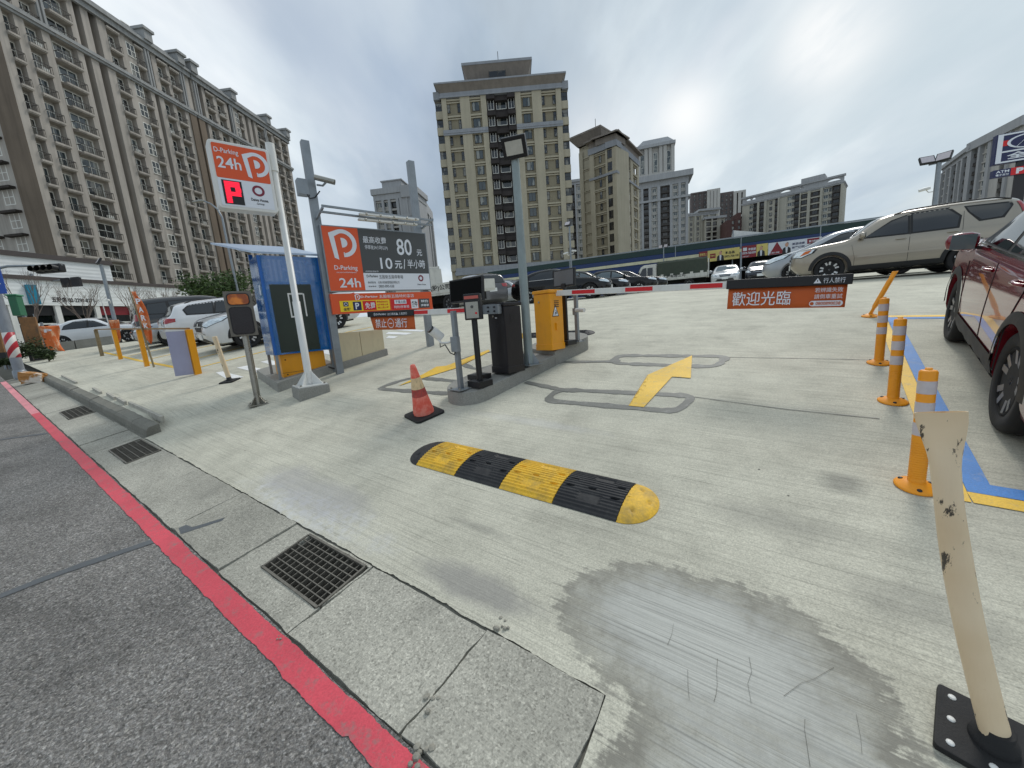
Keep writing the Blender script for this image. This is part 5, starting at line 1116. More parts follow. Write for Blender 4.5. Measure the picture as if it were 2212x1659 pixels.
blk1 = [(-3.0, -2.0, 'P'), (-2.0, 0.9 - 1.7, 'W'), (-0.8, 0.3, 'P'), (0.3, 2.2, 'W'), (2.2, 3.2, 'P'), (3.2, 3.8, 'S'), (3.8, 6.6, 'W'), (6.6, 7.5, 'P'), (7.5, 8.5, 'S'), (8.5, 9.6, 'P'), (9.6, 10.8, 'S'), (10.8, 12.1, 'P'), (12.1, 14.0, 'W'), (14.0, 15.1, 'P'), (15.1, 18.0, 'E'), (18.0, 18.8, 'P'), (18.8, 19.6, 'S'), (19.6, 20.6, 'P'), (20.6, 22.4, 'W'), (22.4, 23.1, 'P'), (23.1, 25.0, 'W'), (25.0, 25.9, 'P'), (25.9, 27.4, 'B')]
blk2 = [(27.9, 29.4, 'B'), (29.4, 30.4, 'S'), (30.4, 31.2, 'P'), (31.2, 33.2, 'W'), (33.2, 34.2, 'P'), (34.2, 36.2, 'W'), (36.2, 37.2, 'P'), (37.2, 38.2, 'S'), (38.2, 39.2, 'P'), (39.2, 41.6, 'E'), (41.6, 42.6, 'P'), (42.6, 43.6, 'S'), (43.6, 44.6, 'P'), (44.6, 45.6, 'S'), (45.6, 46.6, 'P'), (46.6, 48.8, 'W'), (48.8, 49.8, 'P'), (49.8, 51.8, 'W'), (51.8, 52.8, 'P'), (52.8, 54.8, 'W'), (54.8, 55.8, 'P'), (55.8, 57.8, 'W'), (57.8, 58.8, 'P')]
for b in blk1: bay_col(*b)
for b in blk2: bay_col(*b)
def cornice(x0, x1):
    top.box(x0 - .2, x1 + .2, -0.55, -0.001, lz(ZB) - 0.35, lz(ZB) + 0.15); top.box(x0 - .1, x1 + .1, -0.35, -0.002, lz(ZB) - 0.7, lz(ZB) - 0.351)
    top.box(x0 - .2, x1 + .2, -0.9, TOPW, lz(ZT), lz(ZT) + 0.45); top.box(x0 - .1, x1 + .1, -0.5, -0.002, lz(ZT) - 0.8, lz(ZT) - 0.001); top.box(x0, x1, -0.2, TOPW - .2, lz(ZT) + 0.451, lz(ZT) + 1.3)
cornice(-3.0, 27.4); cornice(27.9, 58.8)
for x in (12.1 + 6.4, 25.0, 27.9, 38.2, 49.8, 57.6): top.box(x - .5, x + 1.0, -1.2, 1.0, lz(ZT) + 0.46, lz(ZT) + 2.0); top.box(x - .8, x + 1.3, -1.5, 1.3, lz(ZT) + 2.001, lz(ZT) + 2.45)
for x in (2.6, 18.6, 25.6, 28.6, 38.0, 49.2): 
    for k in (-.35, .2): top.box(x + k, x + k + .28, -0.32, -0.003, lz(ZB) + 0.16, lz(ZT) - 0.81)
# end wall facing the street: brown strip, then grey wall with small windows under dark hoods
MB().box(-3.02, -3.001, 0.001, 3.4, 0, lz(41)).build('brown_wall', m_bst2, rt_, fix=False); e_ = Matrix.Rotation(R_(-90), 4, 'Z')
wall.box(-3.0, 58, TOPW + 0.001, TOPW + 6, 0, lz(44)); wall.box(-2.4, 10, TOPW + 6.001, TOPW + 20, 0, lz(40))
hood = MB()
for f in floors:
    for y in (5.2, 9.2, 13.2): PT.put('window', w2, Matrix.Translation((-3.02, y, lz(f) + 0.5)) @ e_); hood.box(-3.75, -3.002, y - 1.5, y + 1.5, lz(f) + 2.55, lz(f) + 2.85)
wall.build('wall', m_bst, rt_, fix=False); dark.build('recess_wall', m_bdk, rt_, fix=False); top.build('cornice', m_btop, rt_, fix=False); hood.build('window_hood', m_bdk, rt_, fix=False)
PT.flush()
# ------------------------------------------------------------------ towers described by bays
def frame_at(px, py, dep, az_):                     # root on a plane at depth dep; local x runs along azimuth az_
    p = D(px, py, dep); return p, az(az_)
def facade(PT, mbs, M, W, z0, z1, fh, bays, styles, y=0.0, thick=0.5):
    """bays: (share, style); styles: dict of style -> dict(win mesh, wide, tall, sill, wall key, recess) laid over a front at local y=0 of frame M"""
    tot = sum(b[0] for b in bays); x = 0.0; nf = int(round((z1 - z0) / fh))
    for sh, st in bays:
        xa, xb = x, x + W * sh / tot; x = xb; S = styles[st]
        key = S.get('wall', 'wall'); rec = S.get('rec', 0.0)
        if not S.get('win'): mbs[key].box(xa, xb, -S.get('out', 0.0), thick, z0, z1, 0, M); continue
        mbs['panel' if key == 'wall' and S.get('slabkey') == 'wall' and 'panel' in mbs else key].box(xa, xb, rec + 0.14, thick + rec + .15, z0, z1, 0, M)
        for k in range(nf):
            f = z0 + fh * k
            n = S.get('n', 1)
            for i in range(n):
                c = xa + (xb - xa) * (i + 0.5) / n if S.get('even', True) else xa + (xb - xa) * (0.1 + 0.8 * i / max(1, n - 1))
                PT.put('window', S['win'], M @ Matrix.Translation((c, rec + 0.03, f + S.get('sill', 0.8))))
            if S.get('slab'):
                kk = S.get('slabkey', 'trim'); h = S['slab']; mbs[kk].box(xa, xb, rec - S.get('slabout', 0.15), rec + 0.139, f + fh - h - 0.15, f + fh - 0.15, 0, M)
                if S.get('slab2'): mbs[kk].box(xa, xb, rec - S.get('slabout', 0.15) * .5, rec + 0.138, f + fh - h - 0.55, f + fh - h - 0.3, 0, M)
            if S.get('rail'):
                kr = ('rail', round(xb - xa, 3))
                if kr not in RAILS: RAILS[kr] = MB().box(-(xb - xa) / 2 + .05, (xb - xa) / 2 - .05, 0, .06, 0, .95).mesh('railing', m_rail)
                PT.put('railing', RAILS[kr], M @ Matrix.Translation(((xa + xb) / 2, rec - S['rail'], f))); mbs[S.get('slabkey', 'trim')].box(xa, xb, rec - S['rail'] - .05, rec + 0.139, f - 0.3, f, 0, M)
RAILS = {}
def newmbs(): return {k: MB() for k in ('wall', 'trim', 'dark', 'rail', 'pier', 'roof', 'panel')}
def finish(root, mbs, mats, PT, cap=100):
    nm = {'panel': 'wall_panel', 'wall': 'wall', 'trim': 'trim', 'dark': 'recess_wall', 'rail': 'railing', 'pier': 'pier', 'roof': 'roof'}
    for k, mb in mbs.items():
        if mb.v: mb.build(nm[k], mats.get(k, mats['wall']), root, fix=False)
    PT.flush(cap)
def at_depth_h(px, py, dep): return D(px, py, dep)
# ---- beige tower in the middle
T2a = stone('beige_tile', '#ada591', 0.06, 0.3, 0.12); T2p = stone('olive_tile_panel', '#8d8571', 0.06, 0.3, 0.12); T2b = stone('grey_band', '#93969b', 0.06, 0.3, 0.15); T2c = stone('dark_core_tile', '#3b3635', 0.15, 0.4, 0.2); T2r = stone('brown_roof', '#857d75', 0.06, 0.3, 0.2)  # panel tile is the beige tile with recess shade put into its colour
z2_ = lambda X, Y: ((1680 + X * 880 / 1698) / 1.8228, (200 + Y * 880 / 1698) / 1.8228)
dep = 82
pL = D(*z2_(108, 360), dep); pR = D(*z2_(1018, 290), dep - 0.5)
u = pR - pL; u.z = 0; Wd = u.length; ba = math.degrees(math.atan2(u.x, u.y))
ztop = (pL.z + pR.z) / 2; zbot = D(*z2_(180, 1630), dep).z
BS = -1.0
root = thing('tower_block', 'beige tiled tower with a dark middle strip and a flat brown roof, in the centre', 'apartment tower', (pL.x, pL.y, BS), R_(azang(ba)), 'apartment towers round the car park')
mbs = newmbs(); PT = Parts(root); I4 = Matrix.Identity(4)
wn1 = win_mesh('window', 0.75, 2.1, [m_frd, m_gl1], 0.08, 1, 2); wn2 = win_mesh('window', 1.55, 2.1, [m_frd, m_gl2], 0.09, 2, 1); wn3 = win_mesh('window', 2.2, 1.7, [m_frw, m_gl1], 0.12, 1, 1); wn4 = win_mesh('window', 1.3, 2.2, [m_frw, m_gl3], 0.09, 2, 1); wn5 = win_mesh('window', 2.4, 2.2, [m_frd, m_gl3], 0.1, 2, 1)
fh = (ztop - zbot) / 11.0
st2 = {'p': dict(wall='wall'), 'n': dict(win=wn1, n=2, even=False, rec=0.45, sill=0.5, slab=0.35, slab2=1, slabout=0.3, slabkey='wall'), 'm': dict(win=wn2, rec=0.45, sill=0.5, slab=0.35, slab2=1, slabout=0.3, slabkey='wall'),
       'd': dict(win=wn4, rec=0.6, sill=0.5, wall='dark', slab=0.7, slabout=0.8, slabkey='dark'), 'e': dict(win=wn3, rec=1.3, sill=0.8, wall='dark', slab=0.9, slabout=0.9, slabkey='dark')}
bays = [(36, 'p'), (100, 'n'), (72, 'p'), (82, 'm'), (40, 'p'), (62, 'd'), (92, 'e'), (58, 'd'), (42, 'p'), (82, 'm'), (70, 'p'), (105, 'n'), (38, 'p')]
lz2 = lambda z: z - BS
facade(PT, mbs, I4, Wd, lz2(zbot), lz2(ztop), fh, bays, st2, thick=12)
mbs['wall'].box(0, Wd, 0.3, 12, 0, lz2(zbot) - 1.6); mbs['trim'].box(-0.5, Wd + .8, -0.7, 12, lz2(zbot) - 1.6, lz2(zbot) - 0.9); mbs['trim'].box(-0.3, Wd + .5, -0.5, 12, lz2(zbot) - 0.899, lz2(zbot))
# bay windows standing out at both ends
for xa, xb in ((-1.5, -0.001), (Wd + 0.001, Wd + 1.5)):
    mbs['wall'].box(xa, xb, 1.2, 10, 0, lz2(ztop))
    for k in range(11):
        f = lz2(zbot) + fh * k; mbs['wall'].box(xa, xb, 0.45, 1.199, f - 0.5, f + 1.0); PT.put('window', wn1, Matrix.Translation(((xa + xb) / 2, 0.75, f + 1.0)) @ Matrix.Diagonal((1.9, 1, 0.85, 1)))
    mbs['trim'].box(xa - .15, xb + .15, 0.2, 10, lz2(ztop), lz2(ztop) + 1.5)
cx0 = Wd * sum(b[0] for b in bays[:5]) / sum(b[0] for b in bays); cx1 = Wd * sum(b[0] for b in bays[:8]) / sum(b[0] for b in bays)
zb9 = lz2(zbot) + fh * 9
for a, b in ((-0.15, cx0), (cx1, Wd + 0.15)): mbs['trim'].box(a, b, -0.28, 0.44, zb9 - 0.55, zb9 + 0.12); mbs['trim'].box(a, b, -0.2, -0.003, zb9 - 0.9, zb9 - 0.56)
mbs['trim'].box(-0.3, Wd + .3, -0.30, 12, lz2(ztop), lz2(ztop) + 0.35); mbs['trim'].box(-0.1, Wd + .1, -0.12, 11.9, lz2(ztop) + .351, lz2(ztop) + 1.0)
mbs['roof'].add([(-0.1, -0.1, lz2(ztop) + 1.001), (Wd + .1, -0.1, lz2(ztop) + 1.001), (Wd + .1, 12, lz2(ztop) + 1.001), (-.1, 12, lz2(ztop) + 1.001), (-1.0, -1.1, lz2(ztop) + 2.2), (Wd + 1, -1.1, lz2(ztop) + 2.2), (Wd + 1, 13, lz2(ztop) + 2.2), (-1, 13, lz2(ztop) + 2.2)], [(0, 1, 5, 4), (1, 2, 6, 5), (2, 3, 7, 6), (3, 0, 4, 7), (4, 5, 6, 7)])
mbs['trim'].box(-1.1, Wd + 1.1, -1.2, 13.1, lz2(ztop) + 2.201, lz2(ztop) + 2.5)
k0, k1 = Wd * .235, Wd * .735; zt4 = lz2(ztop) + 2.501
zp = lz2(D(*z2_(545, 112), dep + 1).z)
mbs['roof'].box(k0, k1, 2, 10, zt4, zt4 + 1.2); mbs['roof'].add([(k0, 2, zt4 + 1.201), (k1, 2, zt4 + 1.201), (k1, 10, zt4 + 1.201), (k0, 10, zt4 + 1.201), (k0 - 1, .6, zp - .5), (k1 + 1, .6, zp - .5), (k1 + 1, 11, zp - .5), (k0 - 1, 11, zp - .5)], [(0, 1, 5, 4), (1, 2, 6, 5), (2, 3, 7, 6), (3, 0, 4, 7), (4, 5, 6, 7)])
mbs['trim'].box(k0 - 1.1, k1 + 1.1, .5, 11.1, zp - .499, zp)
rw = win_mesh('window', 3.6, 1.8, [m_frd, m_gl3], 0.1, 2, 1); PT.put('window', rw, Matrix.Translation(((k0 + k1) / 2, 1.2, zt4 + 1.3)))
for x, h in ((1.2, 2.6), (Wd * .5, 3.6), (Wd - 2.5, 2.2)): MB().tube([(x, 4, zt4 if x != Wd * .5 else zp), (x, 4, (zt4 if x != Wd * .5 else zp) + h)], 0.07, 6).build('aerial', m_rail, root)
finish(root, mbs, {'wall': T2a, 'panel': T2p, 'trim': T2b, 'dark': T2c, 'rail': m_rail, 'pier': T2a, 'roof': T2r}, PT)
# ---- second beige tower seen on its corner
dep = 108
pC = D(*z2_(1437, 720), dep); pl = D(*z2_(1232, 760), dep + 5.5); pr = D(*z2_(1610, 815), dep + 17)
ul = pC - pl; ul.z = 0; ur = pr - pC; ur.z = 0
ang = math.degrees(math.atan2(ul.x, ul.y)); Wl = ul.length; Wr = ur.length
ul.normalize(); n_ = Vector((-ul.y, ul.x, 0)); n_ = n_ if n_.y > 0 else -n_
ztop = pC.z; zbot = 1.0
root = thing('tower_block', 'narrower beige tower seen corner-on just right of the middle tower', 'apartment tower', (pl.x, pl.y, BS), R_(azang(ang)), 'apartment towers round the car park')
bpy.context.view_layer.update()
mbs = newmbs(); PT = Parts(root); fh = 3.25
nf = int((ztop - zbot) / fh); zbot = ztop - nf * fh
s3 = {'p': dict(wall='wall'), 'w': dict(win=wn1, n=1, rec=0.4, sill=0.4, slab=0.35, slab2=1, slabout=0.3, slabkey='wall'), 'c': dict(win=wn5, rec=0.1, sill=0.7, wall='wall'), 'v': dict(win=wn4, n=1, rec=0.6, sill=0.4, slab=0.5, slab2=1, slabout=0.7, slabkey='wall'), 'g': dict(win=wn5, rec=1.2, sill=0.3, wall='dark', rail=0.9, slabkey='wall')}
facade(PT, mbs, I4, Wl, lz2(zbot), lz2(ztop), fh, [(34, 'p'), (90, 'w'), (14, 'p'), (36, 'c'), (30, 'p')], s3, thick=8)
lr = root.matrix_world.inverted() @ pr; lc = root.matrix_world.inverted() @ pC; dv = Vector((lr.x - lc.x, lr.y - lc.y, 0)); MR = Matrix.Translation((Wl, 0, 0)) @ Matrix.Rotation(math.atan2(dv.y, dv.x), 4, 'Z')
facade(PT, mbs, MR, Wr, lz2(zbot), lz2(ztop), fh, [(10, 'p'), (34, 'v'), (24, 'p'), (40, 'g'), (20, 'p'), (36, 'v'), (14, 'p')], s3, thick=.5)
for M_, w_ in ((I4, Wl), (MR, Wr)):
    mbs['trim'].box(-.2, w_ + .2, -0.3, 3, lz2(ztop), lz2(ztop) + 1.6, 0, M_); mbs['roof'].box(-.9, w_ + .9, -1.2, 7, lz2(ztop) + 3.2, lz2(ztop) + 3.6, 0, M_); mbs['roof'].box(0, w_, -0.1, 6, lz2(ztop) + 1.601, lz2(ztop) + 3.199, 0, M_)
    zb9 = lz2(ztop) - 2 * fh; mbs['trim'].box(-.1, w_ + .1, -0.25, 0.3, zb9 - 0.55, zb9 + 0.1, 0, M_)
bl = D(*z2_(1128, 690), dep + 14) ; lb_l = root.matrix_world.inverted() @ bl; tl = D(*z2_(1335, 520), dep + 4); zt5 = lz2(tl.z)
bx0 = lb_l.x; mbs['wall'].box(bx0, Wl * .08, 8.0, 18, 0, zt5 - 3.0)
M8 = Matrix.Translation((bx0, 7.6, 0)); facade(PT, mbs, M8, 7.5, lz2(zbot), zt5 - 4.5, fh, [(14, 'p'), (44, 'w'), (18, 'c')], s3, thick=.3)
mbs['roof'].box(bx0 - 2.2, Wl * .14, 5.2, 18, zt5 - 0.5, zt5); mbs['roof'].add([(bx0, 7, zt5 - 3), (Wl * .06, 7, zt5 - 3), (Wl * .06, 17, zt5 - 3), (bx0, 17, zt5 - 3), (bx0 - 2.1, 5.3, zt5 - .501), (Wl * .13, 5.3, zt5 - .501), (Wl * .13, 17.9, zt5 - .501), (bx0 - 2.1, 17.9, zt5 - .501)], [(0, 1, 5, 4), (1, 2, 6, 5), (2, 3, 7, 6), (3, 0, 4, 7)])
MB().tube([(bx0 + 5, 10, zt5), (bx0 + 5, 10, zt5 + 4.5)], 0.08, 6).build('aerial', m_rail, root)
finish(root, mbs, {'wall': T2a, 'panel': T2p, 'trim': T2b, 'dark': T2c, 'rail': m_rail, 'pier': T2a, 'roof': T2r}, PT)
# ---- generic farther towers
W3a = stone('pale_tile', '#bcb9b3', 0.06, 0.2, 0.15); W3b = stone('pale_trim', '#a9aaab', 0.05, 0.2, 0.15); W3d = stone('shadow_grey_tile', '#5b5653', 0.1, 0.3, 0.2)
D3a = stone('brown_grey_tile', '#6b6260', 0.08, 0.2, 0.15); D3r = stone('rust_brown_tile', '#5c4440', 0.08, 0.2, 0.15); C3a = stone('cream_tile', '#b3afa2', 0.06, 0.2, 0.12)
fw1 = win_mesh('window', 2.0, 1.9, [m_frw, m_gl2], 0.14, 2, 1); fw2 = win_mesh('window', 1.3, 1.9, [m_frd, m_gl1], 0.12, 1, 1); fw3 = win_mesh('window', 2.4, 2.1, [m_frd, m_gl3], 0.14, 2, 1)
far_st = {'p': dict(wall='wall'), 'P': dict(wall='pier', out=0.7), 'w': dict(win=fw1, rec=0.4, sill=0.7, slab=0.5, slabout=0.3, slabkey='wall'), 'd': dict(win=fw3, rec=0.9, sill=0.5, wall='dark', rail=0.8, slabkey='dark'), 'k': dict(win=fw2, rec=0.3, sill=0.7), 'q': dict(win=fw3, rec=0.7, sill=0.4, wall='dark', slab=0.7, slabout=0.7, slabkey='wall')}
def tower(lb, L, Rr, dL, dR, pbot, bays, mats, fh=3.2, thick=14, side=None, roofh=1.5, over=0.8, cut=0, name='tower_block', skip=0):
    a, b = D(*L, dL), D(*Rr, dR); u = b - a; u.z = 0; W_ = u.length; an = math.degrees(math.atan2(u.x, u.y)); zt = (a.z + b.z) / 2
    root = thing(name, lb, 'apartment tower', (a.x, a.y, BS), R_(azang(an)), 'apartment towers round the car park'); bpy.context.view_layer.update()
    mbs = newmbs(); PT = Parts(root); nf = max(1, int((zt + 4) / fh)); z0 = zt - nf * fh
    facade(PT, mbs, I4, W_, lz2(z0), lz2(zt), fh, bays, far_st, thick=thick)
    mbs['wall'].box(0, W_, 0.5, thick, 0, lz2(z0))
    if roofh: mbs['trim'].box(-over, W_ + over, -over, thick + .3, lz2(zt) + roofh * .5, lz2(zt) + roofh); mbs['trim'].box(-.2, W_ + .2, -.3, thick, lz2(zt), lz2(zt) + roofh * .5 - .001)
    return root, mbs, PT, W_, lz2(zt), lambda p: root.matrix_world.inverted() @ p
z3_ = lambda X, Y: (1371.5 + .2232 * X, 329.2 + .2232 * Y)
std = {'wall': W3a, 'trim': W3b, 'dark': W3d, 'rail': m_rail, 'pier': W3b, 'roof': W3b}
# white tower with a cupola
r, m, P, w, zt, loc = tower('pale grey classical tower with a domed top storey, right of the beige towers', z3_(-30, 350), z3_(515, 310), 205, 197, None, [(30, 'p'), (60, 'w'), (22, 'P'), (50, 'd'), (26, 'P'), (58, 'w'), (28, 'P'), (90, 'd'), (24, 'P'), (56, 'w'), (22, 'P'), (44, 'w'), (24, 'P')], std, roofh=5.5, over=2.2)
m['trim'].box(-1, w + 1, -1.1, 14, zt - 2 * 3.2 - 0.8, zt - 2 * 3.2 + 0.2)
cx = w * .44; zz = zt + 5.5; hp = 19.5
mC = MB()
for k in range(9):
    for s in (0, 1): pass
m['wall'].box(cx - 9, cx + 9, 2, 14, zz, zz + 2); m['wall'].box(cx - 8, cx + 8, 3.6, 13, zz + 2, zz + hp - 5)
for x in (-8.4, -4.6, -2.6, 2.6, 4.6, 8.4): m['wall'].box(cx + x - .8, cx + x + .8, 2.2, 3.599, zz + 2.001, zz + hp - 5)
for x, ww in ((-3.6, 0), (3.6, 0), (0, 0)): P.put('window', win_mesh('window', 2.0, 9.5, [m_frw, m_gl2], .2, 1, 3), Matrix.Translation((cx + x * 1.8, 3.3, zz + 2.6)))
m['trim'].box(cx - 9.6, cx + 9.6, 1.2, 14.6, zz + hp - 5, zz + hp - 3.6); m['roof'].add([(cx - 9, 1.8, zz + hp - 3.599), (cx + 9, 1.8, zz + hp - 3.599), (cx + 9, 14, zz + hp - 3.599), (cx - 9, 14, zz + hp - 3.599), (cx - 6, 4, zz + hp - .5), (cx + 6, 4, zz + hp - .5), (cx + 6, 12, zz + hp - .5), (cx - 6, 12, zz + hp - .5)], [(0, 1, 5, 4), (1, 2, 6, 5), (2, 3, 7, 6), (3, 0, 4, 7), (4, 5, 6, 7)])
finish(r, m, std, P)
# dark cluster far behind
dk = {'wall': D3a, 'trim': D3a, 'dark': W3d, 'rail': m_rail, 'pier': D3a, 'roof': D3a}
r, m, P, w, zt, loc = tower('dark brown grey tower with white framed corner bays, far behind the pale towers', z3_(540, 410), z3_(720, 380), 330, 325, None, [(14, 'p'), (30, 'k'), (8, 'p'), (30, 'k'), (8, 'p'), (30, 'k'), (14, 'p')], dk, roofh=1.2, over=0.1)
pv_ = lambda X, Y, d_: loc(D(*z3_(X, Y), d_))
q0, q1 = pv_(712, 365, 322), pv_(805, 365, 322); zq = q0.z
for k in range(4): xx = q0.x + (q1.x - q0.x) * k / 3; m['pier'].box(xx - 1.1, xx + 1.1, -5, -3, 0, zq)
for z in (zq - 1.5, zq - 17, zq - 32, zq - 47, zq - 62): m['pier'].box(q0.x - 1, q1.x + 1, -4.9, -3.1, z, z + 1.4)
m['dark'].box(q0.x, q1.x, -2.9, 6, 0, zq - 1)
q2, q3 = pv_(815, 395, 322), pv_(948, 410, 322); m['wall'].box(q1.x + 1.2, q3.x, -1.0, 14, 0, q2.z)
for k in range(20):
    for x in (.2, .5, .8): P.put('window', fw2, Matrix.Translation((q1.x + 1.2 + (q3.x - q1.x - 1.2) * x, -1.1, q2.z - 4 - 3.2 * k)))
q4, q5 = pv_(955, 400, 322), pv_(1035, 400, 322)
for k in range(3): xx = q4.x + (q5.x - q4.x) * k / 2; m['pier'].box(xx - 1.1, xx + 1.1, -5, -3, 0, q4.z)
for z in (q4.z - 1.5, q4.z - 20, q4.z - 40, q4.z - 60): m['pier'].box(q4.x - 1, q5.x + 1, -4.9, -3.1, z, z + 1.4)
m['dark'].box(q4.x, q5.x, -2.9, 6, 0, q4.z - 1)
dk['pier'] = W3a; finish(r, m, dk, P)
# small pale tower and its neighbour in front of the dark one, rust brown block
r, m, P, w, zt, loc = tower('slim cream tower with a stepped top, between the domed tower and the rust brown block', z3_(500, 620), z3_(800, 600), 250, 248, None, [(14, 'P'), (34, 'k'), (10, 'P'), (34, 'k'), (10, 'P'), (34, 'k'), (10, 'P'), (40, 'w'), (12, 'P')], std, roofh=2.0, over=.6)
q0, q1 = loc(D(*z3_(680, 650), 246)), loc(D(*z3_(860, 640), 246)); q2 = loc(D(*z3_(625, 575), 248)); q3 = loc(D(*z3_(800, 560), 248))
m['wall'].box(q2.x, q3.x, -1.5, 10, zt + 2.001, q3.z); m['trim'].box(q2.x - .8, q3.x + .8, -2.5, 10.5, q3.z, q3.z + 1.2)
MF = Matrix.Translation((q0.x, -4, 0)); facade(P, m, MF, q1.x - q0.x, 0.0, q0.z, 3.2, [(8, 'p'), (40, 'q'), (8, 'P'), (40, 'q'), (34, 'p'), (16, 'k'), (12, 'p')], far_st, thick=8); m['trim'].box(q0.x - .8, q1.x + .8, -4.8, 5, q0.z, q0.z + 1.4)
finish(r, m, {**std, 'wall': C3a, 'pier': C3a}, P)
rb = {**std, 'wall': D3r, 'pier': D3r, 'trim': D3r}
r, m, P, w, zt, loc = tower('low rust brown block with a stepped roofline, left of the tower with arches', z3_(888, 660), z3_(1032, 640), 232, 230, None, [(60, 'p'), (30, 'k'), (40, 'p'), (30, 'k'), (10, 'p')], rb, roofh=0)
q = loc(D(*z3_(985, 590), 232)); m['wall'].box(q.x, w, 1, 14, zt, q.z); finish(r, m, rb, P)
# wide slab with arched openings in its roof screen
sl = {**std, 'wall': C3a, 'trim': W3b, 'pier': C3a}
r, m, P, w, zt, loc = tower('wide cream slab with half round openings along its roof screen', z3_(1040, 490), z3_(2020, 335), 232, 200, None,
    [(75, 'p'), (40, 'w'), (45, 'd'), (22, 'P'), (50, 'd'), (24, 'P'), (80, 'k'), (30, 'd'), (16, 'P'), (70, 'p'), (50, 'w'), (20, 'k'), (48, 'd'), (10, 'P'), (60, 'q'), (26, 'P'), (84, 'q'), (22, 'P'), (52, 'w'), (26, 'k'), (70, 'd'), (22, 'P')], sl, roofh=1.2, over=.5)
za = zt + 1.2; hs_ = loc(D(*z3_(2035, 228), 200)).z - za
def screen_arch(mb, xa, xb, ha, open_, y0=0.0, y1=1.0):
    """a bay of the roof screen with a half round hole"""
    if not open_: mb.box(xa, xb, y0, y1, za, za + ha); return
    c, hw_ = (xa + xb) / 2, (xb - xa) * open_ / 2; zs = za + ha * .42; n = 14; hh_ = ha * .40
    mb.box(xa, xb, y0, y1, za, zs); mb.box(xa, c - hw_, y0, y1, zs, za + ha); mb.box(c + hw_, xb, y0, y1, zs, za + ha)
    for i in range(n):
        x0, x1 = c - hw_ + 2 * hw_ * i / n, c - hw_ + 2 * hw_ * (i + 1) / n; xm = ((x0 + x1) / 2 - c) / hw_; mb.box(x0, x1, y0, y1, zs + hh_ * math.sqrt(max(0, 1 - xm * xm)), za + ha)
px = 0; lst = [(.035, 0), (.065, .8), (.055, .7), (.20, 0), (.04, .0), (.13, .8), (.06, 0), (.07, .5), (.10, 0), (.08, 0), (.155, .75), (.01, 0)]
for f, o in lst: screen_arch(m['trim'], w * px, w * (px + f), hs_, o); px += f
m['trim'].box(-.6, w + .6, -.7, 1.2, za + hs_, za + hs_ + .9); m['trim'].box(w * .60, w * .82, 3, 12, za, za + hs_ + 4.0)
finish(r, m, sl, P)
# far right tower
z5_ = lambda X, Y: (1663.4 + .248 * X, 219.4 + .248 * Y)
r, m, P, w, zt, loc = tower('tall pale tower with rows of white columns, behind the blue shop sign', z5_(1505, 640), z5_(1760, 430), 175, 150, None, [(10, 'P'), (40, 'q'), (10, 'P'), (40, 'w'), (14, 'P'), (46, 'd'), (12, 'P'), (30, 'w'), (14, 'P'), (40, 'd'), (16, 'P')], std, roofh=3, over=1.2)
q0, q1 = loc(D(*z5_(1760, 400), 150)), loc(D(*z5_(2230, 230), 128))
dv = Vector((q1.x - q0.x, q1.y - q0.y, 0)); MF = Matrix.Translation((q0.x, q0.y, 0)) @ Matrix.Rotation(math.atan2(dv.y, dv.x), 4, 'Z')
facade(P, m, MF, dv.length, 0, (q0.z + q1.z) / 2, 3.2, [(16, 'P'), (40, 'd'), (14, 'P'), (44, 'w'), (20, 'P'), (50, 'p'), (40, 'd'), (14, 'P'), (60, 'p')], far_st, thick=14); m['trim'].box(-1, dv.length, -1.2, 14, (q0.z + q1.z) / 2, (q0.z + q1.z) / 2 + 3, 0, MF)
finish(r, m, std, P)
# tower far behind the price board
z4_ = lambda X, Y: ((1400 + X * 360 / 1194) / 1.8228, (600 + Y * 360 / 1194) / 1.8228)
r, m, P, w, zt, loc = tower('grey stone tower with a square turret, partly behind the price board', z4_(245, 630), z4_(770, 590), 150, 148, None, [(16, 'P'), (54, 'w'), (20, 'P'), (40, 'w'), (22, 'P'), (54, 'q'), (24, 'P'), (60, 'q'), (22, 'P'), (46, 'w'), (16, 'P')], std, roofh=4.2, over=.8)
q0, q1 = loc(D(*z4_(385, 540), 152)), loc(D(*z4_(620, 380), 152)); zz = zt + 4.2
m['wall'].box(q0.x, q1.x, 2, 12, zz, q1.z - 3.4); m['trim'].box(q0.x - .8, q1.x + .8, 1.2, 12.8, q1.z - 3.4, q1.z - 2.9); m['roof'].box(q0.x - .3, q1.x + .3, 1.7, 12.3, q1.z - 2.899, q1.z - .4); m['trim'].box(q0.x - .7, q1.x + .7, 1.3, 12.7, q1.z - .399, q1.z)
pr2 = loc(D(*z4_(975, 720), 185)); dv = Vector((pr2.x - w, pr2.y, 0)); MF = Matrix.Translation((w, 0, 0)) @ Matrix.Rotation(math.atan2(dv.y, dv.x), 4, 'Z')
facade(P, m, MF, dv.length, 0, zt, 3.2, [(14, 'P'), (40, 'k'), (12, 'P'), (40, 'k'), (12, 'P'), (40, 'k'), (12, 'P'), (40, 'k'), (14, 'P')], far_st, thick=6); m['trim'].box(-.6, dv.length + .6, -.8, 5, zt, zt + 4.2, 0, MF)
m['trim'].box(-.6, w + .6, -.9, .5, zt - 6.9, zt - 6.1)
finish(r, m, std, P)
# sliver of a glassy tower between the two beige ones
r, m, P, w, zt, loc = tower('pale tower with bluish windows, in the gap between the two beige towers', (1222, 400), (1262, 398), 170, 169, None, [(10, 'P'), (46, 'd'), (10, 'P'), (46, 'w'), (10, 'P')], std, roofh=2)
finish(r, m, std, P)
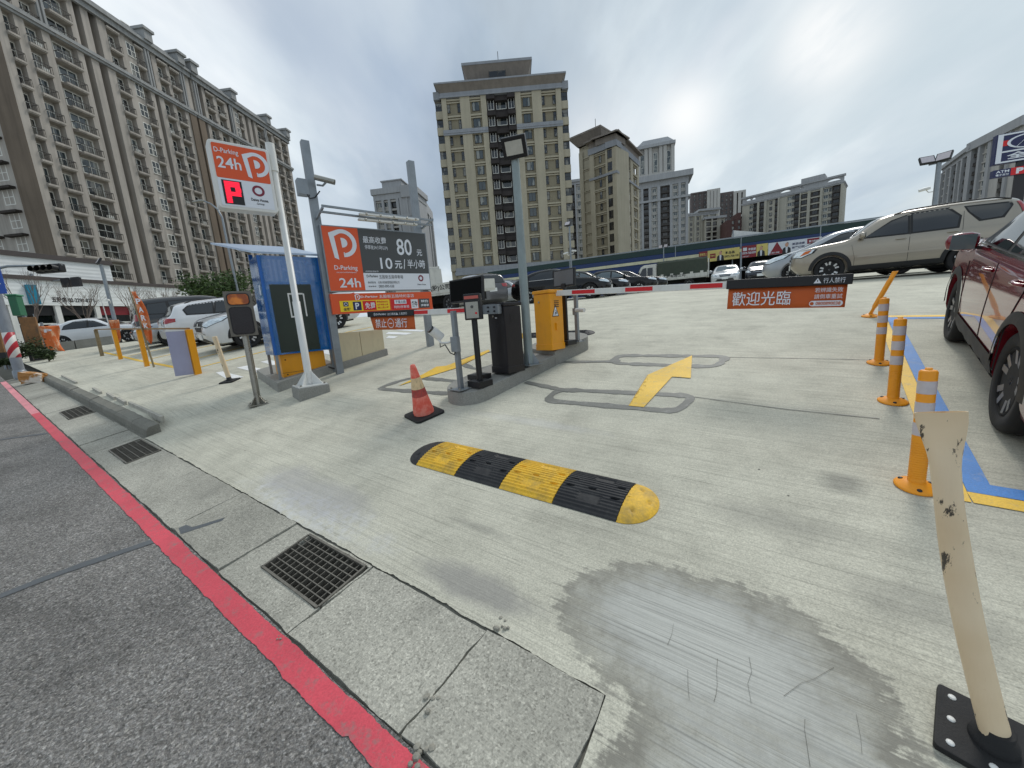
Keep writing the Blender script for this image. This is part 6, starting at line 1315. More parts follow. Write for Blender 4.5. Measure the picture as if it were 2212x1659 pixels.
# ================================================================== vehicles
def pchip(xs, ys, q):
    xs, ys = np.array(xs, float), np.array(ys, float)
    if xs[0] > xs[-1]: xs, ys = xs[::-1], ys[::-1]
    h = np.diff(xs); dl = np.diff(ys) / h; d = np.zeros(len(xs)); d[0], d[-1] = dl[0], dl[-1]
    for i in range(1, len(xs) - 1):
        if dl[i - 1] * dl[i] > 0: w1, w2 = 2 * h[i] + h[i - 1], h[i] + 2 * h[i - 1]; d[i] = (w1 + w2) / (w1 / dl[i - 1] + w2 / dl[i])
    q = np.clip(q, xs[0], xs[-1]); i = np.clip(np.searchsorted(xs, q) - 1, 0, len(xs) - 2); t = (q - xs[i]) / h[i]
    return (2 * t**3 - 3 * t**2 + 1) * ys[i] + (t**3 - 2 * t**2 + t) * h[i] * d[i] + (-2 * t**3 + 3 * t**2) * ys[i + 1] + (t**3 - t**2) * h[i] * d[i + 1]
def carpaint(name, c, metal=0.0, rough=0.28, dk=1.0):
    M = Mat(name); M.b.inputs['Roughness'].default_value = rough; M.b.inputs['Metallic'].default_value = metal; M.b.inputs['Coat Weight'].default_value = 1.0 if dk > .25 else 0.55; M.b.inputs['Coat Roughness'].default_value = 0.03; M.b.inputs['Specular IOR Level'].default_value = 0.5 if dk > .25 else 0.2
    n = M.noise(2.0, 5, 0.6, obj=True); z = M.n('ShaderNodeSeparateXYZ'); M.l(M.pos(True), z.inputs[0])
    dust = M.math('MULTIPLY', M.ramp(z.outputs[2], [(0.25, 0.5 * dk), (0.8, 0.05 * dk)]), M.ramp(n, [(0.3, 0.1), (0.7, 0.6)]))
    M.col(M.mix(dust, lin(c), (0.22, 0.21, 0.19))); return M.m
m_cglass = mat('car_glass', '#0d1113', 0.03, 0, 0, 1, spec=1.0); m_cglass2 = mat('car_glass_light', '#5d6a6e', 0.04, 0, 0.1, 1, spec=1.0)
m_chrome = mat('chrome', '#c8cacc', 0.12, 1.0, 0.05, 4); m_trim = mat('car_trim', '#1a1a1b', 0.6, 0, 0.15, 8); m_tyre = mat('tyre_rubber', '#1b1b1c', 0.8, 0, 0.25, 10)
m_rim = mat('alloy_rim', '#c4c6c8', 0.3, 0.6, 0.1, 6); m_rimd = mat('dark_alloy', '#6b6c72', 0.3, 0.6, 0.1, 6); m_head = mat('headlamp', '#d8e2e8', 0.08, 0.1, 0.3, 14, coat=1); m_tail = mat('tail_lamp', '#a01018', 0.12, 0, 0.2, 12, coat=1); m_amb = mat('amber_lamp', '#c5631c', 0.15, 0, 0.1, 12)
m_plate = mat('number_plate', '#e4e6e4', 0.4, 0, 0.02, 3); m_under = mat('underbody', '#0a0a0a', 0.9, 0, 0, 1)
class CarBody:
    def __init__(s, W, top, belt, zb=0.2, r=0.34, wb=2.7, nose=0.74, tail=0.82, tum=0.30, arch=0.055, ns=70):
        s.W, s.wb, s.r = W, wb, r; xs = [p[0] for p in top]; zs = [p[1] for p in top]; s.xf, s.xe = xs[0], xs[-1]; s.top = lambda x: float(pchip(xs, zs, np.array([x]))[0]); s.belt = belt
        t = (1 - np.cos(np.linspace(0, math.pi, ns))) / 2; X = s.xf + (s.xe - s.xf) * (0.35 * t + 0.65 * np.linspace(0, 1, ns)); rings = []
        for x in X:
            zt = s.top(x); u = max(0, (x - (s.xf - 0.75)) / 0.75); v = max(0, ((s.xe + 0.6) - x) / 0.6)
            w = W / 2 * (1 - (1 - nose) * u ** 3.2) * (1 - (1 - tail) * v ** 3.2)
            b = zb + 0.22 * max(0, 1 - (s.xf - x) / 0.35) ** 2 + 0.18 * max(0, 1 - (x - s.xe) / 0.35) ** 2
            bz = belt(x) if callable(belt) else belt; zs_ = min(bz, zt - 0.10); h = zt - zs_; tm = tum * h; y0 = w * 0.968; cr = 0.03 * min(1, h / .3)
            k = max(0, min(1, (h - 0.10) / 0.3))
            half = [(0, b), (w * .55, b), (w * .82, b), (w * .955, b + .045), (w * .985, b + .14), (w, b + (zs_ - b) * .45), (w * .998, b + (zs_ - b) * .66), (w * .988, zs_ - .05), (y0, zs_)]
            e = [(y0 - tm * .30 - .012, zs_ + h * .30), (y0 - tm * .58 - .025, zs_ + h * .58), (y0 - tm * .82 - .045, zs_ + h * .80), (y0 - tm - .085, zs_ + h * .93), (y0 - tm - .16, zs_ + h * .985)]
            half += e + [((y0 - tm - .16) * .62, zt + cr * .6), ((y0 - tm - .16) * .3, zt + cr * .9), (0, zt + cr)]
            rings.append([(x, -y, z) for y, z in half] + [(x, y, z) for y, z in half[-2:0:-1]])
        n = len(rings[0]); mb = MB(); vs = [p for r_ in rings for p in r_]
        mb.add(vs, [(i * n + k, (i + 1) * n + k, (i + 1) * n + (k + 1) % n, i * n + (k + 1) % n) for i in range(ns - 1) for k in range(n)], 0, True)
        for q, fl in ((rings[0], 1), (rings[-1], 0)):
            c = tuple(np.mean(np.array(q), 0)); b = [tuple(c)] + q; f = [(0, 1 + k, 1 + (k + 1) % n) for k in range(n)]; mb.add(b, f if fl else [g[::-1] for g in f], 0, True)
        me = mb.mesh('body', []); bm = bmesh.new(); bm.from_mesh(me); bmesh.ops.remove_doubles(bm, verts=bm.verts, dist=1e-5); bmesh.ops.recalc_face_normals(bm, faces=bm.faces); bm.to_mesh(me)
        s.bvh = BVHTree.FromBMesh(bm); bm.free(); s.me = me; s.arch = arch
        n0 = len(me.polygons)
        o = bpy.data.objects.new('tmp', me); COL.objects.link(o); cut = MB()
        for x in (wb / 2, -wb / 2):
            for sd in (-1, 1): cut.lathe([(r + arch, -0.2), (r + arch, 0.2)], 36, 0, Matrix.Translation((x, sd * (W / 2 - 0.06), r)) @ Matrix.Rotation(R_(90), 4, 'X'), False)
        c = cut.build('cut', m_under); md = o.modifiers.new('b', 'BOOLEAN'); md.object = c; md.operation = 'DIFFERENCE'; md.solver = 'EXACT'; md.use_self = False
        bpy.context.view_layer.update(); s.mesh = bpy.data.meshes.new_from_object(o.evaluated_get(bpy.context.evaluated_depsgraph_get()))
        bpy.data.objects.remove(o); bpy.data.objects.remove(c); s.mesh.set_sharp_from_angle(angle=R_(38)); s.mesh.name = 'body'
        area = lambda m: sum(p.area for p in m.polygons)
        if area(s.mesh) < area(me) * .88 and ns < 90: s.__init__(W, top, belt, zb, r + .0007, wb, nose, tail, tum, arch, ns + 3)
    def decal(s, name, pts, out, mt, par, off=0.004, res=0.09, fallback=True):
        out = Vector(out).normalized(); bm = bmesh.new(); f = bm.faces.new([bm.verts.new(Vector(p)) for p in pts]); bmesh.ops.triangulate(bm, faces=[f])
        for _ in range(4):
            es = [e for e in bm.edges if e.calc_length() > res]
            if not es: break
            bmesh.ops.subdivide_edges(bm, edges=es, cuts=1); bmesh.ops.triangulate(bm, faces=bm.faces)
        for v in bm.verts:
            hit = s.bvh.ray_cast(v.co + out * 1.5, -out)
            if hit[0] is None: hit = s.bvh.find_nearest(v.co)
            nn = hit[1] if hit[1].dot(out) > 0 else -hit[1]; v.co = hit[0] + nn * off
        for f in bm.faces:
            f.smooth = True
            if f.normal.dot(out) < 0: f.normal_flip()
        bmesh.ops.recalc_face_normals(bm, faces=bm.faces)
        if sum(f.normal.dot(out) for f in bm.faces) < 0:
            for f in bm.faces: f.normal_flip()
        me = bpy.data.meshes.new(name); bm.to_mesh(me); bm.free(); me.materials.append(mt); o = bpy.data.objects.new(name, me); COL.objects.link(o); o.parent = par; return o
def wheel_meshes(r, w=0.215, spokes=5, rimm=None, twin=True, rr=0.68):
    ty = MB(); R0 = r * rr; prof = [(R0, -w * .40), (R0 + .012, -w * .47), (r * .93, -w * .5), (r * .985, -w * .42), (r, -w * .28), (r, w * .28), (r * .985, w * .42), (r * .93, w * .5), (R0 + .012, w * .47), (R0, w * .40)]
    RX = Matrix.Rotation(R_(-90), 4, 'X')
    ty.lathe(prof, 40, 0, RX); rm = MB(); rm.lathe([(R0 * 0.98, -w * .2), (R0, w * .43), (R0 * .93, w * .46), (R0 * .90, w * .40), (R0 * .88, -w * .1), (0.02, -w * .1)], 36, 1, RX)
    for k in range(spokes):
        a0 = 2 * math.pi * k / spokes + .3
        for da in ((-.16, .16) if twin else (0,)):
            c_, s_ = math.cos(a0), math.sin(a0); c2, s2 = math.cos(a0 + da * 1.5), math.sin(a0 + da * 1.5)
            rm.beam((c_ * r * .12, w * .30, s_ * r * .12), (c2 * R0 * .93, w * .39, s2 * R0 * .93), r * (.13 if twin else .2), r * .07, 0, Vector((0, 1, 0)))
    rm.lathe([(r * .17, w * .2), (r * .16, w * .36), (r * .08, w * .40)], 18, 0, RX); return ty.mesh('wheel', m_tyre), rm.mesh('rim', [rimm or m_rim, m_under])
def ground_matrix(c, az_, wb, tr):
    h = az(az_); l = Vector((-h.y, h.x, 0)); P = lambda a, b: onground(Vector((c.x, c.y, 0)) + h * a + l * b)
    f, r_, lf, rt = P(wb / 2, 0), P(-wb / 2, 0), P(0, tr / 2), P(0, -tr / 2); X = (f - r_).normalized(); Y = (lf - rt).normalized(); Z_ = X.cross(Y).normalized(); Y = Z_.cross(X); o = (f + r_) / 2
    return Matrix(((X.x, Y.x, Z_.x, o.x), (X.y, Y.y, Z_.y, o.y), (X.z, Y.z, Z_.z, o.z), (0, 0, 0, 1)))
def mirror_y(p): return [(x, -y, z) for x, y, z in p]
def make_car(lb, c, az_, B, paint, glass=None, wins=(), frontwin=None, rearwin=None, head=None, tail=None, grille=None, plates=('f', 'r'), clad=False, rails=False, spokes=5, rimm=None, twin=True, cat='car', group=None, seams=(), handles=(), mirrors=None, chromeline=None, name='parked_car', extra=None, sides=(1, -1)):
    W, wb, r = B.W, B.wb, B.r; t = thing(name, lb, cat, M=ground_matrix(c, az_, wb, W - .2), group=group); glass = glass or m_cglass
    me = B.mesh.copy(); me.materials.clear(); me.materials.append(paint); body = bpy.data.objects.new('body', me); COL.objects.link(body); body.parent = t
    und = MB()
    for x in (wb / 2, -wb / 2): und.box(x - r - .055, x + r + .055, -W / 2 + .265, W / 2 - .265, 0.16, 2 * r + .1)
    und.box(B.xe + .3, B.xf - .3, -W / 2 + .27, W / 2 - .27, 0.17, .42); und.build('underbody', m_under, t)
    ty, rm = wheel_meshes(r, 0.225, spokes, rimm, twin)
    for x in (wb / 2, -wb / 2):
        for sd in (1, -1):
            o = bpy.data.objects.new('wheel', ty); COL.objects.link(o); o.parent = t; o.location = (x, sd * (W / 2 - .135), r); o.rotation_euler = (0, x * 1.1, 0 if sd > 0 else math.pi)
            q = bpy.data.objects.new('rim', rm); COL.objects.link(q); q.parent = o
    for sd in sides:
        for poly in wins:
            P = [(x, sd * .8, z) for x, z in poly]; cx, cz = np.mean([p[0] for p in poly]), np.mean([p[1] for p in poly])
            E = [(cx + (x - cx) * (1 + .05 / max(.1, abs(x - cx) + .05)), sd * .8, cz + (z - cz) * (1 + .035 / max(.05, abs(z - cz)))) for x, z in poly]
            sw = B.decal('window_trim', E, (0, sd, 0), m_trim, t, 0.003); B.decal('side_window', P, (0, sd, 0), glass, sw, 0.006)
        for poly in seams: 
            mbp = MB()
            for (x0, z0), (x1, z1) in zip(poly[:-1], poly[1:]):
                n = max(1, int(math.hypot(x1 - x0, z1 - z0) / .07)); pr = None
                for i in range(n + 1):
                    x, z = x0 + (x1 - x0) * i / n, z0 + (z1 - z0) * i / n; hit = B.bvh.ray_cast(Vector((x, sd * 2, z)), Vector((0, -sd, 0)))
                    if hit[0] is None: pr = None; continue
                    p = hit[0] + Vector((0, sd * .0015, 0))
                    if pr is not None: mbp.beam(pr, p, 0.007, 0.004)
                    pr = p
            if mbp.v: mbp.build('door_seam', m_trim, body)
        for x, z in handles:
            hit = B.bvh.ray_cast(Vector((x, sd * 2, z)), Vector((0, -sd, 0)))
            if hit[0] is not None: MB().tube([hit[0] + Vector((-.09, sd * .004, 0)), hit[0] + Vector((-.06, sd * .035, .004)), hit[0] + Vector((.06, sd * .035, .004)), hit[0] + Vector((.09, sd * .004, 0))], 0.014, 8).build('door_handle', paint, t)
        if mirrors:
            x, z = mirrors; hit = B.bvh.ray_cast(Vector((x, sd * 2, z)), Vector((0, -sd, 0))); y = hit[0].y if hit[0] is not None else sd * W / 2
            mm = MB(); mm.lathe([(.02, -.115), (.075, -.10), (.095, -.03), (.098, .05), (.075, .105), (.02, .115)], 16, 0, Matrix.Translation((x, y + sd * .15, z + .05)) @ Matrix.Rotation(R_(90), 4, 'X') @ Matrix.Diagonal((.62, .88, 1, 1)))
            mo = mm.build('mirror', paint, t); MB().beam((x + .02, y - sd * .03, z - .03), (x + .01, y + sd * .1, z + .0), .05, .03).build('mirror_arm', m_trim, mo); MB().box(x - .066, x - .06, y + sd * .15 - .085, y + sd * .15 + .085, z - .02, z + .12).build('mirror_glass', m_cglass2, mo)
        if head:
            hc = Vector([sum(p[k] for p in head) / len(head) for k in range(3)]); hb = [Vector(p) + (Vector(p) - hc) * .16 for p in head]
            ht = B.decal('headlight_trim', [(p.x, sd * p.y, p.z) for p in hb], (.8, sd * .6, 0.12), m_trim, t, 0.004, 0.05); B.decal('headlight', [(x, sd * y, z) for x, y, z in head], (.8, sd * .6, 0.12), m_head, ht, 0.008, 0.05)
        if tail: B.decal('tail_light', [(x, sd * y, z) for x, y, z in tail], (-.85, sd * .5, 0), m_tail, t, 0.008, 0.05)
        if clad:
            zc_ = clad
            B.decal('sill_cladding', [(wb / 2 - r - .06, sd, .16), (wb / 2 - r - .04, sd, zc_), (-wb / 2 + r + .04, sd, zc_), (-wb / 2 + r + .06, sd, .16)], (0, sd, 0), m_trim, t, .008)
            for xw in (wb / 2, -wb / 2):
                for a0, a1 in ((2, 178),):
                    fl = MB(); n = 22; vs = []
                    for i in range(n + 1):
                        a = R_(a0 + (a1 - a0) * i / n)
                        for k, rad in enumerate((r + B.arch - .012, r + B.arch + .0, r + B.arch + .075)):
                            x, z = xw + rad * math.cos(a), r + rad * math.sin(a); hit = B.bvh.ray_cast(Vector((x, sd * 2, max(z, .22))), Vector((0, -sd, 0))); y = (abs(hit[0].y) if hit[0] is not None else W / 2 - .02)
                            vs.append((x, sd * (y + (.018, .020, .006)[k]), z))
                    fl.add(vs, [(i * 3 + k, (i + 1) * 3 + k, (i + 1) * 3 + k + 1, i * 3 + k + 1) for i in range(n) for k in range(2)], 0, True); fl.build('wheel_arch_trim', m_trim, t)
        if chromeline:
            x0, x1, z = chromeline; ch = MB(); pr = None
            for i in range(24):
                x = x0 + (x1 - x0) * i / 23; hit = B.bvh.ray_cast(Vector((x, sd * 2, z)), Vector((0, -sd, 0)))
                if hit[0] is None: continue
                p = hit[0] + Vector((0, sd * .006, 0))
                if pr is not None: ch.beam(pr, p, .012, .016)
                pr = p
            ch.build('window_line', m_chrome, t)
        if rails:
            x0, x1 = rails; pts = []
            for i in range(9):
                x = x0 + (x1 - x0) * i / 8; hit = B.bvh.ray_cast(Vector((x, sd * (W / 2 - .30), 3)), Vector((0, 0, -1))); pts.append(hit[0] + Vector((0, 0, .005 if i in (0, 8) else .045)))
            MB().tube(pts, .016, 8).build('roof_rail', m_trim, t)
    if frontwin: tr = B.decal('windscreen_trim', [(x, y * 1.05, z - .03 if z < 1.2 else z + .02) for x, y, z in frontwin], (1, 0, .35), m_trim, t, .003, .12); B.decal('windscreen', frontwin, (1, 0, .35), glass, tr, .006, .12)
    if rearwin: tr = B.decal('rear_window_trim', [(x, y * 1.06, z - .03 if z < 1.2 else z + .02) for x, y, z in rearwin], (-1, 0, .3), m_trim, t, .003, .12); B.decal('rear_window', rearwin, (-1, 0, .3), glass, tr, .006, .12)
    if grille:
        g_ = B.decal('grille', [(B.xf, y, z) for y, z in grille], (1, 0, 0), m_trim, t, .008, .08); y1 = max(p[0] for p in grille); zm = (max(p[1] for p in grille) + min(p[1] for p in grille)) / 2
        B.decal('grille_bar', [(B.xf, -y1 * .9, zm - .012), (B.xf, y1 * .9, zm - .012), (B.xf, y1 * .9, zm + .012), (B.xf, -y1 * .9, zm + .012)], (1, 0, 0), m_chrome, g_, .014, .08)
        k = B.xf; B.decal('bumper_intake', [(k, -W * .32, .30), (k, W * .32, .30), (k, W * .28, .44), (k, -W * .28, .44)], (1, 0, 0), m_trim, t, .008, .08)
    for q in plates:
        s = 1 if q == 'f' else -1; x = B.xf if s > 0 else B.xe; z = .48 if s > 0 else .80; hit = B.bvh.ray_cast(Vector((s * 4, 0, z)), Vector((-s, 0, 0))); xx = hit[0].x
        MB().box(xx + s * .012 - .006, xx + s * .012 + .006, -.19, .19, z - .08, z + .08).build('number_plate', m_plate, t)
    if extra: extra(t, B, body)
    return t
# ---- body kinds
B_crv = CarBody(1.79, [(2.17, .70), (2.12, .84), (1.96, .95), (1.5, 1.03), (1.0, 1.09), (.22, 1.58), (-.25, 1.66), (-1.0, 1.685), (-1.85, 1.65), (-2.10, 1.57), (-2.24, 1.15), (-2.30, .95), (-2.32, .80)], 1.06, .23, .345, 2.62)
B_cx5 = CarBody(1.84, [(2.27, .76), (2.2, .93), (2.0, 1.04), (1.5, 1.12), (.92, 1.18), (.05, 1.64), (-.4, 1.71), (-1.1, 1.71), (-1.85, 1.61), (-2.1, 1.34), (-2.2, 1.08), (-2.28, .87)], 1.11, .21, .36, 2.54, ns=72)
B_sed = CarBody(1.80, [(2.32, .60), (2.25, .72), (1.98, .83), (1.4, .92), (.88, .98), (.05, 1.38), (-.4, 1.44), (-.95, 1.42), (-1.75, 1.10), (-2.1, 1.06), (-2.30, 1.0), (-2.37, .80)], .95, .17, .33, 2.74)
B_gt = CarBody(1.84, [(2.34, .60), (2.27, .76), (2.0, .88), (1.4, .98), (.85, 1.04), (.0, 1.46), (-.5, 1.54), (-1.1, 1.50), (-1.8, 1.28), (-2.25, 1.08), (-2.40, .98), (-2.46, .80)], 1.02, .18, .35, 2.92)
B_wag = CarBody(1.83, [(2.35, .60), (2.28, .74), (2.0, .85), (1.45, .93), (.95, 1.0), (.1, 1.42), (-.4, 1.49), (-1.3, 1.48), (-1.95, 1.40), (-2.2, 1.08), (-2.36, .98), (-2.42, .75)], .98, .18, .34, 2.71)
B_hat = CarBody(1.79, [(2.12, .60), (2.06, .76), (1.85, .86), (1.4, .94), (.98, 1.0), (.2, 1.40), (-.3, 1.48), (-1.0, 1.46), (-1.6, 1.36), (-1.95, 1.02), (-2.05, .9), (-2.08, .7)], .97, .17, .32, 2.58)
B_mpv = CarBody(1.76, [(2.25, .62), (2.18, .78), (1.95, .90), (1.6, 1.0), (1.2, 1.10), (.2, 1.53), (-.4, 1.60), (-1.3, 1.58), (-2.0, 1.46), (-2.2, 1.10), (-2.28, .95), (-2.32, .75)], 1.03, .19, .33, 2.70)
B_van = CarBody(1.85, [(2.35, .62), (2.28, .82), (2.05, .98), (1.7, 1.08), (1.35, 1.20), (.5, 1.74), (-.1, 1.84), (-1.2, 1.86), (-2.1, 1.80), (-2.35, 1.25), (-2.42, 1.0), (-2.45, .75)], 1.12, .2, .35, 2.9)
B_for = CarBody(1.79, [(2.23, .72), (2.17, .86), (1.98, .96), (1.5, 1.03), (1.0, 1.09), (.25, 1.56), (-.25, 1.66), (-1.0, 1.68), (-1.8, 1.64), (-2.08, 1.52), (-2.22, 1.12), (-2.30, .92), (-2.32, .75)], 1.05, .22, .35, 2.64)
suvw = [[(.62, 1.10), (.10, 1.42), (-.20, 1.53), (-.20, 1.09)], [(-.29, 1.09), (-.29, 1.54), (-.90, 1.55), (-1.10, 1.34), (-1.06, 1.10)], [(-1.22, 1.53), (-1.90, 1.50), (-1.92, 1.42), (-1.78, 1.22), (-1.46, 1.20), (-1.28, 1.40)]]
sedw = [[(.62, 1.00), (.12, 1.24), (-.12, 1.32), (-.14, .99)], [(-.22, .99), (-.20, 1.33), (-.70, 1.33), (-1.12, 1.17), (-1.22, 1.0)]]
wagw = sedw[:1] + [[(-.22, 1.01), (-.20, 1.37), (-.85, 1.38), (-.98, 1.02)], [(-1.06, 1.02), (-.95, 1.38), (-1.60, 1.34), (-1.80, 1.22), (-1.75, 1.08)]]
def fwin(B, x0, z0, x1, z1, w0=.66, w1=.52): return [(x0, -w0, z0), (x0, w0, z0), ((x0 + x1) / 2, (w0 + w1) / 2, (z0 + z1) / 2), (x1, w1, z1), (x1, -w1, z1), ((x0 + x1) / 2, -(w0 + w1) / 2, (z0 + z1) / 2)]
hl = lambda x, z, s=1: [(x - .02, .50, z - .06), (x - .10, .70, z - .07), (x - .38, .86, z + .0), (x - .46, .86, z + .075), (x - .18, .64, z + .06)]
tl = lambda x, z, h=.12: [(x, .50, z), (x + .05, .74, z - .02), (x + .30, .86, z + .02), (x + .30, .86, z + h * .8), (x + .03, .76, z + h), (x, .50, z + h * .9)]
gr = lambda w, z0, z1: [(-w, z1), (-w * .85, z0), (w * .85, z0), (w, z1)]
seamS = [[(.88, .95), (.80, .60), (.80, .34)], [(-.245, 1.06), (-.245, .32)], [(-1.18, 1.45), (-1.16, 1.02), (-1.0, .74), (-.92, .34)], [(.80, .33), (-.92, .33)]]
seamD = [[(.82, .90), (.76, .55), (.76, .28)], [(-.18, .97), (-.18, .27)], [(-1.28, .97), (-1.16, .70), (-.98, .60), (-.92, .28)]]
lft = lambda a: Vector((-az(a).y, az(a).x, 0))
p_black = carpaint('black_car_paint', '#07080a', 0, .2, .2); p_white = carpaint('white_car_paint', '#d8dadc'); p_maroon = carpaint('maroon_car_paint', '#760b20', 0.05, .22, .3); p_champ = carpaint('champagne_car_paint', '#9d9485', 0.4, .3); p_silver = carpaint('silver_car_paint', '#a4a8ac', 0.6, .3); p_grey = carpaint('grey_car_paint', '#4a4a4d', .5, .3); p_navy = carpaint('dark_blue_car_paint', '#0c1324', .0, .25, .3); p_bs = carpaint('black_van_paint', '#0d0e11', 0, .2, .3)
ROW1, ROW2 = 'cars parked on the left side of the lot', 'cars parked at the back of the lot'
# maroon SUV in the blue stall
pA, pB = D(2188, 905, 2.78), D(2062, 742, 4.6); h = (pB - pA); h.z = 0; MA = math.degrees(math.atan2(h.x, h.y)); h.normalize(); c = pA + h * 1.27 - lft(MA) * .80
def cx_extra(t, B, body):
    for sd in (1, -1): B.decal('sill_chrome', [(.7, sd, .44), (.7, sd, .455), (-.75, sd, .475), (-.75, sd, .46)], (0, sd, 0), m_chrome, t, .008, .2)
maroon = make_car('maroon SUV with black wheel arches in the blue and yellow stall', c, MA, B_cx5, p_maroon, None, [[(.72, 1.16), (.15, 1.47), (-.25, 1.58), (-.25, 1.15)], [(-.34, 1.15), (-.34, 1.59), (-.85, 1.59), (-1.22, 1.40), (-1.15, 1.17)], [(-1.28, 1.19), (-1.30, 1.40), (-1.70, 1.42), (-1.74, 1.31)]],
    fwin(B_cx5, .88, 1.18, .1, 1.55), fwin(B_cx5, -2.15, 1.15, -1.9, 1.5), hl(2.25, .86), tl(-2.25, .95), gr(.45, .55, .85), ('r',), .42, None, 5, m_rimd, True, seams=seamS, handles=[(-.05, .98), (-1.0, 1.0)], mirrors=(.62, 1.12), chromeline=(.75, -1.25, 1.135))
# champagne SUV across the top of the ramp
pw = onground(D(1787, 619, 11.0)); a_ = -57; c = pw - az(a_) * 1.31 - lft(a_) * .77
def crv_extra(t, B, body):
    for sd in (1, -1): B.decal('side_moulding', [(.75, sd, .60), (.75, sd, .65), (-.85, sd, .66), (-.85, sd, .61)], (0, sd, 0), p_champ, t, .014, .15)
    for sd in (1, -1): B.decal('corner_lamp', [(2.0, sd * .8, .78), (1.80, sd * .86, .84), (1.74, sd * .86, .92), (1.9, sd * .84, .9)], (.6, sd * .8, 0), m_amb, t, .012, .05)
    for sd in (1, -1): B.decal('tail_lamp', [(-2.2, sd * .72, 1.05), (-2.15, sd * .8, 1.05), (-2.02, sd * .66, 1.52), (-2.1, sd * .60, 1.52)], (-.8, sd * .6, 0), m_tail, t, .01, .06)
    for sd in (1, -1): MB().lathe([(.06, 0), (.055, .015), (.02, .02)], 14, 0, Matrix.Translation((2.09, sd * .62, .47)) @ Matrix.Rotation(R_(90), 4, 'Y')).build('fog_lamp', m_head, t)
crv = make_car('champagne gold SUV with black lower trim parked sideways at the top right', c, a_, B_crv, p_champ, None, suvw, fwin(B_crv, .95, 1.14, .3, 1.52), fwin(B_crv, -2.2, 1.15, -2.05, 1.52), [(2.1, .45, .74), (1.95, .80, .74), (1.72, .86, .84), (1.68, .86, .93), (1.95, .66, .90), (2.08, .5, .88)], None, gr(.42, .66, .80), ('f',), .40, (.05, -1.95), 5, m_rim, True, seams=seamS, handles=[(-.08, .96), (-1.0, .99)], mirrors=(.70, 1.10), extra=crv_extra)
cc = c
# silver MPV behind it
c2 = cc + ED * 2.75 + az(a_) * 0.75
make_car('silver MPV showing its nose just behind the champagne SUV', c2, a_, B_mpv, p_silver, None, [[(.8, 1.12), (.15, 1.40), (-.15, 1.46), (-.15, 1.08)], [(-.24, 1.08), (-.24, 1.47), (-1.0, 1.46), (-1.05, 1.08)]], fwin(B_mpv, 1.15, 1.16, .3, 1.48), None, [(2.15, .42, .74), (2.0, .74, .70), (1.62, .84, .84), (1.50, .84, .95), (1.85, .62, .90)], None, gr(.40, .62, .78), ('f',), group=ROW2)
# white sedan and blue hatchback facing out under the shed
c = onground(D(1561, 612, 27)) + az(35) * 2.0; make_car('white sedan facing the camera under the poster wall', c, 211, B_sed, p_white, m_cglass2, sedw, fwin(B_sed, .82, 1.02, .12, 1.34), fwin(B_sed, -1.65, 1.13, -1.05, 1.36), hl(2.28, .70), tl(-2.35, .85), gr(.36, .58, .72), ('f',), chromeline=None, mirrors=(.58, 1.0), group=ROW2)
c = onground(D(1637, 605, 26)) + az(38) * 1.9; make_car('dark blue hatchback facing the camera, right of the white sedan', c, 214, B_hat, p_navy, None, [[(.6, 1.0), (.15, 1.26), (-.15, 1.34), (-.15, .99)], [(-.23, .99), (-.23, 1.35), (-.85, 1.34), (-1.05, 1.02)]], fwin(B_hat, .9, 1.05, .25, 1.36), None, hl(2.1, .74), None, gr(.5, .62, .76), ('f',), mirrors=(.6, 1.02), group=ROW2)
# the black row
c0 = onground(D(1218, 655, 19.2)); st_ = Vector((1.55, 2.15, 0))
make_car('long black fastback saloon with a double grille, nearest of the black cars', c0, 112, B_gt, p_black, None, [[(.6, 1.08), (.1, 1.34), (-.2, 1.41), (-.2, 1.06)], [(-.28, 1.06), (-.28, 1.42), (-.9, 1.40), (-1.4, 1.22), (-1.45, 1.08)]], fwin(B_gt, .8, 1.1, .08, 1.42), fwin(B_gt, -2.15, 1.12, -1.3, 1.44), hl(2.3, .74), tl(-2.42, .88), gr(.26, .58, .74), ('f', 'r'), seams=seamD, chromeline=(.62, -1.45, 1.055), mirrors=(.6, 1.07), group=ROW2)
make_car('black saloon parked right behind the nearest black fastback', c0 + st_, 112, B_sed, p_black, m_cglass2, sedw, fwin(B_sed, .82, 1.02, .12, 1.34), fwin(B_sed, -1.65, 1.13, -1.05, 1.36), hl(2.28, .70), tl(-2.35, .85), gr(.36, .58, .72), ('f',), mirrors=(.58, 1.0), group=ROW2)
make_car('glossy black saloon with a chrome grille, third in the row of black cars', c0 + st_ * 2.0 + az(112) * .7, 112, B_sed, p_black, m_cglass2, sedw, fwin(B_sed, .82, 1.02, .12, 1.34), None, hl(2.28, .72), None, gr(.40, .56, .74), ('f',), seams=seamD, mirrors=(.58, 1.0), group=ROW2)
make_car('black saloon farthest along the row, beside the truck', c0 + st_ * 3.0 + az(112) * .6, 112, B_sed, p_black, None, sedw, fwin(B_sed, .82, 1.02, .12, 1.34), None, hl(2.28, .70), None, gr(.36, .58, .72), ('f',), group=ROW2)
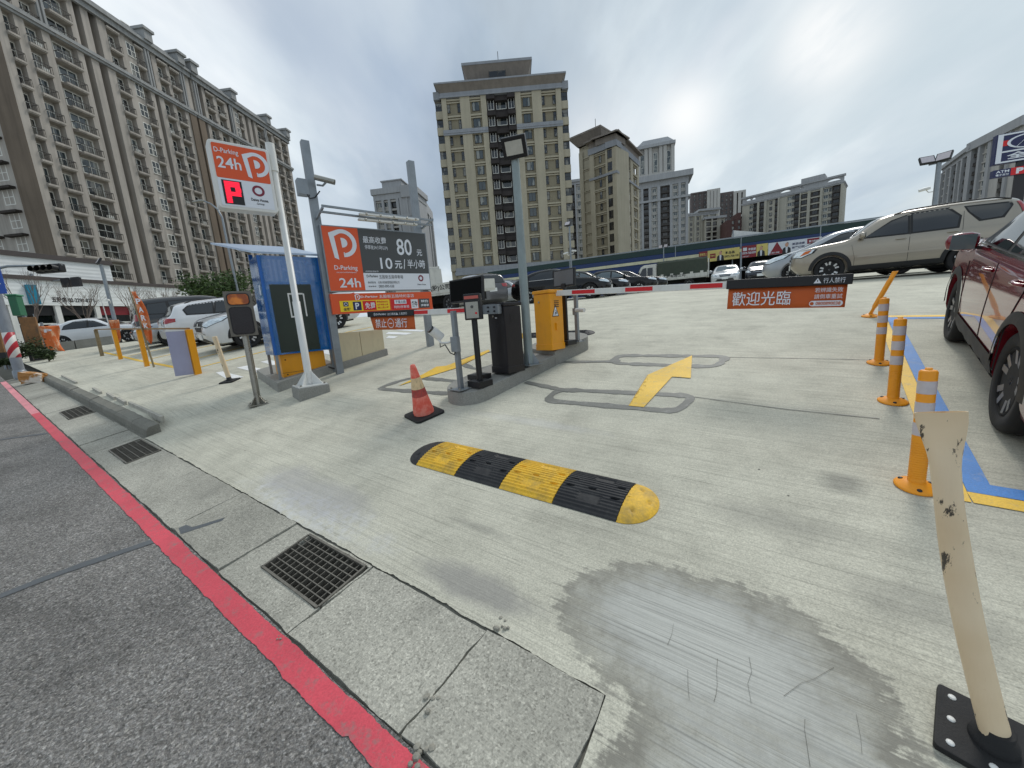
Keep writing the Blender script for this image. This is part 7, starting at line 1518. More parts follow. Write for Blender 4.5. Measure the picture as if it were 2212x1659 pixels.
# grey people carrier seen from behind, silver car beside it
c = onground(D(1055, 660, 18.5)) + az(-28) * 1.6; make_car('dark grey people carrier seen from behind, beyond the black display board', c, -28, B_mpv, p_grey, m_cglass, [[(.8, 1.12), (.15, 1.40), (-.15, 1.46), (-.15, 1.08)], [(-.24, 1.08), (-.24, 1.47), (-1.0, 1.46), (-1.05, 1.08)], [(-1.15, 1.09), (-1.1, 1.45), (-1.7, 1.40), (-1.85, 1.14)]], fwin(B_mpv, 1.15, 1.16, .3, 1.48), fwin(B_mpv, -2.2, 1.12, -1.98, 1.44, .62, .54), hl(2.2, .78), tl(-2.28, .92, .14), gr(.4, .62, .78), ('r',), group=ROW2)
c = onground(D(1112, 652, 23.5)); make_car('silver saloon half hidden between the grey people carrier and the black fastback', c, 130, B_sed, p_silver, None, sedw, fwin(B_sed, .82, 1.02, .12, 1.34), fwin(B_sed, -1.65, 1.13, -1.05, 1.36), hl(2.28, .70), tl(-2.35, .85), gr(.36, .58, .72), ('f', 'r'), group=ROW2)
c = onground(D(1070, 630, 34)); make_car('white van far back between the grey people carrier and the lamp pole', c, 120, B_van, p_white, None, [[(.9, 1.2), (.4, 1.55), (-.1, 1.66), (-.1, 1.18)], [(-.2, 1.18), (-.2, 1.67), (-1.2, 1.66), (-1.2, 1.18)]], fwin(B_van, 1.3, 1.26, .6, 1.7), None, hl(2.3, .8), tl(-2.4, .95, .2), gr(.4, .6, .75), (), group=ROW2, cat='van')
# left row
a2 = 222; pf = onground(D(545, 771, 11.3)); cS = pf - az(a2) * 1.32 - lft(a2) * .78
def for_extra(t, B, body):
    for sd in (1, -1): MB().lathe([(.05, 0), (.045, .012), (.02, .016)], 14, 0, Matrix.Translation((2.12, sd * .66, .46)) @ Matrix.Rotation(R_(90), 4, 'Y')).build('fog_lamp', m_head, t)
    B.decal('badge', [(2.2, -.07, .78), (2.2, .07, .78), (2.2, .07, .85), (2.2, -.07, .85)], (1, 0, 0), m_chrome, t, .02, .05)
make_car('white SUV facing the street with black and silver wheels, behind the blue booth', cS, a2, B_for, p_white, None, suvw, fwin(B_for, .95, 1.14, .32, 1.5), fwin(B_for, -2.18, 1.15, -2.0, 1.46), [(2.18, .44, .80), (2.1, .66, .74), (1.80, .84, .86), (1.62, .86, .97), (1.95, .66, .93)], tl(-2.28, .98), [(-.40, .90), (-.42, .78), (-.30, .62), (.30, .62), (.42, .78), (.40, .90)], ('f',), .36, (.1, -1.8), 5, m_rim, True, seams=seamS, handles=[(-.08, .94), (-1.0, .96)], mirrors=(.70, 1.10), extra=for_extra, group=ROW1)
cW = G(362, 757) + az(42) * 2.45
make_car('white estate car seen from behind with red tail lights, by the yellow railing', cW, 42, B_wag, p_white, None, wagw, fwin(B_wag, .9, 1.05, .18, 1.38), fwin(B_wag, -2.2, 1.08, -1.92, 1.36, .66, .54), hl(2.3, .72), tl(-2.38, .86, .15), gr(.4, .58, .72), ('r',), seams=seamD, handles=[(-.05, .9), (-1.0, .92)], rails=(.0, -1.7), chromeline=None, group=ROW1)
cG = G(294, 757) - az(222) * 2.35
make_car('champagne silver saloon facing the street behind the yellow railing', cG, 222, B_sed, p_silver, None, sedw, fwin(B_sed, .82, 1.02, .12, 1.34), None, hl(2.28, .70), None, gr(.36, .56, .72), ('f',), mirrors=(.58, 1.0), group=ROW1)
cV = onground(D(298, 745, 16.5)) + az(42) * 2.5
make_car('black people carrier behind the white estate car', cV, 42, B_van, p_bs, None, [[(.9, 1.2), (.4, 1.55), (-.1, 1.66), (-.1, 1.18)], [(-.2, 1.18), (-.2, 1.67), (-1.2, 1.66), (-1.2, 1.18)], [(-1.3, 1.18), (-1.3, 1.64), (-1.9, 1.6), (-2.0, 1.22)]], fwin(B_van, 1.3, 1.26, .6, 1.7), fwin(B_van, -2.36, 1.26, -2.15, 1.7, .68, .6), hl(2.3, .8), tl(-2.4, .98, .25), gr(.4, .6, .75), ('r',), group=ROW1, cat='van')
cL = onground(D(236, 746, 21.5))
make_car('white saloon parked at the far left end of the row by the orange flag', cL, 72, B_sed, p_white, None, sedw, fwin(B_sed, .82, 1.02, .12, 1.34), fwin(B_sed, -1.65, 1.13, -1.05, 1.36), hl(2.28, .70), tl(-2.35, .85), gr(.36, .58, .72), ('r',), group=ROW1)
c = onground(D(148, 744, 25)); make_car('white saloon on the street in front of the white shop', c, -78, B_sed, p_white, None, sedw, fwin(B_sed, .82, 1.02, .12, 1.34), fwin(B_sed, -1.65, 1.13, -1.05, 1.36), hl(2.28, .70), tl(-2.35, .85), gr(.36, .58, .72), ('f',), mirrors=(.58, 1.0))
# ---- trucks
m_canvas = mat('green_canvas', '#3c443a', 0.85, 0, 0.2, 3, dirt=0.3, bump=0.02); m_cab = mat('truck_white', '#c9c8c0', 0.45, 0, 0.08, 2, dirt=0.3)
def truck(lb, c, az_, canvas, words, L=5.0, W=1.85, cabL=1.5, name='truck'):
    wb, r = L * .52, .36; t = thing(name, lb, 'truck', M=ground_matrix(c, az_, wb, W - .2)); xf = L / 2
    prof = [(xf - .02, .55), (xf, .75), (xf - .03, 1.10), (xf - .42, 1.86), (xf - .62, 1.98), (xf - cabL, 2.0), (xf - cabL, .55)]
    cb = MB(); n = len(prof); vs = [(x, sd * (W / 2 - (.02 + max(0, z - 1.1) * .10)), z) for sd in (-1, 1) for x, z in prof]; cb.add(vs, [tuple(range(n)), tuple(range(2 * n - 1, n - 1, -1))] + [(i, (i + 1) % n, (i + 1) % n + n, i + n) for i in range(n)]); cab = cb.build('cab', m_cab, t, bevel=.03)
    for sd in (-1, 1):
        q = lambda x, z: (x, sd * (W / 2 - .015 + .006 - max(0, z - 1.1) * .10), z); w_ = MB().add([q(xf - .22, 1.16), q(xf - .52, 1.74), q(xf - .68, 1.80), q(xf - .80, 1.80), q(xf - .80, 1.16)], [(0, 1, 2, 3, 4)]); w_.build('side_window', m_cglass, cab)
        w_ = MB().add([q(xf - .88, 1.2), q(xf - .88, 1.78), q(xf - 1.25, 1.78), q(xf - 1.25, 1.2)], [(0, 1, 2, 3)]); w_.build('side_window', m_cglass, cab)
        MB().box(xf - .02, xf + .02, sd * .62 - .14, sd * .62 + .14, .72, .86).build('headlight', m_head, t); MB().box(xf - .30, xf - .22, sd * (W / 2 + .12) - .09, sd * (W / 2 + .12) + .09, 1.2, 1.5).build('mirror', m_black, t)
    MB().add([(xf - .035 + .012, y, z) if z < 1.3 else (xf - .40 + .012, y, z) for y, z in ((-.76, 1.14), (.76, 1.14), (.70, 1.78), (-.70, 1.78))], [(0, 1, 2, 3)]).build('windscreen', m_cglass, cab)
    x0, x1 = -L / 2, xf - cabL - .08
    bd = MB(); bd.box(x0, x1, -W / 2, W / 2, .72, .80)
    for sd in (-1, 1): bd.box(x0, x1, sd * W / 2 - .02, sd * W / 2 + .02, .80, 1.18)
    bd.box(x0 - .02, x0 + .02, -W / 2 + .02, W / 2 - .02, .80, 1.18); bd.build('cargo_bed', m_cab, t)
    MB().box(x0 + .1, xf - .3, -.38, .38, .42, .70).build('chassis', m_under, t)
    if canvas:
        n = 10; mb = MB(); P = [(sd * (W / 2 + .03), z) for sd, z in ((-1, 1.05), (-1, 2.02))] + [(-W / 2 + .12, 2.16), (0, 2.22), (W / 2 - .12, 2.16)] + [(W / 2 + .03, 2.02), (W / 2 + .03, 1.05)]; vs = []
        for i in range(n + 1):
            x = x0 + .02 + (x1 - x0 - .04) * i / n; sg = .025 if i % 2 else 0; vs += [(x, y * (1 - .015 * (i % 2)), z - (sg if z > 1.2 else 0)) for y, z in P]
        k = len(P); mb.add(vs, [(i * k + j, i * k + j + 1, (i + 1) * k + j + 1, (i + 1) * k + j) for i in range(n) for j in range(k - 1)] + [tuple(range(k)), tuple(range(n * k + k - 1, n * k - 1, -1))]); mb.build('canvas_cover', m_canvas, t)
        MB().box(x0 - .10, x0 - .03, -W / 2, W / 2, .70, 2.0).build('tail_gate', m_cab, t); MB().box(x0 - .13, x0 - .101, -W / 2 + .08, W / 2 - .08, 1.2, 1.95).build('tail_panel', m_canvas, t)
    else:
        for sd in (-1, 1):
            for z in (1.5, 1.9): pass
        MB().box(x1 - .04, x1, -W / 2 + .1, W / 2 - .1, .80, 1.9).build('guard', m_cab, t)
    ty, rm = wheel_meshes(r, .24, 8, m_rimd, False, .6)
    for x in (wb / 2, -wb / 2):
        for sd in (1, -1):
            o = bpy.data.objects.new('wheel', ty); COL.objects.link(o); o.parent = t; o.location = (x, sd * (W / 2 - .16), r); o.rotation_euler = (0, x, 0 if sd > 0 else math.pi); q = bpy.data.objects.new('rim', rm); COL.objects.link(q); q.parent = o
    if words:
        Mx = Matrix.Translation((x0 + (x1 - x0) * .97, W / 2 + .022, 0)) @ Matrix.Rotation(R_(180), 4, 'Z'); text(words, t, 'lettering', m_trim, 0.3, .88, .24, -.004, min(2.2, .26 * len(words)), 'L', .02, Mx)
    return t
truck('white truck with a dark green canvas cover behind the row of black cars', onground(D(1450, 614, 30)), -62, True, '工程有限公司')
truck('small white flatbed truck with black lettering on its side, behind the price board', onground(D(962, 664, 16.5)), -50, False, '科技(股)公司', 4.4, 1.65, 1.3)
# ================================================================== shed, street furniture, trees
# ---- roadside shed with the poster wall
SA = D(1752, 500, 30); su = az(117); GZ = 0.6
m_shedg = mat('shed_green', '#0d2e2b', 0.5, 0, 0.15, 0.6); m_shedb = mat('shed_blue', '#15305f', 0.5, 0, 0.15, 0.6); m_cream2 = mat('cream_band', '#c4c1a4', 0.5, 0, 0.08, 1, dirt=0.2); m_shaddk = mat('shed_inside', '#141414', 0.9, 0, 0.2, 1)
ztop_ = 5.0
t = thing('roadside_shed', 'long dark green and blue shed wall with a cream band behind the parked cars', 'shed', (SA.x, SA.y, 0), R_(azang(117)))
sl_ = lambda px, py: onv(Vector((SA.x, SA.y, 0)), su, px, py)
bz = sl_(1453, 556)[1]; cz_ = sl_(1453, 565)[1]
XL, XR = -29, 9
seams_ = [-29, -24.5, -19.5] + [sl_(1459, 535)[0], sl_(1601, 515)[0], sl_(1773, 492)[0], 5.2, XR]
for i, (a, b) in enumerate(zip(seams_[:-1], seams_[1:])):
    MB().box(a + .03, b - .03, 0, .06, bz + .42, ztop_ - .02).build('fascia', m_shedg, t, bevel=.01)
    MB().box(a + .03, b - .03, -.012, -.002, bz + .02, bz + .40).build('fascia_stripe', m_shedb, t)
    MB().box(b - .03, b + .03, -.02, .07, bz, ztop_ + .02).build('joint_cover', m_galv, t)
MB().box(XL, XR, -.03, .08, ztop_, ztop_ + .10).build('coping', m_galv, t); cz_ = bz - .26; MB().box(XL, XR, -.05, .06, cz_, bz - .002).build('cream_band', m_cream2, t)
MB().box(XL, XR, 5.9, 6.0, -2, ztop_).build('back_wall', m_shaddk, t); MB().box(XL, XR, .1, 5.89, ztop_ - .3, ztop_ - .2).build('roof', m_shaddk, t)
MB().box(XL, sl_(1500, 580)[0], .02, .08, -2, cz_ - .003).build('lower_wall', m_shedb, t)
for px in (1600, 1900): x = sl_(px, 580)[0]; MB().box(x - .06, x + .06, -.10, .0, -1, cz_).build('column', m_galv, t)
MB().beam((sl_(1530, 590)[0], -.05, sl_(1600, 584)[1]), (XR, -.05, sl_(1600, 584)[1]), .05).build('guard_rail', m_galv, t)
PZ = lambda X, Y: (1426.4 + .1736 * X, 493.7 + .1736 * Y)
m_skin = mat('poster_skin', '#b98e78', 0.5, 0, 0.05, 3); m_suit = mat('poster_suit', '#17181d', 0.5, 0, 0.05, 3); m_pgrey = mat('poster_pale', '#c8ccd2', 0.5, 0, 0.1, 2); m_pyel = mat('poster_yellow', '#c6b568', 0.5, 0, 0.1, 2); m_pred = mat('poster_red', '#7c1722', 0.5, 0, 0.1, 2)
Ppt = lambda X, Y: sl_(*PZ(X, Y))
def poster(lb, X0, X1, Yt, Yb, face):
    a, b = Ppt(X0, (Yt[0] + Yb[0]) / 2)[0], Ppt(X1, (Yt[1] + Yb[1]) / 2)[0]; z1 = (Ppt(X0, Yt[0])[1] + Ppt(X1, Yt[1])[1]) / 2; z0 = (Ppt(X0, Yb[0])[1] + Ppt(X1, Yb[1])[1]) / 2
    p = thing('poster_board', lb, 'poster', t.matrix_world @ Vector((a, 0, z0)) if False else Vector((SA.x, SA.y, 0)) + su * a + Vector((0, 0, z0)), R_(azang(117)), 'poster boards on the shed')
    w, h = b - a, z1 - z0; bd = MB().box(0, w, -.09, -.055, 0, h).build('board', face, p)
    def q(u0, u1, v0, v1, mt, k=0): return MB().box(w * u0, w * u1, -.093 - .003 * k, -.091 - .003 * k, h * (1 - v1), h * (1 - v0)).build('colour_field', mt, bd)
    def tx(s, u0, u1, v0, v1, mt, b_=.02): return text(s, bd, 'lettering', mt, w * u0, h * (1 - v1), h * (v1 - v0), -.101, w * (u1 - u0), 'L', b_)
    def fig(u, sc, hair=True):
        H = h * sc; c = w * u; sh = MB().prism([(c - .30 * H, 0), (c + .30 * H, 0), (c + .27 * H, .38 * H), (c + .12 * H, .50 * H), (c - .12 * H, .50 * H), (c - .27 * H, .38 * H)], -.1005, -.0985).build('portrait_suit', m_suit, bd)
        MB().prism([(c - .05 * H, 0.02), (c + .05 * H, 0.02), (c + .08 * H, .49 * H), (c - .08 * H, .49 * H)], -.1035, -.1010).build('portrait_shirt', m_pgrey, sh); MB().prism([(c + .12 * H * math.cos(k * .4487), .68 * H + .17 * H * math.sin(k * .4487)) for k in range(14)], -.1035, -.0990).build('portrait_head', m_skin, sh); MB().prism([(c + .125 * H * math.cos(k * .4487 * .5), .74 * H + .14 * H * math.sin(k * .4487 * .5)) for k in range(8)], -.1065, -.1040).build('portrait_hair', m_suit, sh)
    return q, tx, fig
q, tx, fig = poster('cream and red poster with one dark suited portrait, above the white sedan', 480, 985, (285, 240), (420, 380), m_pyel); q(0, .22, 0, 1, m_pred); q(.28, .42, .3, .72, m_pred); tx('服務至上', .02, .2, .15, .4, m_pyel); tx('專業服務', .02, .2, .5, .75, m_pyel); tx('專業仲介', .29, .41, .42, .58, m_pyel); fig(.54, 1.0); tx('郭品昌', .66, .88, .25, .5, m_suit); tx('0972-706-181', .64, .98, .6, .8, m_suit)
q, tx, fig = poster('red and cream poster with a phone number and a portrait, above the blue hatchback', 1012, 1335, (230, 175), (372, 330), m_pyel); q(0, .57, 0, 1, m_pred); tx('李佩娟', .25, .54, .22, .45, m_pgrey); tx('0979-768-899', .03, .55, .52, .72, m_pgrey); tx('永慶不動產', .03, .3, .86, .95, m_pgrey); q(.05, .2, .15, .42, m_pgrey, 1); fig(.75, .95)
q, tx, fig = poster('pale poster with a red triangle and a smiling suited portrait, nearest the champagne SUV', 1340, 2000, (172, 115), (330, 260), m_pgrey); tr_ = MB().prism([(.02, .05), (1.05, .05), (.53, 1.0)], -.0965, -.0935).build('triangle', m_pred, None); 
tr_.location = (Vector((SA.x, SA.y, 0)) + su * Ppt(1350, 250)[0]).xyz + Vector((0, 0, Ppt(1350, 335)[1] - .02)); tr_.rotation_euler = (0, 0, R_(azang(117)))
bpy.context.view_layer.update(); pb = [o for o in bpy.data.objects if o.name.startswith('poster_board')][-1]; bdp = [c for c in pb.children][0]
tr_.parent = bdp; tr_.matrix_parent_inverse = bdp.matrix_world.inverted()
tx('02-8201-2668', .03, .22, .78, .9, m_pgrey); fig(.36, 1.02); tx('美滿成家', .46, .70, .22, .42, m_navy); tx('首選團隊', .46, .70, .52, .70, m_navy); q(.74, .96, .05, .45, m_pred, 1); tx('實力時代', .77, .94, .18, .36, m_pgrey)
t = thing('tent_roof', 'white canopy corner sticking up above the green shed', 'canopy', Vector((SA.x, SA.y, 0)) + su * sl_(1586, 500)[0] + az(27) * .8, R_(azang(117)))
z0 = ztop_ + .1; hh = sl_(1581, 495)[1]; MB().add([(0, 0, z0 - .3), (4.0, 0, z0 - .3), (0, 0, hh), (0, 3, z0 - .3), (4.0, 3, z0 - .3), (0, 3, hh)], [(0, 1, 2), (5, 4, 3), (0, 2, 5, 3), (1, 4, 5, 2), (0, 3, 4, 1)]).build('canopy', m_white, t); MB().box(-.08, -.001, -.05, .05, 1, hh).build('leg', m_galv, t)
# ---- lamp posts of the lot
def lamp(lb, px, py, top, dep, heads, r=.06, cams=(), sc=1.0):
    p = D(px, py, dep); B = onground(p); H = hgt(B, *top); t = thing('lamp_post', lb, 'lamp post', B, RF, 'lamp posts of the car park')
    MB().tube([(0, 0, 0), (0, 0, H)], [r, r * .8], 12).build('pole', m_galv, t); MB().beam((-.25 * sc, 0, H - .02), (.25 * sc, 0, H - .02), .05).build('crossbar', m_galv, t)
    for x, a, tl_ in heads:
        f = MB().box(-.20 * sc, .20 * sc, -.05, .05, -.16 * sc, .16 * sc).build('floodlight', m_black, t, bevel=.01); tl_ *= .5; f.matrix_local = Matrix.Translation((x * sc, -.05, H + .14 * sc)) @ Matrix.Rotation(R_(a), 4, 'Z') @ Matrix.Rotation(R_(tl_), 4, 'X'); MB().box(-.17 * sc, .17 * sc, -.054, -.0505, -.13 * sc, .13 * sc).build('lens', m_reflect, f)
    for z, a in cams:
        c_ = MB().tube([(0, 0, z - .12), (.22 * math.cos(R_(a)), .22 * math.sin(R_(a)), z - .12), (.30 * math.cos(R_(a)), .30 * math.sin(R_(a)), z)], .02, 8).build('camera_arm', m_white, t); MB().tube([(.18 * math.cos(R_(a)), .18 * math.sin(R_(a)) - .05, z + .05), (.52 * math.cos(R_(a)), .52 * math.sin(R_(a)) - .1, z + .0)], .06, 12).build('camera_housing', m_white, c_)
    return t
lamp('slim lamp post with two white cameras, in front of the beige towers', 1237, 640, (1228, 488), 27, [(-.1, 10, -70)], .07, [(3.05, 180), (3.1, 0)])
lamp('short lamp post with twin floodlights above the green truck canopy', 1434, 610, (1433, 535), 33, [(-.28, 0, 0), (.28, 0, 0)], .05, [(1.6, 180), (1.6, 0)], .8)
lamp('grey lamp post with a floodlight and one camera, rising behind the champagne SUV', 2000, 620, (2022, 352), 17, [(.1, -20, -60), (-.3, 20, -70)], .10, [(3.3, 180)], 1.2)
lamp('leaning grey lamp pole with a floodlight in front of the white shop', 250, 700, (212, 572), 22, [(.25, 10, -65)], .10, [(2.3, 0)], 1.1)
# ---- shop pylon and low block at the right edge
p = D(2150, 340, 38); t = thing('shop_pylon', 'tall navy supermarket sign with a white round emblem, at the right edge', 'sign', onground(p), R_(azang(115))); B = t.location
y6 = lambda X, Y: ((3532 + X * 500 / 2074) / 1.8228, (400 + Y * 400 / 1659) / 1.8228)
pu_ = az(115); f6 = lambda X, Y: onv(Vector(B), pu_, *y6(X, Y))
x0, zt_ = f6(1600, 600); zb_ = f6(1560, 1050)[1]; wid = 4.6; zt_ += .2; Hh = zt_ - zb_
MB().box(x0 + 1.7, x0 + 2.5, -.1, .1, 0, zb_).build('mast', m_dark, t); bx = MB().box(x0, x0 + wid, -.28, .3, zb_, zt_).build('sign_box', m_navy, t, bevel=.02)
fr = MB(); 
for a, b, c_, e in ((0.02, .10, 0.02, .98), (.90, .98, .02, .98), (.10, .90, .02, .07), (.10, .90, .93, .98), (.10, .90, .36, .41)): fr.box(x0 + wid * a, x0 + wid * b, -.31, -.283, zb_ + Hh * c_, zb_ + Hh * e)
fr.build('border', m_signwhite, bx); ec = (x0 + wid * .5, zb_ + Hh * .66)
MB().box(x0 + wid * .10, x0 + wid * .90, -.30, -.285, zb_ + Hh * .58, zb_ + Hh * .76).build('red_band', m_red, bx)
rd = MB(); n = 30; el = [(ec[0] + wid * .33 * math.cos(2 * math.pi * k / n), ec[1] + Hh * .23 * math.sin(2 * math.pi * k / n)) for k in range(n)]; rd.prism(el, -.315, -.302); ro = rd.build('emblem_disc', m_navy, bx)
rg = MB()
for k in range(n):
    a, b = 2 * math.pi * k / n, 2 * math.pi * (k + 1) / n; rg.add([(ec[0] + wid * r_ * math.cos(v), -.32, ec[1] + Hh * r_ * .70 * math.sin(v)) for v in (a, b) for r_ in (.29, .34)], [(0, 1, 3, 2)])
rg.build('emblem_ring', m_signwhite, ro, fix=False); lg = MB()
for a, b in (((-.20, -.20), (0.0, .26)), ((0.0, .26), (.20, -.20)), ((-.10, .0), (0, -.14)), ((0, -.14), (.10, .0)), ((-.1, .02), (0, .12)), ((0, .12), (.1, .02))): lg.beam((ec[0] + wid * a[0], -.322, ec[1] + Hh * a[1] * .8), (ec[0] + wid * b[0], -.322, ec[1] + Hh * b[1] * .8), .02, .26, 0, Vector((0, 1, 0)))
lg.build('emblem_mark', m_signwhite, ro); text('全聯', bx, 'lettering', m_signwhite, x0 + wid * .18, zb_ + Hh * .11, Hh * .22, -.30, wid * .62, 'L', .03)
t2 = thing('parking_strip_sign', 'narrow navy and red strip sign with a white P, under the supermarket sign', 'sign', Vector(B), R_(azang(115)))
a0, zt2 = f6(1550, 1140); zb2 = f6(1545, 1260)[1]; b2 = MB().box(a0, a0 + 4.2, -.25, .25, zb2, zt2).build('sign_box', m_navy, t2, bevel=.01); h2 = zt2 - zb2
text('ATM', b2, 'lettering', m_signwhite, a0 + .18, zb2 + h2 * .52, h2 * .34, -.255, .9, 'L', .02); text('電子支付', b2, 'lettering', m_signwhite, a0 + .18, zb2 + h2 * .12, h2 * .28, -.255, .9, 'L', .02)
rb_ = MB().box(a0 + 1.2, a0 + 2.4, -.26, -.252, zb2, zt2).build('red_field', m_red, b2); text('P', rb_, 'lettering', m_signwhite, a0 + 1.55, zb2 + h2 * .12, h2 * .76, -.265, .5, 'L', .06)
# ---- yellow railing with a notice board
FB = G(261, 776); fu = az(-53.5)
t = thing('yellow_railing', 'low railing with yellow posts, a wooden post and a lavender end board', 'railing', FB, R_(azang(126.5)))
bpy.context.view_layer.update(); inv = t.matrix_world.inverted(); m_wpost = mat('weathered_timber', '#8c7b5c', 0.8, 0, 0.3, 8, dirt=0.5); m_lav = mat('lavender_board', '#9d9db6', 0.5, 0, 0.08, 3); m_railw = mat('brown_rail', '#8a6a3c', 0.6, 0, 0.3, 6)
tops = []
for px, tp, w, mt in (((221, 769), (205, 713), .10, m_wpost), ((261, 776), (244, 712), .10, m_yellow), ((318, 791), (299, 712), .10, m_yellow), ((428, 808), (404, 712), .12, m_yellow)):
    q = inv @ G(*px); zt3 = q.z + hgt(G(*px), *tp); tops.append(Vector((q.x, q.y, zt3))); MB().box(q.x - w / 2, q.x + w / 2, q.y - w / 2, q.y + w / 2, q.z - .05, zt3).build('post', mt, t, bevel=.006)
rl_ = MB()
for a, b in zip(tops[:-1], tops[1:]): rl_.beam(a + Vector((0, 0, -.02)), b + Vector((0, 0, -.02)), .05, .05)
for i, (a, b) in enumerate(zip(tops[:-1], tops[1:])): MB().beam(a + Vector((0, 0, .02)), b + Vector((0, 0, .02)), .06, .035).build('rail', m_railw, t)
q = inv @ G(428, 808); vw = Vector((q.x, q.y, 0)) + inv.to_3x3() @ Vector((-FB.x, -FB.y, 0)) * 0; gw = G(428, 808); lv = (inv.to_3x3() @ Vector((-gw.y, gw.x, 0)).normalized()); lt_ = Vector((lv.y, -lv.x, 0)) * .02
a_, b_ = Vector((q.x, q.y, 0)) + lv * .07, Vector((q.x, q.y, 0)) + lv * .38; P = [a_ - lt_, b_ - lt_, b_ + lt_, a_ + lt_]
MB().add([(p.x, p.y, q.z + .01) for p in P] + [(p.x, p.y, tops[-1].z - .02) for p in P], [(3, 2, 1, 0), (4, 5, 6, 7), (0, 1, 5, 4), (1, 2, 6, 5), (2, 3, 7, 6), (3, 0, 4, 7)]).build('board', m_lav, t)
# ---- bamboo poles with orange flags
m_bam = mat('bamboo', '#8f8061', 0.6, 0, 0.3, 9, dirt=0.5)
M = Mat('orange_flag_cloth'); n = M.noise(6, 5, 0.6, sq=(1, 1, .5), obj=True); M.col(M.mix(M.ramp(n, [(.5, 0), (.62, 1)]), lin('#d9713a'), lin('#e6b48e'))); M.b.inputs['Roughness'].default_value = .8; m_flag = M.m
def flagpole(lb, base, top, w0, zlo, zhi, lean, pole=m_bam, curl=3.0, word=None, r=.022, ftop=None):
    B = base; H = hgt(B, *top); t = thing('flag_pole', lb, 'flag', B, RF, 'orange flags on poles'); vx = Vector((B.y, -B.x, 0)).normalized(); vx = (t.rotation_euler.to_matrix().inverted() @ vx)
    MB().tube([(0, 0, -.05), tuple(vx * lean * .5 + Vector((0, 0, H * .5))), tuple(vx * lean + Vector((0, 0, H)))], [r, r * .9, r * .6], 8).build('pole', pole, t)
    n, m = 16, 8; mb = MB(); vs = []; vy = Vector((-vx.y, vx.x, 0))
    for i in range(n + 1):
        f = i / n; z = zlo + (zhi - zlo) * f
        for j in range(m + 1):
            g = j / m; fold = math.sin(g * curl * math.pi + f * 3) * .05 * g; pinch = 1 if ftop == 2 else (1 - .75 * (1 - min(1, f * 3)) ** 1.5) if ftop is None else (.35 + .65 * math.sin(min(1, f * 1.1) * math.pi) ** .7)
            vs.append(vx * (lean * z / H + .02 + w0 * g * pinch * (1 - .15 * math.sin(f * 5))) + vy * fold + Vector((0, 0, z - .12 * g * (1 - f))))
    mb.add(vs, [(i * (m + 1) + j, i * (m + 1) + j + 1, (i + 1) * (m + 1) + j + 1, (i + 1) * (m + 1) + j) for i in range(n) for j in range(m)], 0, True); o = mb.build('flag', m_flag, t, fix=False); so = o.modifiers.new('s', 'SOLIDIFY'); so.thickness = .004
    for k, ch in enumerate(word or ''):
        zz = zhi - (zhi - zlo) * (.18 + .17 * k); P0 = vx * (lean * zz / H + w0 * .25) - vy * .06 + Vector((0, 0, zz - .1)); Mx = Matrix(((vx.x, vy.x, 0, P0.x), (vx.y, vy.y, 0, P0.y), (0, 0, 1, P0.z), (0, 0, 0, 1))); text(ch, o, 'lettering', m_signwhite, 0, 0, .14, 0, w0 * .45, 'L', .03, Mx)
    return t
flagpole('tall bamboo pole with a furled orange flag tied to the yellow railing', G(333, 793), (285, 620), .20, .72, 1.95, -.12, ftop=1, word='PARK')
flagpole('thin white pole with a drooping red orange flag at the far end of the railing', onground(D(250, 748, 17)), (216, 630), .28, .25, 1.2, -.1, m_white)
flagpole('square orange flag with a white letter beside the street pole', onground(D(102, 758, 16.5)), (82, 678), .50, .30, 1.30, -.1, m_galv, 2.0, 'P', ftop=2)
# ---- street pole with signs, and its neighbours on the corner
PB = G(46, 816); Hs = hgt(PB, -30, 470); t = thing('street_pole', 'thick grey street pole with a red and white striped sleeve on the corner', 'street pole', PB, R_(azang(60)))
MB().tube([(0, 0, -.1), (0, 0, Hs)], [.125, .10], 20).build('pole', mat('pole_grey', '#8f949b', .55, .2, .15, 3, dirt=.3), t)
zs0, zs1 = hgt(PB, 38, 772), hgt(PB, 25, 718); M = Mat('striped_sleeve'); z = M.n('ShaderNodeSeparateXYZ'); M.l(M.pos(True), z.inputs[0]); w = M.math('FRACT', M.math('ADD', M.math('MULTIPLY', z.outputs[2], 2.6), M.math('MULTIPLY', z.outputs[0], -3.6))); M.col(M.mix(M.math('GREATER_THAN', w, .5), lin('#b02230'), lin('#dcd8d2'))); M.b.inputs['Roughness'].default_value = .4
MB().lathe([(.12, zs0), (.130, zs0 + .01), (.130, zs1), (.12, zs1 + .005)], 24).build('striped_sleeve', M.m, t)
MB().lathe([(.15, 0), (.15, .22), (.13, .24)], 20).build('base_collar', m_galv, t)
u_ = az(60); f7 = lambda px, py: onv(PB, u_, px, py); (xa, za), (xb, zb) = f7(2, 556), f7(28, 636)
t2 = thing('street_sign', 'blue street direction sign with white characters and an arrow, at the left edge', 'sign', PB + Vector((0, 0, 0)), R_(azang(60)))
sb = MB().box(xb - 1.5, xb, -.30, -.26, zb, za + .3).build('sign_plate', mat('sign_blue', '#1c4ea6', .4, 0, .05, 3), t2, bevel=.01)
text('五', sb, 'lettering', m_signwhite, xb - .42, zb + 1.22, .34, -.303, .32, 'L', .02); text('股', sb, 'lettering', m_signwhite, xb - .42, zb + .70, .34, -.303, .32, 'L', .02); MB().prism([(xb - .6, zb + .22), (xb - .30, zb + .22), (xb - .30, zb + .12), (xb - .06, zb + .29), (xb - .30, zb + .46), (xb - .30, zb + .36), (xb - .6, zb + .36)], -.305, -.3005).build('arrow', m_signwhite, sb); MB().box(xb - .6, xb - .45, -.259, -.18, zb + .4, zb + .5).build('bracket', m_galv, t2)
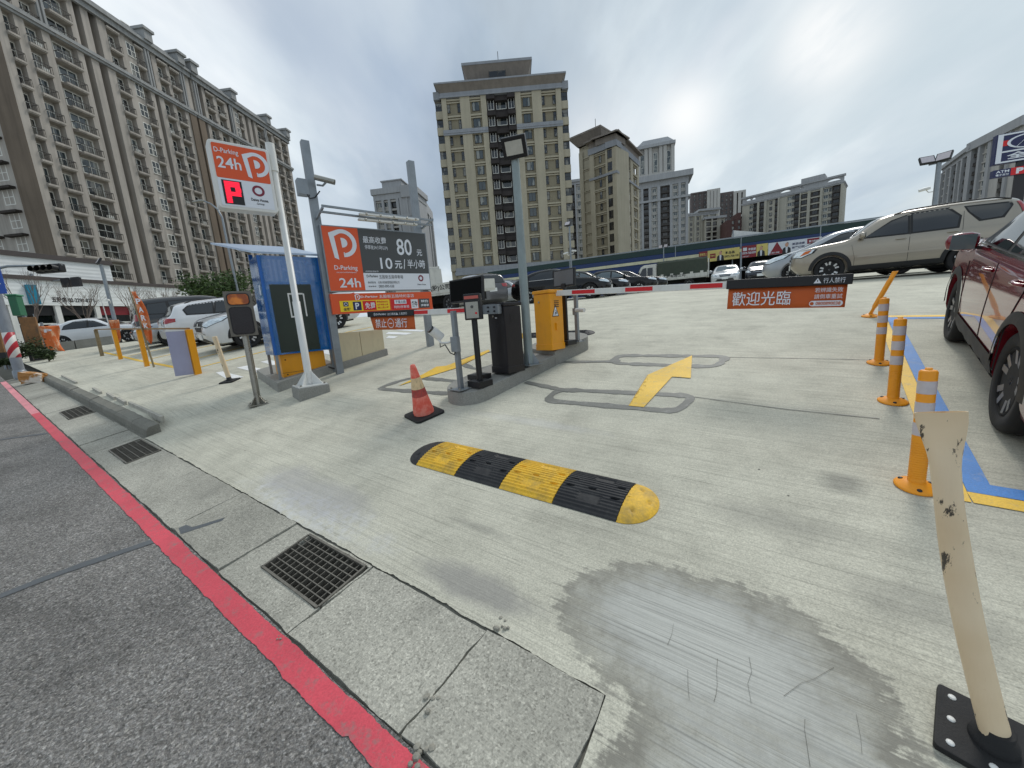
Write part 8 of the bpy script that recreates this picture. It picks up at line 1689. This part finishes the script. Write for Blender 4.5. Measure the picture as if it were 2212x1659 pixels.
QB = onground(D(92, 806, 16.5)); t = thing('control_box', 'green signal control box on a thin grey post beside the striped pole', 'control box', QB, R_(azang(60))); hq = hgt(QB, 40, 640); (xa, za), (xb, zb) = onv(QB, u_, 22, 640), onv(QB, u_, 53, 682)
MB().beam((0, 0, -.1), ((xa + xb) / 2 + .1, 0, zb), .10).build('post', m_galv, t); MB().box(xa, xb, -.25, .25, zb, za).build('box', mat('control_green', '#2c6a4c', .45, 0, .12, 3, dirt=.2), t, bevel=.03); MB().box(xa - .04, xb + .04, -.29, .29, za, za + .06).build('lid', mat('control_green_lid', '#3d8a66', .45, 0, .1, 3), t, bevel=.02)
MB().beam((.35, .1, -.05), ((xa + xb) / 2 + .5, .1, zb - .3), .07).build('side_pole', m_galv, t)
# traffic lights on arms
def siglight(lb, base, arm, x0, x1, z_, nl, back=False):
    Bp, dep = base; B = onground(D(*Bp, dep)); t = thing('traffic_light', lb, 'traffic light', B, R_(azang(90))); bpy.context.view_layer.update(); H = hgt(B, *arm); f = lambda px, py: onv(B, az(90), px, py)
    (a, za), (b, zb) = f(x0, z_), f(x1, z_ + 3); MB().tube([(0, 0, -.1), (0, 0, H + .8)], [.13, .10], 12).build('pole', m_galv, t); MB().tube([(0, 0, H), (a * .5, 0, H + .15), (b, 0, za + .05)], [.06, .05, .04], 8).build('arm', m_galv, t)
    if not back:
        hs = MB().box(a, b, -.10, .12, zb - .08, za + .12).build('housing', m_black, t, bevel=.05)
        for k in range(nl):
            c = a + (b - a) * (k + .5) / nl; MB().tube([(c, -.125, (za + zb) / 2), (c, -.34, (za + zb) / 2 + .02)], (b - a) / nl * .44, 14, 0, False).build('visor', m_black, hs)
    else:
        for k in range(nl): c = a + (b - a) * (k + .5) / nl; w = (b - a) / nl * .40; MB().box(c - w, c + w, -.1, .12, zb - .38, za + .10).build('housing', m_dark, t, bevel=.03)
    return t
siglight('black horizontal traffic light on an arm reaching right from the street pole', ((22, 800), 15.6), (26, 590), 80, 137, 580, 4)
siglight('pair of dark signal housings on a thin arm in front of the white shop', ((95, 690), 30), (80, 615), 130, 176, 604, 2, True)
# ---- white shop
SO = D(5, 600, 28); su2 = az(10); t = thing('white_shop', 'white corrugated shop building with brown roof bands and a phone number', 'shop', (SO.x, SO.y, 0), R_(azang(10))); s8 = lambda px, py: onv(Vector((SO.x, SO.y, 0)), su2, px, py)
M = Mat('white_corrugated'); z = M.n('ShaderNodeSeparateXYZ'); M.l(M.pos(True), z.inputs[0]); w = M.math('SINE', M.math('MULTIPLY', z.outputs[2], 21)); M.b.inputs['Roughness'].default_value = .45; n = M.noise(.6, 4, .6, obj=True); M.col(M.mix(1.0, (.78, .80, .79), M.ramp(n, [(.3, .9), (.7, 1.06)]), 'MULTIPLY')); M.bump(w, .015, .35); m_corr = M.m
m_bband = mat('brown_band', '#4a4240', .5, 0, .1, 1)
zT, zM, zW = 7.3, 5.3, 3.55
MB().box(-6, 7.0, 0, 12, zM + .25, zT - .15).build('upper_wall', m_corr, t); MB().box(-6.2, 7.15, -.15, 12.1, zT - .15, zT + .2).build('roof_band', m_bband, t); MB().box(-6.2, 13.9, -1.65, 12, zM - .02, zM + .25).build('canopy_band', m_bband, t); MB().box(-6, 13.7, -1.5, 12, zW - .1, zM - .021).build('lower_wall', m_corr, t)
MB().box(-6, 13.7, .9, 1.2, -2, zW - .101).build('shop_wall', m_dark, t)
for x in (-3.0, -.8, 1.75, 4.3, 6.9, 9.4, 12.0, 13.5): MB().box(x - .16, x + .16, -1.45, -1.1, -2, zW - .101).build('column', m_white, t)
for a, b in ((-2.8, -1), (-.6, 1.55), (1.95, 4.1), (4.5, 6.7), (7.1, 9.2), (9.6, 11.8)):
    wn_ = MB().box(a, b, -1.2, -1.15, -1, 2.7).build('window', m_cglass, t); MB().box(a, b, -1.3, -1.21, 2.02, 2.12).build('frame', m_white, wn_); MB().box((a + b) / 2 - .05, (a + b) / 2 + .05, -1.3, -1.21, -1, 2.019).build('frame', m_white, wn_); MB().box(a, b, -1.28, -1.2, 2.7, 3.4).build('fascia_board', mat('shop_red', '#7c1d26', .4, 0, .1, 2) if a > 3 else m_black, wn_)
xa, za = s8(80, 656); xb, zb = s8(172, 652); text('五股店 02-2291-0271', t, 'lettering', m_black, xa, za - .02, .42, -1.512, xb - xa, 'L', .03)
tb = s8(45, 640)[0]; MB().box(tb - .55, tb, -1.75, -1.52, 3.5, 4.9).build('teal_board', mat('teal_board', '#1d7d99', .4, 0, .08, 3), t)
# ---- trees
m_bark = mat('bare_bark', '#6d6159', .85, 0, .25, 5); m_leafg = None
def leafmat(name, a, b):
    M = Mat(name); n = M.noise(.9, 4, .6); oi = M.n('ShaderNodeNewGeometry'); M.col(M.mix(M.math('MULTIPLY', M.math('ADD', n, oi.outputs['Random Per Island']), .5), lin(a), lin(b))); M.b.inputs['Roughness'].default_value = .6; M.b.inputs['Specular IOR Level'].default_value = .3; return M.m
m_leafg = leafmat('tree_leaf', '#1f2e19', '#5d7442'); m_leafd = leafmat('hedge_leaf', '#1c2818', '#4d5d38')
def baretree(lb, px, dep, top, seed, spread=1.0):
    rnd = random.Random(seed); B = onground(D(*px, dep)); H = hgt(B, *top); t = thing('bare_tree', lb, 'tree', B, rnd.random() * 6, 'bare street trees'); mb = MB(); tr = MB()
    tr.tube([(0, 0, -.2), (.03, .02, H * .15), (.0, .05, H * .34)], [.09, .07, .05], 8); tr.build('trunk', m_bark, t)
    def br(p, d, L, r, lv):
        q = p + d * L; mid = p + d * L * .5 + Vector((rnd.uniform(-.1, .1), rnd.uniform(-.1, .1), rnd.uniform(0, .1))) * L * .5
        mb.tube([p, mid, q], [r, r * .8, r * .55], 5 if lv > 1 else 4, 0, False)
        if lv == 0: return
        for k in range(rnd.choice((2, 3, 3))):
            dd = (d + Vector((rnd.uniform(-.5, .5) * spread, rnd.uniform(-.5, .5) * spread, rnd.uniform(.0, .5)))).normalized(); br(mid.lerp(q, rnd.uniform(.2, 1)), dd, L * rnd.uniform(.6, .85), r * .55, lv - 1)
    for k in range(5): a = k * 1.3 + rnd.random(); br(Vector((0, .05, H * rnd.uniform(.24, .34))), Vector((math.cos(a) * .38 * spread, math.sin(a) * .38 * spread, .95)).normalized(), H * .27, .035, 4)
    mb.build('crown', m_bark, t, fix=False); return t
baretree('bare tree in front of the left end of the white shop', (86, 735), 23, (72, 560), 3); baretree('leaning bare tree in front of the phone number on the shop', (190, 720), 24, (140, 610), 5, 1.15); baretree('slender bare tree at the right end of the white shop', (302, 700), 27, (290, 612), 8); baretree('bare tree between the shop and the dark green tree', (366, 695), 29, (362, 612), 11)
def crown(mb, c, rx, rz, n, rnd, sz):
    lobes = [(Vector((rnd.uniform(-.6, .6) * rx, rnd.uniform(-.6, .6) * rx, rnd.uniform(-.6, .6) * rz)), rnd.uniform(.35, .6)) for _ in range(14)]
    for _ in range(n):
        lc, lr = rnd.choice(lobes); d = Vector((rnd.gauss(0, 1), rnd.gauss(0, 1), rnd.gauss(0, 1))).normalized() * rnd.random() ** .4; p = c + lc + Vector((d.x * rx * lr, d.y * rx * lr, d.z * rz * lr)); a = Vector((rnd.gauss(0, 1), rnd.gauss(0, 1), rnd.gauss(0, .6))).normalized(); b = a.cross(Vector((rnd.gauss(0, 1), rnd.gauss(0, 1), rnd.gauss(0, 1)))).normalized(); s_ = sz * rnd.uniform(.6, 1.3)
        mb.add([p - a * s_, p + b * s_ * .45, p + a * s_, p - b * s_ * .45], [(0, 1, 2, 3)])
def greentree(lb, px, dep, top, half, seed, n=2600, name='leafy_tree', group='leafy trees by the shop'):
    rnd = random.Random(seed); B = onground(D(*px, dep)); H = hgt(B, *top); t = thing(name, lb, 'tree', B, 0, group); MB().tube([(0, 0, -.2), (.05, 0, H * .4), (0, .05, H * .7)], [.2, .15, .08], 9).build('trunk', m_bark, t); mb = MB(); crown(mb, Vector((0, 0, H * .58)), half, H * .46, n, rnd, .16); mb.build('crown', m_leafg, t, fix=False); return t
greentree('dark green leafy tree left of the blue booth, in front of the apartment block', (468, 690), 33, (462, 600), 2.2, 21); greentree('taller dark green tree just behind the roof of the blue booth', (512, 690), 35, (512, 588), 2.0, 22); greentree('small dark tree top showing between the booth and the price board', (690, 690), 33, (690, 602), 1.2, 23, 1200)
def shrub(lb, px, dep, h, rx, seed, n=500):
    rnd = random.Random(seed); B = onground(D(*px, dep)); t = thing('shrub', lb, 'shrub', B, 0, 'shrubs at the street corner'); MB().tube([(0, 0, -.05), (0, 0, h * .6)], .02, 6).build('stem', m_bark, t); mb = MB(); crown(mb, Vector((0, 0, h * .55)), rx, h * .5, n, rnd, .06); mb.build('foliage', m_leafd, t, fix=False)
shrub('leafy dark shrub at the foot of the striped pole', (80, 800), 15.3, .9, .45, 31, 900); shrub('small shrub beside the end of the kerb', (112, 800), 14.6, .55, .3, 32); shrub('tall weedy shrub under the square orange flag', (85, 745), 18, 1.3, .5, 33, 900); shrub('tuft of weeds at the left edge of the pole base', (24, 822), 15.2, .4, .2, 34, 250)
# rusty pipe guards and a crumpled sack beside the striped pole
m_rust = mat('rusty_steel', '#8a6440', .8, .1, .35, 5, dirt=.6)
o = onground(D(50, 803, 15.4)); t = thing('rusty_guard', 'rusty brown steel guard behind the striped street pole', 'guard post', o, R_(azang(60))); MB().box(-.55, -.30, -.06, .06, -.05, 1.75).build('upright', m_rust, t, bevel=.02); MB().box(.30, .75, -.06, .06, -.05, 1.75).build('upright', m_rust, t, bevel=.02); MB().box(-.56, -.29, -.07, .07, -.04, .45).build('foot', m_black, t); MB().box(.29, .76, -.07, .07, -.04, .55).build('foot', m_black, t)
B = G(76, 827); rnd = random.Random(5); t = thing('paper_sack', 'crumpled brown and white paper sack lying at the end of the kerb', 'sack', B, R_(azang(70))); bm = bmesh.new(); bmesh.ops.create_cube(bm, size=1); bmesh.ops.subdivide_edges(bm, edges=bm.edges, cuts=5, use_grid_fill=True)
for v in bm.verts: k = 1 - .3 * (v.co.x + .5) * (v.co.z + .5); v.co = Vector((v.co.x * .42, v.co.y * .3, (v.co.z + .5) * .34 * k)) + Vector((rnd.uniform(-.015, .015), rnd.uniform(-.015, .015), rnd.uniform(-.012, .012)))
me = bpy.data.meshes.new('sack'); bm.to_mesh(me); bm.free(); M = Mat('sack_paper'); n = M.noise(2.2, 5, .6, obj=True); M.col(M.mix(M.ramp(n, [(.5, 0), (.56, 1)]), lin('#a8773f'), lin('#cfc6ba'))); M.b.inputs['Roughness'].default_value = .7; me.materials.append(M.m); so = bpy.data.objects.new('sack_body', me); COL.objects.link(so); so.parent = t
# low concrete barrier along the far street
mb = MB(); P = [onground(D(96, 775, 19)), onground(D(170, 764, 19.5)), onground(D(262, 757, 20.5))]
for a, b in zip(P[:-1], P[1:]):
    d = (b - a); d.z = 0; d.normalize(); nn = Vector((-d.y, d.x, 0)) * .16; vs = [p + k * nn + Vector((0, 0, h)) for p in (a, b) for k, h in ((-1, -.2), (-1, .42), (1, .42), (1, -.2))]; mb.add(vs, [(0, 1, 5, 4), (1, 2, 6, 5), (2, 3, 7, 6), (0, 3, 2, 1), (4, 5, 6, 7)])
o = mb.build('barrier_wall', m_conc2); tag(o, 'low pale concrete barrier between the lot and the far street', 'wall')
# curved street light
B = onground(D(520, 700, 34)); t = thing('street_light', 'thin grey street light with a curved arm, in front of the apartment block', 'street light', B, R_(azang(90))); fz = lambda px, py: onv(B, az(90), px, py); P = [fz(*p) for p in ((516, 640), (490, 520), (480, 470), (470, 452), (455, 440), (440, 434))]
MB().tube([(0, 0, -.1)] + [(x, 0, z) for x, z in P], [.10, .10, .09, .08, .07, .06, .06], 10).build('pole', m_galv, t); x, z = P[-1]; MB().tube([(x + .1, 0, z), (x - .3, 0, z + .02), (x - .9, 0, z - .02)], [.06, .12, .08], 10).build('lamp_head', m_steel, t)
